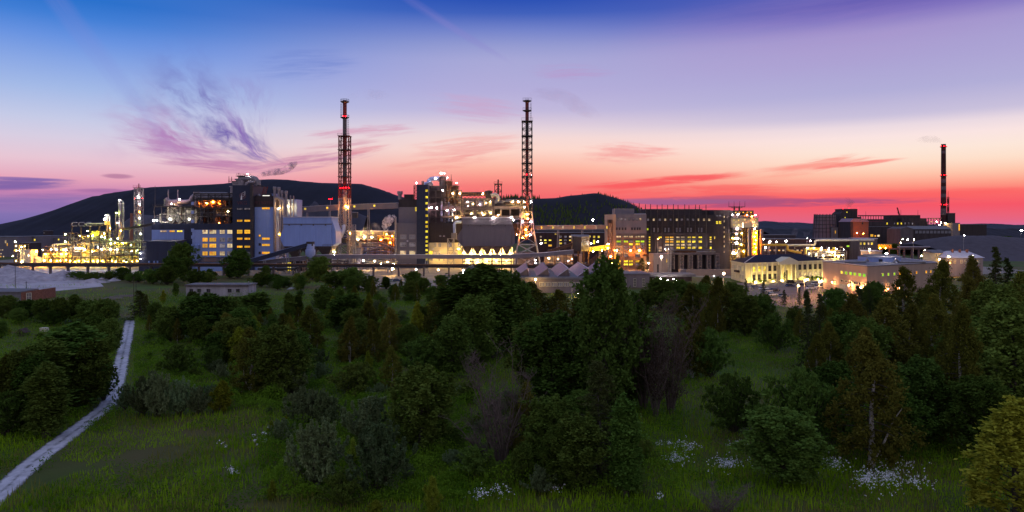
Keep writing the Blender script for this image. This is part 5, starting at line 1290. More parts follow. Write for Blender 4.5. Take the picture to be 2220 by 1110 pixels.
def sawtooth():
    Y = 300
    o = thing('sawtooth_workshop', 'long pale workshop with five mauve saw-tooth roofs', 'building', (PX(1220,Y), Y+15, 0))
    x = lambda p: PX(p,Y); z = lambda p: PZ(p,Y)
    x0, x1 = x(1126), x(1312); zt = z(601)
    MB().box(x0, x1, Y, Y+56, 0, zt-1.0).build('wall', m_conc_pale, o)
    MB().box(x0-.5, x1+.5, Y-.5, Y+56.5, zt-.99, zt).build('eaves', m_felt, o)
    za = PZ(582.2, 304)
    for i, p in enumerate((1120,1164,1208,1252,1296)):
        xl = PX(p,304); xa = xl+4.9; xr = xl+5.5
        MB().yprism([(xl,zt+.01),(xa,za),(xr,zt+.01)], Y+4.5, Y+55).build('roof_tooth', m_roofp, o)
        MB().yprism([(xl+.3,zt+.02),(xa-.05,za-.12),(xr-.15,zt+.02)], Y+4.38, Y+4.49).build('gable', m_conc, o)
        s = MB(); s.bar((xl,Y+4.4,zt+.12),(xa,Y+4.4,za+.06),.3,.22).bar((xa,Y+4.4,za+.1),(xa,Y+55,za+.1),.35,.2); s.build('verge', m_snow if i > 1 else m_felt, o)
        MB().box(xr+.05,xr+.25,Y+5,Y+54,zt+.02,zt+1.6).build('skylight', m_glassm, o)
    for i in range(9):
        a = 1170+i*13.3
        if a < 1300: window(o, x(a+5), Y-.02, z(616.5), 2.1, 1.5, 3, 1, m_glassm, m_trim)
    for i in range(10): xx = x0+(i+.5)*(x1-x0)/10; MB().box(xx-.25,xx+.25,Y-.18,Y-.005,0,zt-1.0).build('pilaster', m_conc_pale, o)
    b = thing('flat_roof_house', 'low white plastered block with three tall narrow windows', 'building', (PX(1372,330),335,0)); Y = 325
    MB().box(PX(1330,Y),PX(1408,Y),Y,Y+20,0,PZ(595,Y)).build('wall', m_conc_pale, b)
    MB().box(PX(1329,Y),PX(1409,Y),Y-.4,Y+20.4,PZ(595,Y)+.003,PZ(593,Y)).build('roof', m_felt, b)
    for p in (1355.5,1376,1395): window(b, PX(p,Y), Y-.02, PZ(612.5,Y), 1.0, 3.6, 2, 3, m_glass, m_trim)
    lamp(1161, 607, 297, b_warm, .62, 'lamps near the workshop', 'bright warm lamp on a pole in front of the saw-tooth workshop', pole=True)
    lamp(1240, 624, 284, b_white, .18, 'lamps near the workshop', 'small dim lamp on a pole before the saw-tooth workshop', pole=True)
    lamp(1254, 637, 282, b_warm, .3, 'lamps near the workshop', 'low warm lamp at the workshop door')
    lamp(1215, 634, 290, b_pink, .35, 'lamps near the workshop', 'pink lamp low by the workshop wall')
    for p, t in ((1020,'dark gable-roofed shed left of the saw-tooth workshop'),(1045,'second dark gable-roofed shed beside the saw-tooth workshop')):
        Y2 = 372; s = thing('gable_shed', t, 'shed', (PX(p,Y2),Y2,0)); xx = PX(p,Y2)
        MB().box(xx-4,xx+4,Y2,Y2+12,0,PZ(591,Y2)).build('wall', m_brick_dark, s)
        MB().yprism([(xx-5,PZ(591,Y2)+.003),(xx+5,PZ(591,Y2)+.003),(xx,PZ(576,Y2))],Y2-.5,Y2+12.5).build('roof', m_felt, s)
sawtooth()

# ================================================================= POWER STATION (block three)
def power_station():
    Y = 455
    o = thing('power_station', 'broad old power station with pilasters, roof rods and rows of lit windows', 'building', (PX(1450,Y), Y+20, 0))
    x = lambda p: PX(p,Y); z = lambda p: PZ(p,Y)
    # west wing
    bpx(o, 'wall', 1333, 1399, 506, 592, Y, 30, m_conc, -4)
    bpx(o, 'upper_wall', 1333, 1399, 464.5, 505.9, Y, 30, m_grey, -4)
    MB().prism([(x(1322),Y+12),(x(1332.9),Y-4),(x(1332.9),Y+26),(x(1322),Y+26)], 0, z(464.5)).build('end_wall', m_beige, o)
    bpx(o, 'penthouse', 1333, 1375, 452, 464.3, Y, 12, m_grey, 0)
    MB().box(x(1375.5),x(1398),Y-3,Y+10,z(464.4),z(463.2)).build('roof_strip', m_snow, o)
    MB().box(x(1320.5),x(1330),Y+2,Y+9,z(484),z(476)).build('balcony', m_steel_dark, o)
    lattice(MB(), x(1322), Y-2, [(k*6.5,1.3) for k in range(0, 6)], .3, .2).build('stair_frame', m_rust, o)
    for p in (1340,1347,1355.5,1364,1372,1380.5,1388): winpx(o, p-1.9, p+1.9, 473, 477.6, Y-4, e_dim if p < 1385 else e_wh, 2, 2, m_framed, .1)
    for p in (1337,1343,1349.5,1356,1370,1376,1382,1387): winpx(o, p-1.4, p+1.4, 493.5, 498.5, Y-4, m_glass, 1, 1, m_framed, .1)
    wc = [(1336.5,1345.5),(1352.5,1361),(1363.5,1371.5),(1378,1386.3),(1389,1396.5)]
    wr = [(511.3,514.6,e_wh),(521.6,525.3,e_gr),(527.3,531.5,e_ye),(533,537,e_dim),(539,541.5,e_dim),(548,551,e_wh),(553,557.2,e_dim),(564.3,568.4,e_ye),(571.2,575,e_ye)]
    rr = random.Random(3)
    for i, c in enumerate(wc):
        for j, r in enumerate(wr):
            if (i == 2 and j in (5,6)) or (i == 4 and j > 4) or rr.random() < .08: continue
            pm = r[2]
            if j == 1 and i in (2,): pm = e_ye
            if rr.random() < .18: pm = e_dim
            winpx(o, c[0], c[1], r[0], r[1], Y-4, pm, 3, 1 if j not in (3,6) else 2, m_framed, .1)
    MB().box(x(1340),x(1343),Y-4.6,Y-4.3,0,z(571+8)).build('door', e_ye, o)
    # main boiler hall
    bpx(o, 'wall', 1399.3, 1550, 507, 592, Y, 34, m_conc_dark, 0)
    bpx(o, 'upper_wall', 1399.3, 1548, 466, 506.9, Y, 34, m_dark, .4)
    bpx(o, 'clerestory', 1402, 1526, 454, 465.9, Y, 24, m_conc_dark, 5)
    MB().box(x(1400.5),x(1527.5),Y+4.6,Y+29.4,z(454)+.003,z(452.6)).build('roof', m_felt, o)
    bpx(o, 'ledge', 1399.4, 1549, 505.6, 508.2, Y, .8, m_conc_dark, -.9)
    bpx(o, 'ledge', 1399.4, 1549, 487.8, 489.6, Y, .6, m_conc_dark, -.3)
    k = 0
    for p in (1405,1417.3,1430,1442,1454,1467,1478,1490.5,1502.5,1514.5,1526,1537.5):
        winpx(o, p-1.9, p+1.9, 474.2, 478.6, Y+.4, e_wh if k in (1,3,5,9,10,11) else e_dim, 2, 2, m_framed, .1); k += 1
    for p in (1411,1435,1460,1484,1508,1532): bpx(o, 'pilaster', p-1.1, p+1.1, 466.2, 505.4, Y, .6, m_steel_dark, -.25)
    for p in (1418,1426,1442,1449.5,1467,1474,1491,1498,1515,1521): winpx(o, p-1.5, p+1.5, 494, 503, Y+.4, m_glassm, 1, 3, m_framed, .1)
    winpx(o, 1402.5, 1405.5, 495, 499, Y+.4, e_gr, 1, 1, m_framed, .1)
    for p0, p1, st in ((1406.5,1409.5,0),(1428,1434,1),(1442.5,1449.5,2),(1452,1459.5,2),(1466.5,1473.5,3),(1476.5,1483.5,3),(1490.8,1497.3,3),(1500.8,1507.3,3),(1514.5,1521.5,3),(1538.5,1542.5,4)):
        for j, (a, b) in enumerate(((513,515.8),(518,520),(521.8,526),(529,532.5),(535,539.5),(541,545))):
            if st == 0: pm = e_ye
            elif st == 1: pm = [e_ye, m_glass, m_glass, m_glass, e_wh, e_wh][j]
            elif st == 2: pm = [e_or, e_wh, e_or, e_wh, e_dim, e_wh][j]
            elif st == 3: pm = [e_ye if p0 > 1480 else e_wh, e_dim, e_ye, e_wh if p0 < 1500 else m_glass, e_ye, e_ye][j]
            else: pm = [e_ye, e_ye, e_wh, e_dim, e_ye, e_ye][j]
            if st == 1 and j in (1,2,3): continue
            winpx(o, p0, p1, a, b, Y, pm, 1 if p1-p0 < 5 else 3, 1, m_framed, .1)
    for p in (1412,1421,1438,1462.5,1486.5,1510.5,1534): bpx(o, 'pilaster', p-1.6, p+1.6, 508.4, 592, Y, .6, m_conc_dark, -.65)
    for p, t in ((1385.6,440),(1399,443),(1410,442.5),(1424.3,444),(1435,442.5),(1447,444),(1459.5,442.5),(1469.5,444.5),(1484,443),(1493.2,445),(1507.5,443.5),(1516,445),(1530,444)):
        zz = z(466) if p > 1399 else z(464)
        MB().cyl((x(p),Y-.6,z(506) if p > 1399 else zz),(x(p),Y-.6,z(t)),.32,.22,6).build('roof_rod', m_steel_dark, o)
    # stair block and bunker bay
    bpx(o, 'stair_block', 1550.2, 1587, 455, 592, Y, 26, m_conc_dark, 3)
    bpx(o, 'stair_block', 1532, 1566, 454.2, 466, Y, 16, m_dark, 14)
    for p in (1554.5,1561): winpx(o, p-1.8, p+1.8, 466, 469, Y+3, e_dim, 2, 1, m_framed, .1); winpx(o, p-2.2, p+2.2, 479.5, 485.5, Y+3, e_ye, 2, 2, m_framed, .1)
    for p in (470,480,493,503,513,523.5,534,546): winpx(o, 1568.8, 1570.8, p-2, p+2, Y+3, e_wh, 1, 1, m_framed, .1)
    winpx(o, 1548.5, 1550, 513, 518, Y-.7, e_ye, 1, 1, m_framed, .1)
    # rust gallery at orange corner
    g = MB()
    for i in range(5): g.bar((x(1389+i*1.2),Y-9-i*.4,z(551.5-i*.8)),(x(1416),Y-8-i*.4,z(556+i*1.6)),.7)
    g.build('pipe_bundle', m_rust, o)
    K = 'lamps on the west wing'
    for p, y, bm, r in ((1332.5,543,b_org,.5),(1337.5,543,b_warm,1.0),(1367,543,b_org,.95),(1386.5,543,b_org,.95)): lamp(p, y, Y-6.2, bm, r, K, 'orange-white lamp across the west wing of the power station')
    for p, y in ((1324,556),(1328,570)): lamp(p, y, Y-6, b_org, .8, K+' c', 'orange lamp on the west corner of the power station')
    lamp(1406, 570.5, Y-6, b_warm, .7, K, 'white lamp at the doorway right of the west wing')
    for p, y, r in ((1442,540.3,.4),(1449,540,.7),(1491,540.5,.9),(1504.5,540.5,.65),(1511,540.5,.95)): lamp(p, y, Y-4, b_white, r, 'lamps above the coolers', 'white lamp above the concrete cooler bays')
    # flood-lit filter tower at the right end
    t = thing('lit_tower', 'yellow flood-lit concrete tower with open lower storeys and roof aerials', 'tower', (PX(1616,Y), Y+12, 0))
    bpx(t, 'top_storey', 1588, 1638.5, 456, 466.5, Y, 22, m_dark, 4)
    bpx(t, 'roof_wall', 1587.2, 1644, 472.6, 493, Y, 24, m_cream, 0)
    MB().box(x(1586.5),x(1645),Y-.6,Y+24.5,z(472.5),z(471.4)).build('deck', m_conc, t)
    railing(t, x(1587), x(1644), Y-.4, z(471.4), m_steel, 1.6)
    MB().box(x(1590),x(1640),Y+5,Y+20,z(471.3),z(466.6)).build('lit_storey', m_conc_pale, t)
    for p in (1595,1603,1611,1620,1628): winpx(t, p-1.6, p+1.6, 459.3, 461.5, Y+4, e_or, 1, 1, m_framed, .1)
    for j, yy in enumerate((477.3,487.3)):
        for p in (1591,1601,1614.5,1627.5,1638):
            if j and p == 1614.5: continue
            winpx(t, p-1.6, p+1.6, yy-1.6, yy+1.6, Y, e_ye, 2, 2, m_frame, .1)
    bpx(t, 'hoist_box', 1608.5, 1628, 483.5, 493.2, Y, 3, m_cream, -3.2)
    xs = [x(p) for p in (1589,1598,1608,1618,1631,1643)]
    steel_frame(t, xs, [Y+1,Y+11], [z(p) for p in (541,528,515,503,494)], m_conc_dark, .6, True, decks=(z(541),z(528),z(515),z(503)), deck_m=m_steel_dark, seed=53)
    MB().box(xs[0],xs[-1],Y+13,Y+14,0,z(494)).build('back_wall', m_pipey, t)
    random_pipes(t, xs[0], x(1616), Y+2, Y+12, 3, z(495), 40, 111, [m_pipey, m_pipe, m_tank], (.15,.45))
    for p, r_ in ((1622.5,4.6),(1647.5,3.6)):
        rr_ = r_/F*Y; MB().lathe(x(p), Y-3, [(rr_,0),(rr_,z(498)),(rr_*.8,z(497))], 16).build('silo', m_conc, t, True)
    for p in (1630.5,1638.5): MB().cyl((x(p),Y-1.5,0),(x(p),Y-1.5,z(499)),.9,.9,10).build('riser_duct', m_pipey, t, True)
    MB().tube([(x(1622),Y-3,z(497)),(x(1622),Y-3,z(495)),(x(1624.5),Y-3,z(493.6)),(x(1630),Y-3,z(494)),(x(1631),Y-2,z(498))],.6,8).build('bend_duct', m_steel, t, True)
    a = thing('roof_aerial', 'pair of T-shaped aerials with upright rods on the flood-lit tower roof', 'aerial', (x(1608),Y+10,z(456)))
    for p in (1602.5,1613.5):
        MB().cyl((x(p),Y+10,z(456)),(x(p),Y+10,z(446.5)),.5,.5,8).build('mast', m_steel_dark, a)
    ab = MB(); ab.bar((x(1590),Y+10,z(447.6)),(x(1626),Y+10,z(447.6)),.4)
    for p in (1602.5,1613.5):
        for s in (-8,8): ab.bar((x(p),Y+10,z(451)),(x(p+s),Y+10,z(447.8)),.3)
    ab.build('crossbar', m_steel_dark, a)
    for p in (1590.5,1602,1614.5,1626): MB().cyl((x(p),Y+10,z(447.5)),(x(p),Y+10,z(435)),.16,.08,5).build('rod', m_steel_dark, a)
    K = 'lamps on the flood-lit tower'
    for p, y, bm, r in ((1587.8,465.5,b_white,.6),(1600,465,b_white,1.1),(1637.5,466.5,b_white,.7),(1619,466,b_org,.5),(1630,469,b_org,.5)): lamp(p, y, Y-1, bm, r, K, 'white lamp on the upper deck of the flood-lit tower')
    for p, y, r in ((1599,496,.95),(1597,507,.8),(1588,516.5,.6),(1593,517,.6),(1598.5,517,.9),(1597.5,527,.8),(1590,548,.9),(1594,549,.7),(1608,506,.5),(1607,530,.6),(1612,545,.7)): lamp(p, y, Y+.2, b_white if r > .7 else b_yel, r, K+' l', 'lamp in the open storeys of the flood-lit tower')
    for k, y in enumerate((496,505,513,521,529,537,546)): lamp(1638.5 if k % 2 else 1636, y, Y-3, b_white if k == 0 else b_org, .62, K+' r', 'orange lamp up the right riser ducts of the flood-lit tower'); 
    for k, y in enumerate((505,514,526,537,548)): lamp(1629.8, y, Y-3.4, b_org, .5, K+' m', 'small orange lamp beside the silo of the flood-lit tower')
    # concrete cooler bays
    Yc = 420
    c = thing('cooler_block', 'row of ribbed concrete cooler bays with dark recesses and pipes on top', 'process plant', (PX(1490,Yc), Yc+6, 0))
    X = lambda p: PX(p,Yc); Z = lambda p: PZ(p,Yc)
    MB().box(X(1417),X(1454),Yc,Yc+14,0,Z(551)).build('end_block', m_conc_pale, c)
    MB().box(X(1454.1),X(1561),Yc+5,Yc+14,0,Z(550)).build('back_wall', m_conc_dark, c)
    MB().box(X(1480),X(1556),Yc+.5,Yc+4.9,0,Z(584)).build('plinth', m_conc, c)
    MB().box(X(1452),X(1560),Yc-.3,Yc+5,Z(552.4),Z(549)).build('top_slab', m_conc, c)
    for p in (1457,1476.5,1496,1516,1535.5,1554):
        MB().box(X(p-2),X(p-1),Yc,Yc+4.9,Z(584),Z(552.5)).box(X(p+5),X(p+6),Yc,Yc+4.9,Z(584),Z(552.5)).build('pier', m_conc_pale, c)
        for q in range(5): MB().box(X(p-.9),X(p+4.9),Yc+.3,Yc+4.8,Z(582.5-q*6.2),Z(578.6-q*6.2)).build('louvre', m_conc, c)
    for p in range(14): MB().box(X(1483+p*5.2),X(1486.6+p*5.2),Yc+.2,Yc+.48,Z(589),Z(585)).build('panel', m_conc_pale, c)
    random_pipes(c, X(1450), X(1560), Yc+3, Yc+12, Z(549), Z(541), 30, 115, [m_steel, m_rust, m_galv], (.15,.4))
    MB().box(X(1424.5),X(1428),Yc-.2,Yc-.01,0,Z(573)).build('door', m_glass, c)
    MB().box(X(1445),X(1446),Yc-.2,Yc-.01,Z(569),Z(561)).build('slit_window', e_ye, c)
    lattice(MB(), X(1450), Yc-2, [(k*4,.8) for k in range(0, 5)], .22, .15).build('ladder', m_galv, c)
    f = thing('boundary_wall', 'long low beige wall and shed roofs in front of the cooler bays', 'wall', (PX(1500,405),405,0))
    MB().box(PX(1472,400),PX(1600,400),400,401,0,PZ(584,400)).build('wall', m_beige, f)
    MB().box(PX(1472,400),PX(1484,400),396,399.9,0,PZ(583,400)).build('gatehouse', m_conc_pale, f)
    MB().box(PX(1408,360),PX(1506,360),358,372,PZ(599.5,360),PZ(594,360)).build('shed_roof', m_felt, f)
    MB().box(PX(1412,360),PX(1502,360),362,371,0,PZ(599.6,360)).build('shed_wall', m_conc_dark, f)
    K = 'lamps before the coolers'
    lamp(1433, 557, 400, b_flood, .95, K, 'dazzling white floodlight on a mast left of the cooler bays', pole=True)
    lamp(1426, 519.5, 420, b_org, .5, K, 'small orange lamp on a tall mast before the boiler hall', pole=True)
    lamp(1568, 594, 330, b_flood, .62, K, 'dazzling warm lamp on a pole left of the columned office', pole=True)
    for p, y in ((1432,604),(1441,603.5),(1447,607),(1467,607.5),(1460,605),(1533,597),(1548,598)): lamp(p, y, 357, b_white, .32, K+' s', 'small white lamp under the long low shed roof')
power_station()

# ================================================================= RIGHT: offices and pipe yard
def quad_house(o, pts, z1, m, name='wall'):
    MB().prism(pts, 0, z1).build(name, m, o)
def along(a, b, t): return (a[0]+(b[0]-a[0])*t, a[1]+(b[1]-a[1])*t)
def columned_office():
    A = (PX(1585,376),376); B = (PX(1616,350),350); C = (PX(1785,376),376)
    D = (C[0]+A[0]-B[0], C[1]+A[1]-B[1]+2)
    o = thing('columned_office', 'floodlit cream two-storey office with white columns and a central pediment', 'building', (B[0],B[1],0))
    zt = 9.6
    quad_house(o, [A,B,C,D], zt, m_cream)
    cx = (A[0]+B[0]+C[0]+D[0])/4; cy = (A[1]+B[1]+C[1]+D[1])/4
    ex = lambda p, s: (cx+(p[0]-cx)*s, cy+(p[1]-cy)*s)
    MB().prism([ex(p,1.022) for p in (A,B,C,D)], zt+.003, zt+.55).build('cornice', m_trim, o)
    P = [(*ex(p,1.035), zt+.56) for p in (A,B,C,D)]
    r1 = along(along(A,B,.5), along(D,C,.5), .22); r2 = along(along(A,B,.5), along(D,C,.5), .78)
    zr = zt+3.7
    MB().add(P+[(r1[0],r1[1],zr),(r2[0],r2[1],zr)], [(0,1,4),(1,2,5,4),(2,3,5),(3,0,4,5),(3,2,1,0)]).build('roof', m_roof, o)
    h = MB(); h.bar(P[1],(r1[0],r1[1],zr+.05),.35,.2); h.build('hip_ridge', m_snow, o)
    d = Vector((C[0]-B[0], C[1]-B[1])); L_ = d.length; d /= L_; n = Vector((d.y,-d.x)); rz = math.atan2(d.y, d.x)
    def at(s, off=0.0): return (B[0]+d.x*s+n.x*off, B[1]+d.y*s+n.y*off)
    def spx(px):     # distance along the front for a photo column
        k = (px-1110)/F; return (k*B[1]-B[0])/(d.x-k*d.y)
    pil = [1628,1640,1651,1662.5,1674,1728,1739,1750,1761.5,1772,1781.5]
    def obox(b, s, w, t, z0, z1, off):
        q = [at(s-w/2,off), at(s+w/2,off), at(s+w/2,off+t), at(s-w/2,off+t)]; b.prism(q, z0, z1)
    for p in pil:
        b = MB(); obox(b, spx(p), .75, .45, .6, zt-.3, .01); obox(b, spx(p), .95, .6, zt-.29, zt-.005, .01); b.build('pilaster', m_trim, o)
    for i, p in enumerate((1634,1645.5,1657,1668.5,1679.5,1725,1733.5,1744.5,1756,1767,1777)):
        s = spx(p)
        for j, zc in enumerate((2.7,6.9)):
            pm = m_glass
            if j == 1 and i < 3: pm = e_ye
            if j == 0 and i > 5: pm = e_wh
            q = at(s, .03); window(o, q[0], q[1], zc, 1.6, 2.5, 2, 2, pm, m_frame if pm is not m_glass else m_framed, rz)
    # portico
    s0, s1 = spx(1686), spx(1722); sm = (s0+s1)/2
    b = MB(); obox(b, sm, s1-s0+1.6, 2.2, zt-.9, zt+.5, .02); b.build('entablature', m_trim, o)
    q = [at(s0-.9,2.3), at(s1+.9,2.3)]; q2 = [at(s0-.9,-3), at(s1+.9,-3)]
    pt = at(sm,2.3); pt2 = at(sm,-3)
    MB().add([(q[0][0],q[0][1],zt+.51),(q[1][0],q[1][1],zt+.51),(pt[0],pt[1],zt+3.0),(q2[0][0],q2[0][1],zt+.51),(q2[1][0],q2[1][1],zt+.51),(pt2[0],pt2[1],zt+3.0)],
             [(0,1,2),(5,4,3),(0,2,5,3),(1,4,5,2),(3,4,1,0)]).build('pediment', m_trim, o)
    for p in (1688,1696.5,1710.5,1720):
        q = at(spx(p), 1.5); MB().lathe(q[0], q[1], [(.62,.3),(.62,.7),(.5,.72),(.42,zt-1.3),(.6,zt-1.25),(.6,zt-.91)], 14).build('round_column', m_trim, o, True)
    b = MB(); obox(b, sm, s1-s0+2, 3.2, 0, .29, .02); b.build('steps', m_conc_pale, o)
    b = MB(); obox(b, sm, 2.2, .12, .3, 5.6, .02); b.build('door', m_framed, o)
    # left gable face
    e = Vector((B[0]-A[0], B[1]-A[1])); Le = e.length; e /= Le; ne = Vector((e.y,-e.x)); rze = math.atan2(e.y, e.x)
    for i, (t, j, pm) in enumerate(((.12,1,m_glass),(.3,1,m_glass),(.5,1,e_wh),(.68,1,m_glass),(.86,1,e_ye),(.12,0,m_glass),(.3,0,m_glass),(.68,0,m_glass),(.86,0,m_glass))):
        window(o, A[0]+e.x*Le*t+ne.x*.03, A[1]+e.y*Le*t+ne.y*.03, 2.7+4.2*j, 1.3, 2.1, 2, 2, pm, m_trim, rze)
    b = MB(); q = [(A[0]+e.x*Le*t+ne.x*k, A[1]+e.y*Le*t+ne.y*k) for t, k in ((.4,.02),(.62,.02),(.62,1.4),(.4,1.4))]; b.prism(q, 4.6, 5.7); b.build('balcony', m_brick_dark, o)
    K = 'ground floodlights of the office'
    for p in (1646,1668,1688,1706,1742,1765,1783,1630):
        q = at(spx(p), 2.6); l = lamp(1110+F*q[0]/q[1], 485+F*(HC-.5)/q[1], q[1], b_foot, .46, K, 'small ground floodlight at the foot of the columned office')
    # clipped shrubs along the front
    return at, spx
OFFICE_AT, OFFICE_S = columned_office()

def beige_hall():
    B = (PX(1880,285),285); A = (PX(1784,322),322); C = (PX(2032,312),312); D = (C[0]+A[0]-B[0]+8, C[1]+A[1]-B[1])
    o = thing('beige_hall', 'large plain beige hall with a row of small green-lit windows', 'building', (B[0],B[1],0))
    zt = 12.2
    quad_house(o, [A,B,C,D], zt, m_beige)
    cx = sum(p[0] for p in (A,B,C,D))/4; cy = sum(p[1] for p in (A,B,C,D))/4
    ex = lambda p, s: (cx+(p[0]-cx)*s, cy+(p[1]-cy)*s)
    MB().prism([ex(p,1.006) for p in (A,B,C,D)], zt+.003, zt+.35).build('roof', m_felt, o)
    mb = MB()
    for p, q in ((A,B),(B,C),(C,D),(D,A)): a, b = ex(p,1.006), ex(q,1.006); mb.bar((a[0],a[1],zt+.45),(b[0],b[1],zt+.45),.35,.2)
    mb.build('roof_edge', m_snow, o)
    def face(P, Q):
        d = Vector((Q[0]-P[0],Q[1]-P[1])); Ln = d.length; d /= Ln; n = Vector((d.y,-d.x)); rz = math.atan2(d.y,d.x)
        def s_of(px): k = (px-1110)/F; return (k*P[1]-P[0])/(d.x-k*d.y)
        return d, n, rz, s_of, Ln
    d, n, rz, sf, Ln = face(A,B)
    for i, p in enumerate((1826,1835,1845,1854,1864.5,1874.5)):
        s = sf(p); q = (A[0]+d.x*s+n.x*.02, A[1]+d.y*s+n.y*.02)
        window(o, q[0], q[1], 8.6, 2.0, 1.15, 1, 1, e_gr if i > 0 else e_ye, m_frame, rz); window(o, q[0], q[1], 4.9, 1.4, .95, 1, 1, m_glass, m_trim, rz)
    s0, s1 = sf(1821), sf(1837)
    q = [(A[0]+d.x*s+n.x*t, A[1]+d.y*s+n.y*t) for s, t in ((s0,.02),(s1,.02),(s1,.12),(s0,.12))]; MB().prism(q, 0, 3.4).build('gate', m_glassm, o)
    K = 'wall lamps of the beige hall'
    for p, y in ((1788,617.5),(1810,622),(1847,628),(1873,634)):
        s = sf(p); q = (A[0]+d.x*s+n.x*1.3, A[1]+d.y*s+n.y*1.3); lamp(1110+F*q[0]/q[1], 485+F*(HC-3.6)/q[1], q[1], b_wall, .32, K, 'warm wall lamp low on the left face of the beige hall')
    d, n, rz, sf, Ln = face(B,C)
    for i, p in enumerate((1913,1925,1938,1950,1961.5,1974,1986,2007,2017)):
        s = sf(p); q = (B[0]+d.x*s+n.x*.02, B[1]+d.y*s+n.y*.02)
        window(o, q[0], q[1], 8.6, 1.3, 1.15, 1, 1, e_gr if i < 3 else e_or, m_frame, rz)
        if i < 6: window(o, q[0], q[1], 4.8, .95, .85, 1, 1, m_glass, m_trim, rz)
    for p in (1895,1925,1950):
        s = sf(p); q = (B[0]+d.x*s+n.x*1.2, B[1]+d.y*s+n.y*1.2); lamp(p, 485+F*(HC-2.6)/q[1], q[1], b_wall, .26, K+' r', 'warm wall lamp low on the right face of the beige hall')
    # roof house and ducts
    r = thing('roof_cabin', 'pale blue plant cabin with a low pitched roof on top of the beige hall', 'cabin', (PX(1918,318),318,zt+.36))
    Y = 316
    MB().box(PX(1881,Y),PX(1953,Y),Y,Y+9,zt+.36,PZ(557.5,Y)).build('wall', m_pale, r)
    MB().xprism([(Y-.5,PZ(557.4,Y)),(Y+9.5,PZ(557.4,Y)),(Y+4.5,PZ(552.5,Y))], PX(1880,Y), PX(1954,Y)).build('roof', m_felt, r)
    mb = MB(); mb.bar((PX(1880,Y),Y-.55,PZ(557.3,Y)+.1),(PX(1954,Y),Y-.55,PZ(557.3,Y)+.1),.3); mb.build('roof_edge', m_snow, r)
    MB().box(PX(1905,Y),PX(1913,Y),Y-.15,Y-.01,PZ(572,Y),PZ(562,Y)).build('door', m_navy, r)
    for a, b in ((1830,1876),(1955,2005)):
        MB().tube([(PX(a,306),306,zt+.9),(PX(b,306),306,zt+.9),(PX(b+4,306),306,zt+2.2),(PX(b+7,306),306,zt+1.2)] if a < 1900 else [(PX(a-18,300),300,zt+1.0),(PX(a-12,300),300,zt+2.4),(PX(a-6,300),300,zt+1.2),(PX(b,306),306,zt+.9)], .55, 9).build('roof_duct', m_galv, r, True)
    lamp(1922, 549.5, 315, b_white, .62, 'roof lamps', 'bluish-white lamp on the cabin roof of the beige hall')
beige_hall()

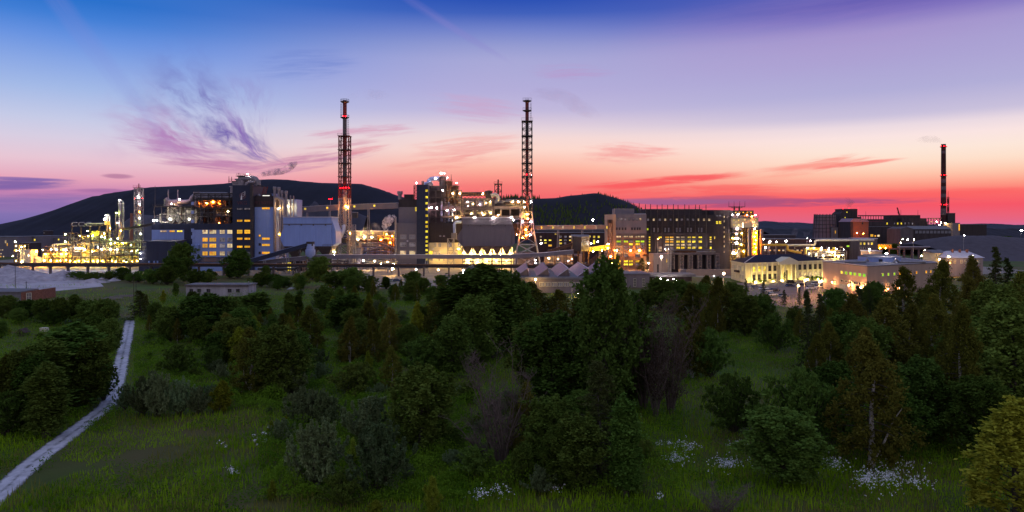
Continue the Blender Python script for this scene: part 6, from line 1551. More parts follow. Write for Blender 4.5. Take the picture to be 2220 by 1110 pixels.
def right_yard():
    Y = 450; x = lambda p: PX(p,Y); z = lambda p: PZ(p,Y)
    p_ = thing('gas_pipe', 'long yellow-lit overhead gas pipe with a drop bend, left of the lamp cluster', 'pipeline', (x(1700),Y,0))
    MB().tube([(x(1650),Y,z(531)),(x(1704),Y,z(531)),(x(1707),Y,z(533)),(x(1707.5),Y,z(537)),(x(1707.5),Y,z(541)),(x(1710),Y,z(543)),(x(1737),Y,z(548))],.75,9).build('pipe', m_pipey, p_, True)
    MB().tube([(x(1700),Y+6,z(532)),(x(1772),Y+6,z(532)),(x(1775),Y+6,z(531)),(x(1776),Y+6,z(528)),(x(1776),Y+6,z(524)),(x(1778),Y+6,z(521.5)),(x(1785),Y+6,z(521)),(x(1905),Y+6,z(521))],.7,9).build('pipe', m_pipe, p_, True)
    for p in (1670,1690,1730,1750,1765,1800,1830): MB().bar((x(p),Y+5,0),(x(p),Y+5,z(533)),.4).build('leg', m_steel, p_)
    MB().tube([(x(1741),Y-4,z(550)),(x(1741),Y-4,z(541)),(x(1742),Y-4,z(539.3)),(x(1745),Y-4,z(538.7)),(x(1772),Y-4,z(538))],.7,9).build('drop_pipe', m_pipey, p_, True)
    low_block('long dark shed with a row of small yellow windows behind the columned office', 1645, 1755, 519, 552, 500, 14, m_brick_dark, [(p-1.8,p+1.8,541.6,544,e_or if k % 2 else e_wh) for k, p in enumerate((1658,1669,1679.5,1689,1698,1718,1729,1738,1749))])
    low_block('low dim hall with a pale roof left of the cooling tower', 1645, 1725, 510, 522, 620, 20, m_conc_dark, [])
    o = low_block('brown works hall behind the lamp cluster with two lit openings', 1776, 1862, 518.5, 552, 500, 16, m_brick_dark, [(1851,1853,522,524,e_wh),(1856,1858,522,524,e_wh),(1835.5,1842,532,535,e_gr),(1851,1857,530,532,e_wh),(1821,1826,535,537,e_wh),(1805,1811,536.5,539,e_ye),(1842.5,1849,538.5,546,e_or),(1853,1859,538.5,546,e_or)])
    o = low_block('small pale two-storey house with four yellow windows right of the brown hall', 1862.5, 1902, 518, 552, 485, 14, m_conc, [(1864.5,1867.5,526,530.5,e_ye),(1872,1875.5,526,530.5,e_ye),(1881,1884,526,530.5,e_wh),(1888,1892,526,530.5,e_ye),(1864.5,1867.5,536,540,m_glass),(1872,1875.5,536,540,m_glass),(1881,1884,536,540,m_glass)], roofm=m_snow)
    # lit frame of the lamp cluster
    f = thing('process_frame', 'greenish-lit pipe frame under the cluster of round lamps', 'process plant', (x(1800),Y,0))
    xs = [x(p) for p in (1752,1772,1792,1812,1832)]
    steel_frame(f, xs, [Y-2,Y+3], [z(551),z(543)], m_steel, .3, True, seed=61)
    random_pipes(f, xs[0], xs[-1], Y-2, Y+3, 3, z(541), 40, 121, [m_pipe, m_pipey, m_tank], (.12,.3))
    K = 'round lamp cluster'
    for p, y in ((1750.5,537.5),(1765,537.5),(1782,537),(1780.5,540.5),(1797,538.3),(1796.5,541.5),(1813,539.5),(1829,540.8),(1754,550.5),(1769.5,552),(1785,554),(1811,554.3),(1827,553.3),(1810.5,547.5)): lamp(p, y, Y-5, b_white, .42, K, 'round white lamp of the cluster behind the columned office')
    lamp(1798, 546, Y-5, b_white, .75, K, 'largest white lamp in the middle of the round lamp cluster')
    for p, y in ((1758,538),(1771,538),(1804,547),(1818,556)): lamp(p, y, Y-3, b_yel, .6, K+' y', 'yellow lamp in the round lamp cluster')
    K = 'lamps of the right yard'
    for p, y, bm, r in ((1654,519,b_warm,.8),(1667,525,b_white,.8),(1669,524,b_white,.7),(1681.5,525,b_pink,1.0),(1703,523,b_white,1.2),(1755.5,522.5,b_pink,.95),(1749.5,517.5,b_white,.4),(1658.5,537.5,b_pink,1.05)): lamp(p, y, 470, bm, r, K, 'lamp in the pipe yard right of the flood-lit tower', pole=True)
    lamp(1884, 542, 430, b_flood, .42, K, 'dazzling white lamp on a mast right of the round lamp cluster', pole=True)
    for p, y, r in ((1951,527.5,.4),(1980,520.5,.5),(1996,556,.4),(2003,543.5,.35)): lamp(p, y, 440, b_warm, r, K+' p', 'warm street lamp beyond the beige hall', pole=True)
    for p, y in ((1968,519,),): lamp(p, y, 560, b_white, .6, K, 'white lamp at the shed door under the far works')
    lamp(1957, 518.5, 560, b_grn, .75, K, 'green lamp at the shed wall under the far works')
    # orange-lit pipe deck
    d = thing('pipe_bridge', 'orange-lit elevated pipe bridge right of the pale two-storey house', 'pipe rack', (PX(1920,500),500,0))
    for zz in (531.5,536): MB().cyl((PX(1902.5,500),500,PZ(zz,500)),(PX(1932,500),500,PZ(zz,500)),.9,.9,10).build('pipe', m_pipey, d, True)
    MB().cyl((PX(1946,500),500,PZ(535.5,500)),(PX(2016,500),500,PZ(535.5,500)),.7,.7,10).build('pipe', m_duct, d, True)
    MB().box(PX(1902.5,500),PX(2012,500),500.8,503,PZ(541,500),PZ(538.5,500)).build('deck', m_conc, d)
    for p in (1910,1930,1950,1963,1980,1995,2010): MB().box(PX(p,500)-.5,PX(p,500)+.5,501.2,502.4,0,PZ(541,500)-.01).build('leg', m_conc, d)
    for p in (1908,1920): lamp(p, 538, 496.5, b_org, .7, 'pipe bridge lamps', 'orange lamp below the elevated pipe bridge')
    o = low_block('small low shed with a pale sloping roof by the dazzling mast lamp', 1884, 1912, 545, 560, 430, 10, m_beige, [], 'shed', 'shed', roofm=m_snow)
    # white house at the right
    h = thing('tin_roof_house', 'pale house with a white tin hip roof and warm-lit wall among the trees', 'house', (PX(2080,400),400,0)); Y = 395
    MB().box(PX(2052,Y),PX(2131,Y),Y,Y+14,0,PZ(559,Y)).build('wall', m_conc_pale, h)
    hx0, hx1 = PX(2049,Y), PX(2134,Y); ze = PZ(558.8,Y); zr = PZ(545,Y)
    MB().add([(hx0,Y-.8,ze),(hx1,Y-.8,ze),(hx1,Y+15,ze),(hx0,Y+15,ze),(hx0+5,Y+7,zr),(hx1-5,Y+7,zr)], [(0,1,5,4),(1,2,5),(2,3,4,5),(3,0,4),(3,2,1,0)]).build('roof', m_snow, h)
    for p in (2078,2094,2110): MB().box(PX(p,Y)-.5,PX(p,Y)+.5,Y+5,Y+6,zr-1.5,zr+.9).build('chimney', m_brick, h)
    for p in (2061,2070,2084,2092,2110,2120): winpx(h, p-1.6, p+1.6, 564, 571, Y, m_glass, 2, 2, m_trim)
    h2 = thing('tin_roof_house', 'warm-lit plain wing with a dark roof left of the white tin roof', 'house', (PX(2040,410),410,0)); Y = 402
    MB().box(PX(2027,Y),PX(2051,Y),Y,Y+12,0,PZ(549,Y)).build('wall', m_cream, h2)
    MB().xprism([(Y-.5,PZ(548.9,Y)),(Y+12.5,PZ(548.9,Y)),(Y+6,PZ(542,Y))],PX(2024,Y),PX(2053,Y)).build('roof', m_felt, h2)
    for p in (2029.5,2040): winpx(h2, p-1.2, p+1.2, 551, 554.5, Y, m_glass, 1, 1, m_trim)
    lamp(2057, 557, 390, b_warm, .6, 'lamps of the white house', 'warm lamp at the eaves where the white roof meets the dark one'); lamp(2106, 555, 388, b_white, .55, 'lamps of the white house', 'white lamp on a pole before the white tin roof', pole=True)
    lamp(2036, 563, 392, b_warm, .5, 'lamps of the white house', 'warm lamp low on the cream wing wall'); lamp(2058, 570, 388, b_org, .5, 'lamps of the white house', 'orange lamp behind the tree tops at the white house')
    lamp(2213, 499, 900, b_white, 2.0, 'far lamps', 'lone white star-like lamp at the far right horizon', pole=True, name='mast_lamp'); lamp(2089, 511.5, 560, b_white, .6, 'far lamps', 'white lamp at the top edge of the grey gravel heap', pole=True)
right_yard()

# ================================================================= FAR RIGHT WORKS
def far_works():
    Y = 900; x = lambda p: PX(p,Y); z = lambda p: PZ(p,Y)
    c = thing('cooling_tower', 'dark ribbed cooling tower tapering upward at the far works', 'cooling tower', (x(1788.5),Y,0))
    n = 20
    prof = [(15.6,0),(15.0,10),(13.6,z(478)),(12.9,z(465.5)),(12.3,z(465.4)),(12.3,z(470))]
    MB().lathe(x(1788.5), Y, prof, n).build('shell', mat('sooty tower boards', (.19,.125,.15), .9, .3, .3, streaky=True), c)
    mb = MB()
    for k in range(n):
        a = 2*math.pi*k/n
        mb.bar((x(1788.5)+15.7*math.cos(a),Y+15.7*math.sin(a),0),(x(1788.5)+13.1*math.cos(a),Y+13.1*math.sin(a),z(464)),.5)
    mb.build('rib', m_steel_dark, c)
    for py in (472,479,487,495,503):
        t = (z(465)-z(py))/(z(465)-z(535)); r = 13.0+t*2.9
        MB().lathe(x(1788.5), Y, [(r+.02,z(py)),(r+.4,z(py)+.05),(r+.4,z(py)+.5),(r+.02,z(py)+.55)], n).build('ring_beam', m_steel_dark, c)
    low_block('pale square block at the right foot of the cooling tower', 1806, 1817, 493, 513, 880, 14, m_conc_pale, [(1810,1812,500,506,e_or)], roofm=m_conc)
    o = thing('works_building', 'stepped tower block with a slanting left edge and yellow windows by the cooling tower', 'building', (x(1842),Y+10,0))
    MB().yprism([(x(1817),0),(x(1819.5),z(490)),(x(1822),z(463)),(x(1828),z(458)),(x(1838),z(458)),(x(1838),0)], Y, Y+24).build('wall', m_conc_dark, o)
    MB().box(x(1827.5),x(1860.5),Y+2,Y+22,z(472),z(453.5)).build('upper_block', m_dark, o)
    MB().box(x(1826.5),x(1861.5),Y+1.5,Y+22.5,z(453.4),z(452.6)).build('parapet', m_felt, o)
    MB().box(x(1838.1),x(1870),Y+3,Y+24,0,z(470)).build('lower_block', m_conc_dark, o)
    for p, y in ((1829,488.5),(1835,488.5),(1829,497.5),(1836,497.5),(1821,497.5),(1832,471.8),(1839.5,495),(1836,460)): winpx(o, p-1, p+1, y-1.2, y+1.2, Y-.1, e_ye, 1, 1, m_framed)
    b = thing('works_building', 'orange-lit brick block with a pale gable roof at the far works', 'building', (PX(1863,860),860,0)); Y2 = 850
    MB().box(PX(1844,Y2),PX(1883,Y2),Y2,Y2+30,0,PZ(481,Y2)).build('wall', m_brick, b)
    MB().box(PX(1843.9,Y2)-.02,PX(1849,Y2),Y2-.4,Y2+29,0,PZ(481,Y2)-.01).build('corner_strip', m_conc_dark, b)
    MB().yprism([(PX(1842.5,Y2),PZ(481,Y2)+.01),(PX(1883.5,Y2),PZ(481,Y2)+.01),(PX(1877,Y2),PZ(474.5,Y2)),(PX(1850,Y2),PZ(473.5,Y2))],Y2-1,Y2+30).build('roof', m_roofp, b)
    winpx(b, 1868, 1871, 482.5, 486, Y2, m_glass, 1, 1, m_framed)
    for p, y in ((1858,505),(1872,506)): lamp(p, y, 838, b_org, 1.1, 'far works lamps', 'orange lamp washing the brick block at the far works')
    low_block('broad low mauve hall in front of the brick block, two lit doors', 1883.5, 1955, 492, 514, 880, 30, m_conc_dark, [(1887,1893,508,513,e_or),(1896,1899,510,513,e_or),(1902,1907,509,513,e_wh)], roofm=m_felt)
    o = thing('works_building', 'long upper hall with a row of small lit windows and an open roof bridge', 'building', (PX(1940,920),920,0)); Y3 = 915
    X = lambda p: PX(p,Y3); Z = lambda p: PZ(p,Y3)
    MB().box(X(1867),X(2011),Y3,Y3+30,0,Z(480)).build('wall', m_conc_dark, o)
    MB().box(X(1940),X(2003),Y3+8,Y3+28,Z(479.9),Z(466)).build('upper_block', m_dark, o)
    MB().box(X(1957),X(2011),Y3+2,Y3+8,Z(479.95),Z(473)).build('upper_block', m_conc_dark, o)
    MB().box(X(1867),X(1939.9),Y3+4,Y3+9,Z(468.6),Z(466.4)).build('bridge_roof', m_dark, o)
    MB().box(X(1867),X(1939.9),Y3+4,Y3+9,Z(479.9),Z(475)).build('bridge_floor', m_dark, o)
    for k in range(13): MB().box(X(1869+k*5.6),X(1869.8+k*5.6),Y3+4.2,Y3+5,Z(475),Z(468.6)).build('bridge_post', m_steel_dark, o)
    for k, p in enumerate((1923,1939,1946,1954,1962,1970,1978)): winpx(o, p-1.3, p+1.3, 482.5, 486.5, Y3, e_ye if k in (0,2,3) else e_dim, 1, 1, m_framed)
    for k in range(12): winpx(o, 1890+k*9, 1895+k*9, 491, 494, Y3, m_glassm, 2, 1, m_framed)
    o = thing('works_building', 'long low dark shed with a broad gable end in front of the far chimney', 'building', (PX(2010,820),820,0)); Y4 = 810
    X = lambda p: PX(p,Y4); Z = lambda p: PZ(p,Y4)
    MB().yprism([(X(1953),0),(X(1953),Z(496)),(X(1966),Z(492)),(X(1980),Z(496)),(X(1980),0)], Y4, Y4+30).build('gable_wall', m_conc, o)
    MB().box(X(1980.1),X(2065),Y4+3,Y4+30,0,Z(497)).build('wall', m_conc_dark, o)
    MB().xprism([(Y4+2.5,Z(496.9)),(Y4+30,Z(496.9)),(Y4+30,Z(490)),(Y4+14,Z(490))], X(1980.1), X(2066)).build('roof', m_felt, o)
    for k in range(10): winpx(o, 1984+k*8, 1990+k*8, 500, 506, Y4+3, m_glassm, 3, 2, m_framed)
    # striped chimney
    Y5 = 930; X = lambda p: PX(p,Y5); Z = lambda p: PZ(p,Y5)
    t = thing('chimney', 'plain tapering chimney with red and pale bands at the far right works', 'chimney', (X(2045.5),Y5,0))
    mk = [(520,6.2),(496,5.9),(480,5.8),(466,5.6),(452,5.45),(438,5.3),(428,5.2),(420,5.1),(412,5.05),(404,5.0),(396,4.95),(388,4.9),(345,4.7),(333,4.65),(327,4.6),(312.5,4.55)]
    dk = mat('sooty red band', (.05,.018,.02), .9, .3, .4); lt = mat('sooty pale band', (.12,.09,.105), .9, .25, .4)
    MB().lathe(X(2045.5), Y5, [(7.0/F*Y5,0),(6.3/F*Y5,Z(520)+.0)], 20).build('base', dk, t, True)
    for i, ((a, ra), (b, rb)) in enumerate(zip(mk[:-1], mk[1:])):
        MB().lathe(X(2045.5), Y5, [(ra/F*Y5,Z(a)+.01),(rb/F*Y5,Z(b))], 20).build('band', lt if i in (1,3,6,8,10,13) else dk, t, True)
    for py in (319,382,446):
        r = 5.4/F*Y5; MB().lathe(X(2045.5), Y5, [(r*.85,Z(py)),(r*1.25,Z(py)),(r*1.25,Z(py)+1.0),(r*.85,Z(py)+1.1)], 18).build('platform', m_steel_dark, t)
        for p in (2039.5,2046.5,2051.5): lamp(p, py-2.6, Y5-r*1.3, b_red, .75 if py != 446 else .9, 'red beacons of the far chimney', 'red beacon on the %s platform of the far banded chimney' % {319:'top',382:'middle',446:'lowest'}[py], 'beacon')
    m = thing('lattice_mast', 'thin mast right beside the far banded chimney', 'mast', (X(2056),Y5,0))
    lattice(MB(), X(2055.5), Y5, [(k*11,.8) for k in range(0, 7)], .4, .25).build('lattice', m_steel_red, m); MB().cyl((X(2055.5),Y5,66),(X(2055.5),Y5,74),.3,.15,6).build('spike', m_steel_red, m)
    low_block('dark square tower block right of the far banded chimney', 2055, 2071, 462.5, 512, 925, 16, m_dark, [], 'service_tower', 'tower')
    low_block('pale low block with one lit strip right of the dark tower block', 2065, 2081, 484, 512, 880, 20, m_conc_pale, [(2078,2080.5,486,500,e_or)])
    low_block('far dark ribbed shed at the right horizon', 2081.5, 2139, 487, 511, 900, 30, m_dark, [])
    g = thing('pipe_bridge', 'lit trestle bridge left of the far banded chimney', 'pipe rack', (PX(2026,900),900,0))
    MB().box(PX(2011,900),PX(2040,900),898,901,PZ(474,900),PZ(472.5,900)).build('top_chord', m_steel_dark, g); MB().box(PX(2011,900),PX(2040,900),898,901,PZ(482,900),PZ(480.5,900)).build('deck', m_conc_pale, g)
    for p in (2012,2018,2024,2030,2036): MB().box(PX(p,900)-.3,PX(p,900)+.3,899,900,0,PZ(472.6,900)).build('post', m_steel_dark, g)
    for p, y in ((2031,480.5),(2040,482.5),(2049,484),(2037,487.5)): lamp(p, y, 893, b_warm, .9, 'far chimney lamps', 'warm lamp at the foot of the far banded chimney')
    cr = thing('crane_jib', 'small red crane jib on the roof of the long upper hall', 'crane', (PX(1947,930),930,Z(466)))
    mb = MB(); mb.bar((PX(1950,935),935,PZ(466,935)),(PX(1945,935),935,PZ(450,935)),1.2).bar((PX(1950,935),935,PZ(466,935)),(PX(1947,935),935,PZ(459,935)),1.4); mb.build('jib', m_steel_red, cr)
    for p, t0 in ((1877,458),(1953,455),(1990,455)):
        q = thing('roof_aerial', 'thin aerial on the far works roof', 'aerial', (PX(p,930),930,PZ(468,930))); MB().cyl((PX(p,930),930,PZ(468,930)),(PX(p,930),930,PZ(t0,930)),.3,.15,6).build('rod', m_steel_dark, q); pend(q, 'roof aerials of the far works', 'thin aerial on the far works roof', p)
    for p in (1827.5,1841,1860): lamp(p, 451.8, 900, b_red, .75, 'far roof beacons', 'red roof-corner beacon on the stepped tower block', 'beacon')
    for p, y in ((46.7,482.3),(54,482.6),(59,482.6),(75,482.5),(81,482.8)):
        Yf = 3300; lamp(p, y, Yf, b_org, 3.4, 'far orange lights', 'far orange light on the left horizon', pole=False)
far_works()
# ================================================================= VEGETATION
def leaf_mat(name, col, col2, transl=.3, nsc=.7, gain=.75):
    m = bpy.data.materials.new(name); m.use_nodes = True; t = m.node_tree
    for n in list(t.nodes): t.nodes.remove(n)
    o = t.nodes.new('ShaderNodeOutputMaterial'); d = t.nodes.new('ShaderNodeBsdfDiffuse'); tr = t.nodes.new('ShaderNodeBsdfTranslucent')
    mx = t.nodes.new('ShaderNodeMixShader'); mx.inputs[0].default_value = transl
    g = t.nodes.new('ShaderNodeNewGeometry'); oi = t.nodes.new('ShaderNodeObjectInfo')
    tcn = t.nodes.new('ShaderNodeTexCoord'); nz = t.nodes.new('ShaderNodeTexNoise'); nz.inputs['Scale'].default_value = nsc; nz.inputs['Detail'].default_value = 4
    t.links.new(tcn.outputs['Object'], nz.inputs['Vector'])
    def mth(op, a, b):
        n = t.nodes.new('ShaderNodeMath'); n.operation = op
        for k, q in enumerate((a, b)):
            if isinstance(q, bpy.types.NodeSocket): t.links.new(q, n.inputs[k])
            else: n.inputs[k].default_value = q
        return n.outputs[0]
    f = mth('ADD', mth('MULTIPLY', g.outputs['Random Per Island'], .45), mth('MULTIPLY', mth('ADD', mth('MULTIPLY', mth('SUBTRACT', nz.outputs['Fac'], .5), gain/.75*1.6), .5), .75))
    f = mth('ADD', f, mth('MULTIPLY', mth('SUBTRACT', oi.outputs['Random'], .5), .7))
    cm = t.nodes.new('ShaderNodeMix'); cm.data_type = 'RGBA'; t.links.new(f, cm.inputs[0]); cm.inputs[6].default_value = (*col, 1); cm.inputs[7].default_value = (*col2, 1)
    sc_ = t.nodes.new('ShaderNodeSeparateColor'); t.links.new(oi.outputs['Color'], sc_.inputs[0])
    hs = t.nodes.new('ShaderNodeHueSaturation'); t.links.new(cm.outputs[2], hs.inputs['Color'])
    t.links.new(mth('ADD', mth('MULTIPLY', sc_.outputs[1], .045), .476), hs.inputs['Hue'])
    t.links.new(mth('ADD', mth('MULTIPLY', sc_.outputs[0], .62), .80), hs.inputs['Value'])
    t.links.new(hs.outputs[0], d.inputs[0]); t.links.new(hs.outputs[0], tr.inputs[0])
    t.links.new(d.outputs[0], mx.inputs[1]); t.links.new(tr.outputs[0], mx.inputs[2]); t.links.new(mx.outputs[0], o.inputs[0])
    return m
l_green = leaf_mat('dark broad leaf', (.040,.076,.011), (.118,.182,.034))
l_birch = leaf_mat('olive birch leaf', (.056,.062,.009), (.150,.150,.026))
l_grey = leaf_mat('grey willow leaf', (.060,.092,.028), (.190,.245,.115))
l_con = leaf_mat('spruce needle', (.030,.044,.010), (.075,.092,.028), .15)
l_lime = leaf_mat('yellow-green leaf', (.12,.15,.010), (.27,.31,.035))
l_brown = leaf_mat('thin brown leaf', (.045,.030,.022), (.095,.065,.050))
m_bark = mat('grey bark', (.07,.06,.05), .95, .4, 3.0)
m_birch = mat('white birch bark', (.40,.37,.34), .8, .45, 3.0)
m_twig = mat('bare twig', (.11,.082,.072), .95, .3, 3.0)
def quads_mesh(name, P, U, V, m):
    """leaf quads: centres P, half-axes U (length) and V (width), as one mesh of rhombus leaves"""
    n = len(P); co = np.empty((n,4,3), np.float32)
    co[:,0] = P-U; co[:,1] = P+V-U*.1; co[:,2] = P+U; co[:,3] = P-V-U*.1
    me = bpy.data.meshes.new(name); me.vertices.add(n*4); me.vertices.foreach_set('co', co.ravel())
    me.loops.add(n*4); me.loops.foreach_set('vertex_index', np.arange(n*4, dtype=np.int32))
    me.polygons.add(n); me.polygons.foreach_set('loop_start', np.arange(0, n*4, 4, dtype=np.int32)); me.polygons.foreach_set('loop_total', np.full(n, 4, np.int32))
    me.materials.append(m); me.update(calc_edges=True); return me
def leaves(name, clumps, per, L, W, m, rng, droop=0.0, zs=.8):
    C = np.array([c[0] for c in clumps], np.float32); Rr = np.array([c[1] for c in clumps], np.float32)
    idx = np.repeat(np.arange(len(C)), per); n = len(idx)
    d = rng.normal(size=(n,3)).astype(np.float32); d /= np.linalg.norm(d, axis=1)[:,None]
    rad = np.minimum(np.abs(rng.normal(size=n))*.62, 1.7)
    P = C[idx]+d*(Rr[idx]*rad)[:,None]*np.array([1,1,zs], np.float32)
    P[:,2] = np.maximum(P[:,2], .05)
    U = rng.normal(size=(n,3)); U[:,2] -= droop; U /= np.linalg.norm(U, axis=1)[:,None]
    V = np.cross(U, rng.normal(size=(n,3))); V /= np.linalg.norm(V, axis=1)[:,None]+1e-6
    s = (.7+.6*rng.random(n))[:,None]
    return quads_mesh(name, P, (U*L*s).astype(np.float32), (V*W*s).astype(np.float32), m)
def make_species(kind_, seed):
    """returns (trunk mesh, crown mesh or None) for a plant 10 m tall"""
    rr = random.Random(seed*31+hash_(kind_)); rng = np.random.default_rng(seed*17+hash_(kind_))
    H = 10.0; tb = MB(); cl = []
    def limb(p, d, ln, r, up, nseg=4):
        pts = [Vector(p)]; d = Vector(d).normalized()
        for k in range(nseg):
            d = (d+Vector((rr.uniform(-.18,.18), rr.uniform(-.18,.18), up/nseg+rr.uniform(-.1,.1)))).normalized()
            pts.append(pts[-1]+d*(ln/nseg))
        tb.tube(pts, r, 4, [1-.8*k/nseg for k in range(nseg+1)]); return pts
    if kind_ in ('birch','broad','poplar','lime','conifer'):
        wob = [Vector((rr.uniform(-.12,.12)*H*.1*k, rr.uniform(-.12,.12)*H*.1*k, 0))*.35 for k in range(7)]
        top = .97 if kind_ != 'broad' else .86
        tp = [Vector((0,0,-.1))]+[Vector((wob[k].x, wob[k].y, H*top*k/6)) for k in range(1,7)]
        tb.tube(tp, .17 if kind_ != 'broad' else .22, 6, [1.25,.95,.8,.62,.42,.25,.08])
        ntrunk = len(tb.f)
        if kind_ == 'birch':
            for q in range(rr.randint(1,2)):
                a = rr.uniform(0,6.28); pts = limb((0,0,.05), (math.cos(a)*.16,math.sin(a)*.16,1), H*.5, .11, .5, 6)
        ntrunk = len(tb.f)
        def tr(z):
            z = max(0, min(z, H*top*.999)); k = z/(H*top)*6; i = int(k); return tp[i]+(tp[min(i+1,6)]-tp[i])*(k-i) if i > 0 else Vector((tp[1].x*k, tp[1].y*k, z))
        nl = {'birch':64,'broad':60,'poplar':62,'lime':44,'conifer':96}[kind_]
        for i in range(nl):
            t = (i+.5)/nl
            if kind_ == 'birch':
                z = H*(.14+.84*t); R_ = H*.225*(math.sin(math.pi*min(1,(t*.86+.16)))**.75)*(1.12-.45*t); elv = .35; up = -.7; dr = 1
            elif kind_ == 'broad':
                z = H*(.06+.86*t); R_ = H*.30*math.sin(math.pi*(t*.80+.14))**.7*(1.15-.3*t); elv = .75; up = .55; dr = 0
            elif kind_ == 'poplar':
                z = H*(.08+.88*t); R_ = H*.16*math.sin(math.pi*(t*.82+.14))**.6*(1.15-.4*t); elv = 1.0; up = .5; dr = 0
            elif kind_ == 'lime':
                z = H*(.05+.93*t); R_ = H*.22*math.sin(math.pi*(t*.8+.16))**.7*(1.2-.75*t); elv = .7; up = .3; dr = 0
            else:
                z = H*(.05+.93*t); R_ = H*.20*(1-t)**.85+.08; elv = -.05; up = -.25; dr = 0
            R_ *= rr.uniform(.62,1.15); a = i*2.399+rr.uniform(-.5,.5)
            p = tr(z-R_*.25*(1 if elv > .2 else 0)); d = (math.cos(a)*math.cos(elv), math.sin(a)*math.cos(elv), math.sin(elv))
            pts = limb(p, d, R_, .05 if kind_ != 'conifer' else .03, up)
            cr_ = {'birch':.40,'broad':.46,'poplar':.36,'lime':.40,'conifer':.26}[kind_]
            for k, q in enumerate(pts[1:]):
                if k == 0 and t < .8 and rr.random() < .5: continue
                cl.append((q+Vector((rr.uniform(-.2,.2), rr.uniform(-.2,.2), rr.uniform(-.15,.15))), cr_*rr.uniform(.7,1.2)*(1 if t < .85 else .75)))
            if kind_ == 'birch':
                for _ in range(2): q = pts[-1]; cl.append((q+Vector((rr.uniform(-.35,.35), rr.uniform(-.35,.35), -rr.uniform(.2,.75))), .3))
            elif kind_ in ('broad','lime','poplar'):
                for _ in range(3):
                    q = pts[rr.randint(2,4)]; u = .7 if kind_ == 'broad' else .3
                    cl.append((q+Vector((rr.uniform(-u,u), rr.uniform(-u,u), rr.uniform(-.3,.5))), .42 if kind_ == 'broad' else .3))
                if rr.random() < .75:
                    q = pts[-1]
                    for k in range(4): cl.append((q+Vector((rr.uniform(-.06,.06), rr.uniform(-.06,.06), .3*k)), .27-.045*k))
        lm = {'birch':l_birch,'broad':l_green,'poplar':l_green,'lime':l_lime,'conifer':l_con}[kind_]
        per = {'birch':62,'broad':48,'poplar':46,'lime':50,'conifer':40}[kind_]
        L_, W_ = {'birch':(.10,.05),'broad':(.115,.068),'poplar':(.105,.06),'lime':(.12,.06),'conifer':(.12,.026)}[kind_]
        crown = leaves('crown', cl, per, L_, W_, lm, rng, 1.0 if kind_ == 'birch' else .2, {'birch':1.25,'broad':1.25,'poplar':1.7,'lime':1.4,'conifer':.6}[kind_])
        bark = m_birch if kind_ == 'birch' else m_bark
    elif kind_ in ('willow','shrub'):
        ns = 60 if kind_ == 'willow' else 70; ntrunk = 10**9
        for i in range(ns):
            a = i*2.399; e = rr.uniform(.12,1.0)**.6; r = (1-e)
            d = Vector((math.cos(a)*r*1.05, math.sin(a)*r*1.05, .35+e))
            ln = H*(.62+.32*e)*rr.uniform(.78,1.08)*(1 if kind_ == 'willow' else .92)
            pts = limb((math.cos(a)*.5*r, math.sin(a)*.5*r, 0), d, ln, .09, .25 if kind_ == 'willow' else -.35, 6)
            for k, q in enumerate(pts[2:]): cl.append((q+Vector((rr.uniform(-.3,.3), rr.uniform(-.3,.3), rr.uniform(-.2,.2))), (.75-.1*k)*rr.uniform(.7,1.1)))
            if kind_ == 'willow':
                q = pts[-1]; dd = (pts[-1]-pts[-2]).normalized()
                for k in range(4): cl.append((q+(dd*.5+Vector((0,0,1)))*(.28*k), .26-.04*k))
                for _ in range(2):
                    q = pts[rr.randint(3,5)]+Vector((rr.uniform(-.6,.6), rr.uniform(-.6,.6), 0))
                    for k in range(3): cl.append((q+Vector((rr.uniform(-.08,.08),rr.uniform(-.08,.08),.35*k)), .28))
            else:
                for _ in range(2): cl.append((pts[-1]+Vector((rr.uniform(-.8,.8), rr.uniform(-.8,.8), rr.uniform(-.8,.2))), .5))
        crown = leaves('crown', cl, 34, .30, .10, l_grey if kind_ == 'willow' else l_green, rng, -.3)
        bark = m_bark
    elif kind_ in ('bare','russet'):
        ns = 16 if kind_ == 'bare' else 12; ntrunk = 10**9
        for i in range(ns):
            a = i*2.399+rr.uniform(-.3,.3); e = rr.random()
            r = (.75 if kind_ == 'bare' else .38)*(1-e*.6)
            pts = limb((math.cos(a)*.25, math.sin(a)*.25, 0), (math.cos(a)*r, math.sin(a)*r, 1), H*rr.uniform(.45,1.0), rr.uniform(.07,.15), .1, 8)
            for q in pts[2:]:
                for _ in range(rr.choice((0,1,2,4))):
                    b = rr.uniform(0,6.28); u = rr.uniform(.3,.9)
                    p2 = limb(q, (math.cos(b), math.sin(b), u), H*rr.uniform(.10,.24), .032, .1, 4)
                    for w in p2[1:]:
                        for _ in range(2):
                            b2 = rr.uniform(0,6.28); pe = limb(w, (math.cos(b2), math.sin(b2), rr.uniform(.1,1)), H*rr.uniform(.04,.10), .02, .1, 2)
                            if kind_ == 'russet': cl.append((pe[-1], .35))
        crown = leaves('crown', cl, 3, .13, .055, l_brown, rng, .5) if cl else None
        bark = m_twig
    me = bpy.data.meshes.new('trunk'); me.from_pydata(tb.v, [], tb.f); me.materials.append(bark); me.materials.append(m_bark)
    for p in me.polygons:
        if p.index >= ntrunk: p.material_index = 1
    return me, crown
def hash_(s): return sum((i+1)*ord(c) for i, c in enumerate(s)) % 9973
SPECIES = {}
def species(k, i):
    if (k, i) not in SPECIES: SPECIES[(k, i)] = make_species(k, i)
    return SPECIES[(k, i)]
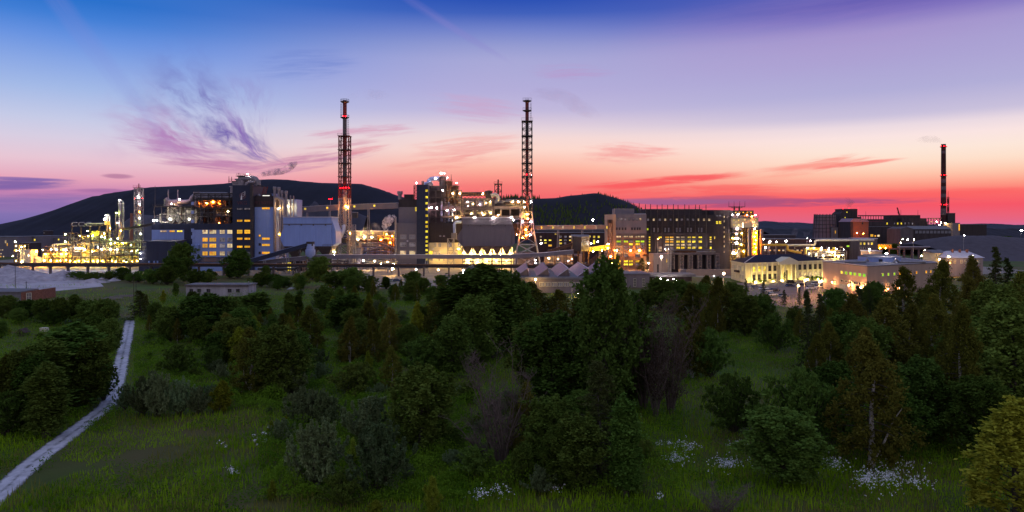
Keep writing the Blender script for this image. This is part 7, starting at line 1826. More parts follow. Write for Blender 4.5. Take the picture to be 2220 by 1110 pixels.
NAMES = {'birch':('birch_tree','olive-leaved birch','tree',.42),'broad':('broadleaf_tree','dark broad-crowned tree','tree',.66),'poplar':('poplar_tree','slim upright dark tree','tree',.34),'lime':('young_tree','yellow-green young tree','tree',.42),
         'conifer':('spruce_tree','dark pointed spruce','tree',.40),'willow':('willow_bush','grey-green willow bush','bush',1.15),'shrub':('round_bush','dark round bush','bush',1.15),'bare':('bare_bush','leafless twiggy bush','bush',.9),'russet':('russet_tree','reddish half-bare tree','tree',.62)}
NVAR = {'birch':3,'broad':3,'poplar':2,'lime':2,'conifer':2,'willow':3,'shrub':2,'bare':2,'russet':2}
CNT = [0]; TREE_POS = []; SPAN = {}
def zone(px, Y):
    if px < 262: z = 'left of the track' if Y < 175 else 'by the concrete fence'
    elif px < 560: z = 'between track and concrete shed' if Y > 105 else 'right of the track'
    elif px < 930: z = 'below the first chimney'
    elif px < 1180: z = 'below the ribbed filter house'
    elif px < 1480: z = 'before the saw-tooth roofs'
    elif px < 1800: z = 'before the columned office'
    else: z = 'before the beige hall'
    d = 'in front' if Y < 95 else 'midway' if Y < 150 else 'further back' if Y < 230 else 'farthest off'
    return d+' '+z
def plant(k, px, yt, yb, wpx, lab=None, var=None, tone=None):
    Y = HC*F/(yb-485.0); x = PX(px, Y); h = (yb-yt)/F*Y; w = wpx/F*Y
    nm, text, cat, ratio = NAMES[k]
    v = var if var is not None else CNT[0] % NVAR[k]; CNT[0] += 1
    tm, cm = species(k, v)
    o = thing(nm, text, cat, (x, Y, 0)); o.rotation_euler = (0, 0, rnd.uniform(0, 6.28))
    if (k, v) not in SPAN:
        me_ = cm or tm; co = np.empty(len(me_.vertices)*3, np.float32); me_.vertices.foreach_get('co', co); co = co.reshape(-1,3)
        SPAN[(k, v)] = (float(np.percentile(np.hypot(co[:,0], co[:,1]), 94))*2, float(np.percentile(co[:,2], 99.7)))
    sx = w/SPAN[(k, v)][0]; o.scale = (sx, sx, h/SPAN[(k, v)][1])
    link('trunk', tm, o)
    if cm is not None:
        cr_o = link('crown', cm, o); v_ = tone if tone is not None else rnd.random(); cr_o.color = (v_, rnd.random(), 0, 1)
    TREE_POS.append((x, Y, w/2))
    size = 'small' if h < 4 else 'mid-sized' if h < 9 else 'tall'
    pend(o, (lab or zone(px, Y))+nm, lab or (size+' '+text+' '+zone(px, Y)), px)
    return o
T = '''shrub 330 583 615 50;shrub 362 577 617 50;broad 395 526 606 56;broad 372 556 613 44;shrub 300 588 612 40;shrub 422 584 618 44;shrub 448 590 615 40;shrub 282 594 611 26
broad 517 540 604 54;shrub 566 590 622 40;shrub 592 594 622 40;shrub 615 600 624 34;shrub 650 592 624 44;broad 692 556 607 46;broad 730 588 626 60;broad 762 580 628 54;shrub 800 598 634 50;poplar 837 600 626 17;broad 896 588 632 44;broad 957 596 624 30
conifer 305 630 694 50;broad 15 640 692 46;broad 56 650 694 44;broad 95 648 699 44;broad 130 645 702 38;poplar 160 640 696 32;broad 195 650 702 54;broad 226 648 706 50;poplar 246 652 694 22;broad 205 684 750 56;broad 238 690 768 48;shrub 40 668 700 40;shrub 110 672 706 50
poplar 150 706 884 120;broad 186 738 888 96;poplar 95 735 905 90;broad 40 758 925 100;poplar 100 788 948 70;birch 18 770 932 70;shrub 225 790 868 60;poplar 66 770 930 60;shrub 10 850 945 90
broad 368 664 738 58;broad 442 638 736 112;broad 490 644 732 66;birch 495 680 756 74;poplar 552 634 694 64;shrub 385 748 814 66;willow 310 818 898 66;willow 345 812 903 66;willow 390 822 898 66;willow 430 838 898 56;lime 478 826 893 44;willow 272 832 888 34;broad 520 668 750 66;birch 615 680 730 50
birch 546 712 855 96;broad 602 706 860 108;broad 642 716 838 70;birch 672 664 764 64;poplar 748 638 714 64;birch 760 688 794 54;birch 800 654 720 54;birch 846 668 774 60;birch 806 694 790 54;shrub 915 734 818 96;birch 850 752 864 54;shrub 772 788 864 96;willow 632 794 856 68
willow 660 842 930 86;willow 704 848 934 70;willow 800 862 964 116;broad 915 793 980 138;willow 682 912 1060 116;willow 815 916 1066 140;willow 612 908 964 54;shrub 740 1022 1098 88;lime 937 1032 1114 40;lime 812 1084 1118 30;lime 590 1040 1085 20
birch 948 638 724 64;poplar 1010 588 764 116;poplar 1062 576 774 108;broad 1100 588 764 90;birch 960 618 744 78;broad 1124 608 756 70;birch 1155 612 696 86;birch 1210 628 696 64;broad 1030 640 800 100;broad 980 690 820 90
broad 1312 560 905 128;birch 1252 652 872 100;broad 1368 640 880 104;broad 1200 678 876 156;broad 1165 698 866 110;poplar 1280 670 884 56;conifer 1300 786 1036 128;poplar 1357 862 1076 58;birch 1140 830 1006 76;bare 1088 738 1014 160;bare 1058 850 1004 130;russet 1395 648 886 124;russet 1452 638 896 116;russet 1422 664 906 90;birch 1500 688 818 70;shrub 1542 714 818 76;broad 1190 860 1026 110;broad 1250 900 1060 120;broad 1215 930 1066 80
birch 1500 618 704 76;broad 1432 602 668 66;broad 1474 606 670 66;birch 1530 598 668 54;shrub 1400 628 672 60;broad 1588 612 672 60;shrub 1455 632 680 60;shrub 170 588 606 44;shrub 205 590 607 40;shrub 238 588 606 44;broad 265 580 607 34;shrub 190 594 609 36;broad 150 590 606 22;broad 1522 614 694 54;birch 1560 602 724 76;broad 1615 638 730 66;broad 1652 638 714 56;shrub 1677 680 762 80;shrub 1726 664 724 40;conifer 1752 630 805 44;conifer 1778 638 766 38;broad 1812 626 704 62;birch 1848 638 764 76;conifer 1863 620 690 34;birch 1770 724 840 56;broad 1830 678 804 90
birch 1890 738 1012 160;birch 1920 648 806 120;birch 2082 666 966 104;birch 1960 580 706 78;birch 2042 566 724 86;birch 2110 556 706 66;conifer 2160 536 694 46;conifer 2186 560 700 40;broad 2192 648 905 160;broad 2140 690 850 120;lime 2204 866 1136 168;shrub 1590 812 936 128;shrub 1737 802 976 160;broad 1700 890 1046 158;bare 1560 1042 1122 120;broad 1995 776 964 116;broad 2040 800 956 96;birch 1800 700 820 70;broad 1880 690 830 90;birch 1975 660 800 80;birch 2020 640 790 90;birch 2100 600 760 80;broad 2160 610 790 100;birch 2212 590 770 90;birch 2060 700 880 90;broad 2130 820 1000 120;broad 1950 850 990 100'''
for row in T.replace('\n', ';').split(';'):
    q = row.split(); plant(q[0], *[float(v) for v in q[1:]], tone={'1312':.05,'1252':.15,'1010':.2,'1062':.1,'1100':.15,'1300':.2,'1165':.2,'2204':.7,'1700':.55}.get(q[1]))
# clipped shrubs and little spruces before the office, trees in the far works
for i, p in enumerate((1634,1649,1658,1676,1728,1751,1762,1771,1779)):
    q = OFFICE_AT(OFFICE_S(p), 1.6); plant('shrub', p, 485+F*(HC-rnd.uniform(1.2,2.2))/q[1], 485+F*HC/q[1], 9, 'clipped dark shrub along the floodlit office front')
plant('conifer', 1701, 590, 611, 9, 'small dark spruce beside the office portico')
for r in ('conifer 1700 628 662 14','conifer 1750 640 668 18','conifer 1733 622 662 12','conifer 1617 604 634 13','conifer 1655 606 640 12'): q = r.split(); plant(q[0], *[float(v) for v in q[1:]], lab='small pointed spruce at the car park edge')
plant('conifer', 1392, 560, 592, 26, 'dark spruce before the west wing of the power station')
for i, (p, a, b, w) in enumerate(((2025,522,540,20),(2075,519,552,26),(2100,516,550,30),(2050,531,552,20),(1940,528,552,24),(1830,498,518,16),(2180,512,540,30),(2130,520,545,26),(1845,536,556,26),(1805,548,568,40),(1780,550,568,30))): plant('broad', p, a, b, w, 'dark tree by the far sheds and gravel heap')
# scattered growth where the photograph shows only massed scrub
def scatter(n, kinds, pr, br, hr, seed, avoid=()):
    rr = random.Random(seed); done = 0; tries = 0
    while done < n and tries < n*12:
        tries += 1
        yb = 485+(br[0]-485)*((br[1]-485)/(br[0]-485))**rr.random(); px = rr.uniform(*pr); Y = HC*F/(yb-485)
        x = PX(px, Y)
        if any((x-a)**2+(Y-b)**2 < (r*.75)**2 for a, b, r in TREE_POS): continue
        if any(math.hypot(x-a, Y-b) < 5 for a, b in TRACK_PTS): continue
        if any(a0 < px < a1 and b0 < yb < b1 for a0, a1, b0, b1 in avoid): continue
        k = rr.choice(kinds); h = rr.uniform(*hr)*(.45 if k in ('shrub','willow') else 1)
        w = h*NAMES[k][3]*rr.uniform(.85,1.25)
        plant(k, px, yb-h*F/Y, yb, w*F/Y); done += 1
OPEN = ((1480,1760,740,1100),(500,640,640,672),(780,860,600,640),(1560,1780,600,668),(900,1120,590,640),(1130,1420,600,680))
scatter(46, ['birch','birch','poplar','shrub','willow','lime','broad'], (480,950), (655,800), (5.5,9.5), 3, OPEN)
scatter(17, ['birch','birch','broad','conifer','poplar'], (1480,2240), (672,740), (6,11), 4, OPEN)
scatter(18, ['birch','birch','broad','poplar'], (1760,2300), (760,960), (8,13), 5, OPEN)
scatter(20, ['birch','birch','shrub','broad'], (940,1470), (700,900), (5,9), 6, OPEN)
scatter(14, ['shrub','willow','willow','lime'], (560,1000), (820,1080), (2.5,5), 7, OPEN)
scatter(22, ['shrub','broad','willow','birch'], (320,600), (690,830), (4,7.5), 8, OPEN)
scatter(14, ['shrub','willow','lime'], (-60,540), (720,900), (2,4.5), 9, ((-60,540,905,1200),))
scatter(26, ['shrub','shrub','broad','willow'], (545,780), (600,645), (4.5,8), 10, ((540,650,632,672),))
scatter(16, ['shrub','broad','broad','birch'], (760,1130), (622,660), (4.5,8), 13)
scatter(14, ['shrub','shrub','willow'], (540,900), (632,690), (5,9), 17, ())
scatter(14, ['shrub','broad','shrub'], (240,560), (598,614), (4,8), 14, ((400,545,606,646),))
scatter(10, ['broad','shrub'], (-60,260), (700,760), (3,5.5), 11)
scatter(12, ['shrub','broad','willow'], (960,1400), (930,1070), (4,7), 12, ((1380,1460,940,1100),))

scatter(30, ['birch','poplar','lime','willow','broad','birch'], (290,940), (640,860), (3.5,7), 15, OPEN)
scatter(16, ['birch','poplar','willow'], (1480,2240), (700,860), (4,8), 16, OPEN)
scatter(22, ['willow','shrub','willow'], (290,600), (700,870), (3.5,6.5), 18, ())
scatter(26, ['willow','shrub','willow'], (560,1000), (680,900), (5,9), 19, ())
scatter(14, ['willow','shrub'], (960,1400), (860,1080), (5,8), 20, ())
# ---- grass, weeds, flowers
def blades(name, N_, x_fn, h, w, m, seed, lean=.35):
    rng = np.random.default_rng(seed)
    X, Yv = x_fn(rng, N_); n = len(X)
    hh = h*(.55+.9*rng.random(n)); ww = w*(.6+.8*rng.random(n)); a = rng.random(n)*6.283
    dx = np.cos(a); dy = np.sin(a); l = lean*hh*rng.random(n); b = rng.random(n)*6.283
    co = np.zeros((n,3,3), np.float32)
    co[:,0,0] = X-dx*ww; co[:,0,1] = Yv-dy*ww; co[:,1,0] = X+dx*ww; co[:,1,1] = Yv+dy*ww
    co[:,2,0] = X+np.cos(b)*l; co[:,2,1] = Yv+np.sin(b)*l; co[:,2,2] = hh
    me = bpy.data.meshes.new(name); me.vertices.add(n*3); me.vertices.foreach_set('co', co.ravel())
    me.loops.add(n*3); me.loops.foreach_set('vertex_index', np.arange(n*3, dtype=np.int32))
    me.polygons.add(n); me.polygons.foreach_set('loop_start', np.arange(0, n*3, 3, dtype=np.int32)); me.polygons.foreach_set('loop_total', np.full(n, 3, np.int32))
    me.materials.append(m); me.update(calc_edges=True)
    return kind(link(name, me), 'stuff')
TP = np.array(TRACK_PTS)
def off_track(X, Yv, r=1.3):
    d = np.full(len(X), 1e9)
    for i in range(len(TP)-1):
        a, b = TP[i], TP[i+1]; ab = b-a; t = np.clip(((X-a[0])*ab[0]+(Yv-a[1])*ab[1])/(ab@ab), 0, 1)
        d = np.minimum(d, np.hypot(X-a[0]-ab[0]*t, Yv-a[1]-ab[1]*t))
    return d > r
def vnoise(X, Yv, s, seed):
    rng = np.random.default_rng(seed); G_ = rng.random((64,64)); u = X/s % 64; v = Yv/s % 64
    i = u.astype(int); j = v.astype(int); f = u-i; g_ = v-j; f = f*f*(3-2*f); g_ = g_*g_*(3-2*g_)
    i1 = (i+1) % 64; j1 = (j+1) % 64
    return (G_[i,j]*(1-f)+G_[i1,j]*f)*(1-g_)+(G_[i,j1]*(1-f)+G_[i1,j1]*f)*g_
def meadow(pr, br, thr, s, seed, power=1.0):
    def fn(rng, n):
        yb = 485+(br[0]-485)*((br[1]-485)/(br[0]-485))**(rng.random(n)**power); Y = HC*F/(yb-485); X = (rng.uniform(pr[0],pr[1],n)-1110)/F*Y
        k = off_track(X, Y) & (vnoise(X, Y, s, seed)+.25*vnoise(X, Y, s*.3, seed+1) > thr) ; return X[k], Y[k]
    return fn
g_a = leaf_mat('meadow grass', (.060,.120,.003), (.240,.325,.012), .4, .11, 1.6)
g_b = leaf_mat('dry grass', (.105,.095,.020), (.220,.190,.050), .4, .15, 1.2)
g_w = leaf_mat('weed leaf', (.042,.085,.006), (.130,.190,.016), .35, .15, 1.4)
blades('grass', 150000, meadow((-60,2280), (1125,690), .46, 5, 21), .42, .05, g_a, 1)
blades('dry_grass', 70000, meadow((-60,2280), (1120,640), .60, 7, 31), .85, .04, g_b, 2)
blades('tall_grass', 60000, meadow((-60,2280), (1110,610), .60, 12, 41), .85, .07, g_a, 3)
def ground_weeds(N_, seed):
    rng = np.random.default_rng(seed)
    X, Yv = meadow((-60,2280), (1115,640), .66, 6, 51)(rng, N_); n = len(X)
    P = np.stack([X, Yv, .1+1.0*rng.random(n)**1.4*vnoise(X, Yv, 4, 77)*1.7], 1).astype(np.float32)
    U = rng.normal(size=(n,3)); U /= np.linalg.norm(U, axis=1)[:,None]; V = np.cross(U, rng.normal(size=(n,3))); V /= np.linalg.norm(V, axis=1)[:,None]
    return kind(link('weeds', quads_mesh('weeds', P, (U*.17).astype(np.float32), (V*.08).astype(np.float32), g_w)), 'stuff')
ground_weeds(130000, 5)
def thicket(N_, seed, regions):
    # low tangled growth between the trees: mounds of small leaves up to head height
    rng = np.random.default_rng(seed); P = []
    for pr, br, n in regions:
        X, Yv = meadow(pr, br, .34, 7, seed)(rng, n)
        h = np.clip(vnoise(X, Yv, 5, 91)*1.5+vnoise(X, Yv, 2.2, 92)*1.3-.72, 0, 2)*1.9
        P.append(np.stack([X, Yv, .1+h*rng.random(len(X))**.45], 1)[h > .15])
    P = np.concatenate(P).astype(np.float32); n = len(P)
    U = rng.normal(size=(n,3)); U[:,2] += .4; U /= np.linalg.norm(U, axis=1)[:,None]; V = np.cross(U, rng.normal(size=(n,3))); V /= np.linalg.norm(V, axis=1)[:,None]
    return kind(link('undergrowth', quads_mesh('undergrowth', P, (U*.15).astype(np.float32), (V*.07).astype(np.float32), g_w)), 'stuff')
thicket(0, 61, [((290,960),(890,640),230000),((560,1010),(1090,880),40000),((1480,1780),(800,700),30000),((1780,2280),(1000,700),50000),((-60,250),(940,700),40000),((900,1480),(1080,700),60000)])
m_flower = mat('white flower head', (.74,.74,.78), .8, .1, 4.0)
FP = []
def flowers(rows):
    rng = np.random.default_rng(9); P = []
    for px, py, wp, hp, n in rows:
        for _ in range(n):
            a = rng.random()*6.283; r = min(1.9, abs(rng.normal())*.62)
            yb = py+hp*.5*r*math.sin(a)+rng.normal()*2; xx = px+wp*.5*r*math.cos(a)
            Y = HC*F/(yb+8-485); X = PX(xx, Y); z = .7+.5*rng.random()
            for _ in range(rng.integers(2,5)): P.append((X+rng.normal()*.09, Y+rng.normal()*.09, z+rng.normal()*.07))
    P = np.array(P, np.float32); n = len(P); FP.append(P)
    U = rng.normal(size=(n,3)); U[:,2] *= .5; U /= np.linalg.norm(U, axis=1)[:,None]; V = np.cross(U, rng.normal(size=(n,3))); V /= np.linalg.norm(V, axis=1)[:,None]
    s = (.035+.065*rng.random(n)**2)[:,None]
    return kind(link('white_flowers', quads_mesh('white_flowers', P, (U*s).astype(np.float32), (V*s).astype(np.float32), m_flower)), 'stuff')
flowers([(1466,1000,54,24,150),(1495,975,52,24,70),(1450,968,60,16,40),(1575,1012,72,30,190),(1598,968,44,14,34),(1806,1010,80,30,150),(1880,1045,70,50,170),(1925,1040,110,70,240),(1985,1052,90,36,80),(1975,1015,90,30,24),(1040,1082,50,16,44),(1080,1072,60,30,40),(1202,1068,38,20,24),(1430,1084,18,6,12),(503,1028,24,14,36),(485,968,30,14,10)])
blades('flower_stems', 6000, lambda rng, n: (lambda i: (FP[0][i,0]+rng.normal(size=n)*.06, FP[0][i,1]+rng.normal(size=n)*.06))(rng.integers(0, len(FP[0]), n)), .62, .03, g_a, 8, .15)
# ---- small things in the scrub
rub = MB(); rr_ = random.Random(4)
for k in range(26):
    px = rr_.gauss(566, 11); py = rr_.gauss(950, 7); Y = HC*F/(py-485); s = rr_.uniform(.12,.38); x = PX(px,Y)
    rub.prism([(x+s*math.cos(a+rr_.uniform(-.3,.3))*rr_.uniform(.6,1.1), Y+s*math.sin(a)*rr_.uniform(.6,1.1)) for a in (0,1.3,2.5,3.8,5.1)], 0, s*rr_.uniform(.6,1.3))
kind(rub.build('rubble', mat('pale rubble', (.55,.52,.52), .9, .3, 2.0)), 'stuff')
def shed_low():
    Y = 286; o = thing('concrete_shed', 'long low whitewashed shed with a dark flat roof in the scrub', 'shed', (PX(470,Y),Y,0))
    MB().box(PX(403,Y),PX(538,Y),Y,Y+9,0,PZ(620,Y)).build('wall', mat('whitewashed blockwork', (.36,.33,.38), .9, .3, .5, streaky=True), o)
    MB().box(PX(401.5,Y),PX(540,Y),Y-.6,Y+9.5,PZ(620,Y)+.003,PZ(617,Y)).build('roof', m_felt, o)
    MB().box(PX(401.5,Y),PX(540,Y),Y-.7,Y-.601,PZ(620,Y)-.1,PZ(617,Y)+.05).build('fascia', m_conc, o)
    MB().cyl((PX(537,Y),Y+1,PZ(617,Y)),(PX(537,Y),Y+1,PZ(610,Y)),.18,.18,8).build('flue', m_galv, o)
    for p in (415,432,452,498,516): winpx(o, p-3, p+3, 627, 633, Y, m_glass, 2, 1, m_conc)
    Y = 268; o = thing('brick_shed', 'dark flat-roofed shed with a red brick gable end at the far left', 'shed', (PX(30,Y),Y,0))
    MB().prism([(PX(-60,Y),Y),(PX(46,Y),Y),(PX(46,Y)+.0,Y+8),(PX(-60,Y),Y+8)], 0, PZ(634,Y)).build('wall', m_felt, o)
    q = [(PX(46,Y)+.01,Y-.1),(PX(69,Y),Y+6),(PX(69,Y),Y+14),(PX(46,Y)+.01,Y+8)]
    MB().prism(q, 0, [PZ(634,Y),PZ(629,Y)-.2,PZ(629,Y)-.2,PZ(634,Y)]).build('brick_wall', m_brick, o)
    MB().prism([(PX(-60,Y),Y-.4),(PX(45.6,Y),Y-.4),(PX(61,Y),Y+6),(PX(-60,Y),Y+8.2)], [PZ(634,Y)+.02]*4, [PZ(632,Y),PZ(632,Y),PZ(628.5,Y),PZ(628.5,Y)]).build('roof', m_felt, o)
    d = Vector((q[1][0]-q[0][0], q[1][1]-q[0][1])).normalized(); window(o, q[0][0]+d.x*2.6+.03, q[0][1]+d.y*2.6-.03, 1.6, 1.5, 2.6, 2, 2, m_conc_pale, m_trim, math.atan2(d.y,d.x))
    for i, (p, a, b) in enumerate(((33,575,624),(57,610,632),(290,600,650),(291+4,610,640))):
        Y2 = HC*F/(b-485); w_ = thing('utility_pole', 'thin bare utility pole by the far-left sheds', 'pole', (PX(p,Y2),Y2,0)); MB().cyl((PX(p,Y2),Y2,0),(PX(p,Y2),Y2,PZ(a,Y2)),.14,.1,7).build('pole', m_bark, w_)
        MB().bar((PX(p,Y2)-.6,Y2,PZ(a,Y2)-.4),(PX(p,Y2)+.6,Y2,PZ(a,Y2)-.4),.12).build('crossarm', m_bark, w_); pend(w_, 'utility poles', 'thin bare utility pole by the far-left sheds', p)
    # concrete fence panels along the end of the track
    f = thing('concrete_fence', 'low grey panel fence with posts where the gravel track ends', 'fence', (PX(240,222),222,0)); n = 26
    def pan(b):
        b.box(-1.42,1.42,-.06,.06,.1,1.5); b.box(-1.42,1.42,-.05,.05,1.56,1.66)
        for k in range(8): b.box(-1.3+k*.35,-1.2+k*.35,-.05,.05,1.5,1.56)
    sp = [(PX(0,222)+k*3.05, 222.0+.03*k, 0) for k in range(n)]
    sp = [s for s in sp if not (PX(266,222) < s[0] < PX(296,222))]
    sp += [(PX(298,222)+k*3.05, 222.5, 0) for k in range(7)]
    shared(f, 'panel', pan, m_conc, sp); shared(f, 'post', lambda b: b.box(-.1,.1,-.12,.12,0,1.8), m_conc_pale, [(s[0]+1.525, s[1], 0) for s in sp])
    # upturned boat, planks, little roofs
    Y = HC*F/(628-485); x = PX(632,Y); b = thing('rowing_boat', 'pale upturned rowing boat lying in the grass', 'boat', (x,Y,0))
    v = []; ns = 9
    for i in range(ns):
        t = i/(ns-1)*2-1; wv = .75*(1-abs(t)**2.4)+.04; zz = .75*(1-abs(t)**3)*.9+.12
        for k in range(7): a = math.pi*k/6; v.append((x+t*2.1, Y+wv*math.cos(a)-.3, zz*math.sin(a)+.25+.25*t))
    MB().add(v, [(i*7+k, i*7+k+1, (i+1)*7+k+1, (i+1)*7+k) for i in range(ns-1) for k in range(6)]).build('hull', mat('pale boat paint', (.34,.34,.36), .6, .2, 1.0), b, True)
    MB().bar((x-2.1,Y-.3,.72),(x+2.1,Y-.3,1.0),.08).build('keel', m_bark, b)
    Y = HC*F/(646-485); pl = thing('timber_pile', 'spread pile of pale planks and concrete beams beyond the fence', 'timber', (PX(255,Y),Y,0))
    for k in range(11): yy = Y-5+k*1.5+rr_.uniform(-.3,.3); a = PX(228+rr_.uniform(0,10),Y); MB().box(a,a+rr_.uniform(5,8.5),yy,yy+.35,.02+.16*(k%2),.22+.16*(k%2)).build('plank', m_conc_pale, pl)
    for p, a, b_, t, mm in ((50,713,728,'little brown pitched roof of a garden hut in the grass at far left',m_brick_dark),(96,708,722,'small white crate in the tall grass left of the track',m_trim)):
        Y = HC*F/(b_-485); o = thing('garden_hut' if mm is m_brick_dark else 'white_crate', t, 'hut' if mm is m_brick_dark else 'crate', (PX(p,Y),Y,0)); x = PX(p,Y)
        if mm is m_brick_dark: MB().box(x-1,x+1,Y-1,Y+1,0,.9).build('wall', m_bark, o); MB().yprism([(x-1.3,.901),(x+1.3,.901),(x,2.0)],Y-1.2,Y+1.2).build('roof', mm, o)
        else:
            MB().box(x-.9,x+.9,Y-.6,Y+.6,.35,1.5).build('box', mm, o)
            for sx in (-.8,.8): MB().box(x+sx-.06,x+sx+.06,Y-.5,Y-.38,0,.349).build('leg', m_steel, o)
shed_low()
# ================================================================= CARS
m_tyre = mat('tyre rubber', (.02,.02,.02), .9, .2, 3.0); m_cglass = mat('car glass', (.02,.02,.03), .08, .2, 1.0, spec=.6)
CARCOL = {'silver':(.55,.55,.58),'black':(.02,.02,.025),'white':(.75,.75,.76),'dark blue':(.03,.04,.10),'grey':(.22,.22,.24),'red':(.3,.03,.03)}
def car(px, py, colname, rz, label, van=False):
    Y = HC*F/(py-485); x0 = PX(px,Y); o = thing('parked_car', label, 'car', (x0,Y,0))
    paint = mat(colname+' car paint', CARCOL[colname], .25, .05, .5, spec=.6)
    L_, W_ = 2.15, .88; h1, h2 = (.95, 1.95) if van else (.88, 1.48)
    T_ = lambda v: [(x0+a, Y+b, c) for a, b, c in v]
    prof = [(-L_,.32),(-L_*.99,.72),(-L_*.9,h1),(-L_*.1,h1+.05),(L_*.55,h1),(L_*.96,.78),(L_,.45),(L_*.97,.3)]
    n = len(prof); v = [(a,-W_,c) for a, c in prof]+[(a,W_,c) for a, c in prof]
    MB().add(T_(v), [tuple(range(n)), tuple(range(2*n-1,n-1,-1))]+[(i,n+i,n+(i+1)%n,(i+1)%n) for i in range(n)]).build('body', paint, o)
    a0, a1, b0, b1 = (-L_*.92, L_*.5, -L_*.8, L_*.22) if not van else (-L_*.95, L_*.6, -L_*.92, L_*.4)
    v = [(a0,-W_*.96,h1),(a1,-W_*.96,h1),(a1,W_*.96,h1),(a0,W_*.96,h1),(b0,-W_*.76,h2-.05),(b1,-W_*.76,h2-.05),(b1,W_*.76,h2-.05),(b0,W_*.76,h2-.05)]
    MB().add(T_(v), [(3,2,1,0),(4,5,6,7),(0,1,5,4),(1,2,6,5),(2,3,7,6),(3,0,4,7)]).build('window', m_cglass, o)
    MB().add(T_([(b0-.02,-W_*.78,h2-.05),(b1+.02,-W_*.78,h2-.05),(b1+.02,W_*.78,h2-.05),(b0-.02,W_*.78,h2-.05),(b0+.15,-W_*.66,h2),(b1-.1,-W_*.66,h2),(b1-.1,W_*.66,h2),(b0+.15,W_*.66,h2)]), [(3,2,1,0),(4,5,6,7),(0,1,5,4),(1,2,6,5),(2,3,7,6),(3,0,4,7)]).build('roof', paint, o)
    for sx in (-.62,.62):
        for sy in (-1,1):
            w_ = MB().cyl((x0+L_*sx,Y+sy*W_*.8,.33),(x0+L_*sx,Y+sy*W_*1.02,.33),.33,.33,14).build('wheel', m_tyre, o)
            MB().cyl((x0+L_*sx,Y+sy*W_*1.0,.33),(x0+L_*sx,Y+sy*W_*1.035,.33),.2,.2,10).build('rim', m_galv, w_)
    for sy in (-.62,.62): MB().box(x0+L_*.95,x0+L_*1.0,Y+W_*sy-.14,Y+W_*sy+.14,.62,.76).build('headlight', m_glassm, o)
    o.rotation_euler = (0,0,rz)
for c in ((1715,615,'black',.1,'black van parked nearest the office portico',True),(1713,622,'dark blue',.2,'dark car parked just below the black van'),(1737,620,'black',2.9,'black car parked alone right of the black van'),(1768,617,'silver',.5,'silver car at the back against the beige hall'),
          (1759,627,'white',.2,'white car parked in front of the beige hall corner'),(1776,624,'silver',.4,'second pale car beside the white one by the beige hall'),(1637,625,'grey',.3,'grey car at the left end of the nearer row'),(1656,628,'white',.3,'white car, second in the nearer row'),
          (1664,633,'silver',.35,'silver car, third in the nearer row'),(1680,632,'black',.35,'black car at the right end of the nearer row'),(1675,641,'white',.35,'pale car half hidden behind spruces in the front row'),(1699,644,'grey',.4,'grey car half hidden at the front edge of the car park')): car(*c)
for c in ((848,610,'silver',.1,'silver car in the lit yard left of its dark neighbour'),(861,610.5,'dark blue',.1,'dark car in the lit yard right of the silver car')): car(*c)
# flag pole by the car park
fp = thing('flag_pole', 'tall thin bare flag pole at the edge of the car park', 'pole', (PX(1686,320),320,0)); MB().cyl((PX(1686,320),320,0),(PX(1686,320),320,PZ(565,320)),.13,.07,8).build('pole', m_galv, fp); MB().lathe(PX(1686,320),320,[(.4,0),(.4,.35),(.15,.5)],10).build('base', m_conc, fp)
for p, a, b, t in ((1729,621,655,'lit street lamp at the front edge of the car park, left of the taller pole'),(1744,609,650,'tallest lit street lamp in the car park before the office'),(1776,612,640,'lit street lamp in the car park beside the beige hall')):
    Y = HC*F/(b-485); lamp(p, a, Y, b_wall, .46, 'car park lamps'+str(p), t, pole=True)
# spruces on the ridge of the wooded hill: far too many to count
rr_ = random.Random(8); mb = MB()
for k in range(420):
    px = rr_.uniform(1070,1400); Y = 1350+rr_.uniform(-12,30); 
    sky = [(1000,440),(1075,430),(1120,428),(1165,430),(1200,429),(1240,423),(1292,418),(1330,427),(1362,438),(1392,456),(1420,474)]
    py = next(ya+(yb-ya)*(px-a)/(b-a) for (a,ya),(b,yb) in zip(sky[:-1],sky[1:]) if a <= px <= b)
    if 1172 < px < 1296 and rr_.random() < .96: continue
    z = PZ(py,1350)-1.5-max(0, Y-1350)*.06; h = rr_.uniform(2.5,6.5)*(1.5 if px < 1175 else 1)
    mb.cyl((PX(px,1350),Y,z),(PX(px,1350)+rr_.uniform(-.3,.3),Y,z+h),h*.19,.05,5)
prof_ = [(-1.0,0),(-.8,.12),(-.55,.42),(-.3,.74),(-.12,.94),(0,1.0)]
for k in range(1500):
    px = rr_.uniform(1040,1440); t = -.22-rr_.random()**.8*.6; Y = 1350+t*300
    py = next((ya+(yb-ya)*(px-a)/(b-a) for (a,ya),(b,yb) in zip(sky[:-1],sky[1:]) if a <= px <= b), None)
    if py is None or 1250 < px < 1330 and rr_.random() < .6: continue
    hh = next(ha+(hb-ha)*(t-ta)/(tb_-ta) for (ta,ha),(tb_,hb) in zip(prof_[:-1],prof_[1:]) if ta <= t <= tb_)
    z = PZ(py,1350)*hh-1.5; h = rr_.uniform(4,9)
    mb.cyl((PX(px,1350),Y,z),(PX(px,1350)+rr_.uniform(-.4,.4),Y,z+h),h*.24,.05,5)
kind(mb.build('hill_forest', l_con), 'stuff')
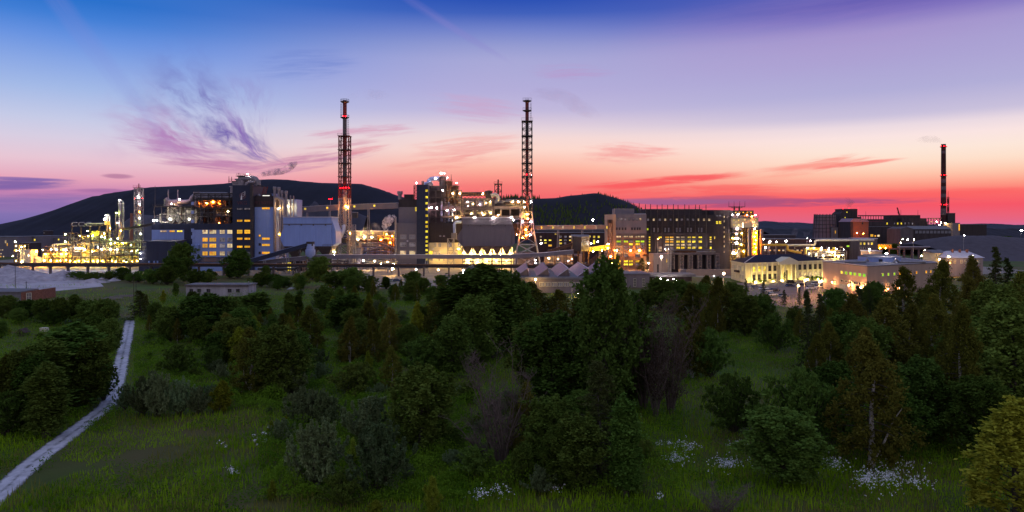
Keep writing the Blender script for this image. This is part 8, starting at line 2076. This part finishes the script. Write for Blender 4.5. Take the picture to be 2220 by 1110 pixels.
# ================================================================= SMOKE AND STEAM
def smoke(name, pts, col, dens, nscale, seed, thr=.42, absorb=None):
    """closed tube of smoke along pts [(px, py, radius px)], at distance Y; density broken up by noise"""
    Y = pts[0]; P = [Vector((PX(a,Y), Y, PZ(b,Y))) for a, b, r in pts[1]]; rad = [r/F*Y for a, b, r in pts[1]]
    b = MB(); b.tube(P, 1.0, 12, rad)
    m = bpy.data.materials.new(name+' vapour'); m.use_nodes = True; t = m.node_tree
    for n in list(t.nodes): t.nodes.remove(n)
    o = t.nodes.new('ShaderNodeOutputMaterial'); pv = t.nodes.new('ShaderNodeVolumePrincipled')
    pv.inputs['Color'].default_value = (*col, 1)
    if absorb: pv.inputs['Absorption Color'].default_value = (*absorb, 1)
    tcn = t.nodes.new('ShaderNodeTexCoord'); nz = t.nodes.new('ShaderNodeTexNoise'); nz.inputs['Scale'].default_value = nscale; nz.inputs['Detail'].default_value = 4; nz.inputs['Roughness'].default_value = .6
    mp = t.nodes.new('ShaderNodeMapping'); mp.inputs['Location'].default_value = (seed*3.1, seed, 0); t.links.new(tcn.outputs['Object'], mp.inputs[0]); t.links.new(mp.outputs[0], nz.inputs['Vector'])
    mr = t.nodes.new('ShaderNodeMapRange'); mr.inputs[1].default_value = thr; mr.inputs[2].default_value = thr+.22; mr.inputs[4].default_value = dens; t.links.new(nz.outputs['Fac'], mr.inputs[0])
    t.links.new(mr.outputs[0], pv.inputs['Density']); t.links.new(pv.outputs[0], o.inputs['Volume'])
    ob = b.build(name, m, None, True); return kind(ob, 'stuff')
smoke('smoke', (450, [(553,386,1.5),(562,381,4.5),(572,377.5,6),(585,374,7.5),(600,372.5,8),(612,371,7.5),(622,366,8),(634,358,8),(645,352,3)]), (.58,.46,.58), .55, .34, 1, .43)
smoke('steam', (518, [(839,504,2),(838,498,6),(836,491,9),(838,484,11),(843,477,11),(850,472,9),(857,468,3)]), (.98,.93,.92), .8, .55, 2, .47)
smoke('steam', (512, [(775,506,4),(795,500,11),(815,494,13),(826,490,5)]), (.95,.88,.88), .06, .2, 3, .45)
smoke('smoke', (455, [(1143,214,2),(1150,208,7),(1165,202,12),(1190,203,16),(1215,209,18),(1240,222,20),(1270,238,18),(1300,254,6)]), (.80,.40,.52), .020, .10, 4, .36, (.55,.16,.30))
smoke('smoke', (465, [(748,214,2),(765,208,7),(790,204,11),(820,205,12),(850,208,4)]), (.7,.5,.66), .018, .11, 5, .38, (.5,.25,.4))
smoke('smoke', (900, [(1843,452,2),(1839,446,6),(1844,440,9),(1838,434,8),(1834,428,2)]), (.5,.3,.34), .06, .11, 6, .40)
smoke('smoke', (930, [(2045,311,2),(2038,306,5),(2025,302,8),(2008,302,9),(1985,304,3)]), (.6,.5,.5), .018, .10, 7, .38)
smoke('steam', (800, [(1722,514,3),(1722,506,7),(1726,498,6),(1730,493,2)]), (.85,.7,.74), .035, .12, 8, .42)
smoke('steam', (800, [(1746,514,3),(1748,506,7),(1753,498,6),(1756,494,2)]), (.85,.7,.74), .035, .12, 9, .42)
scene.cycles.volume_step_rate = 1.5
finish_labels()
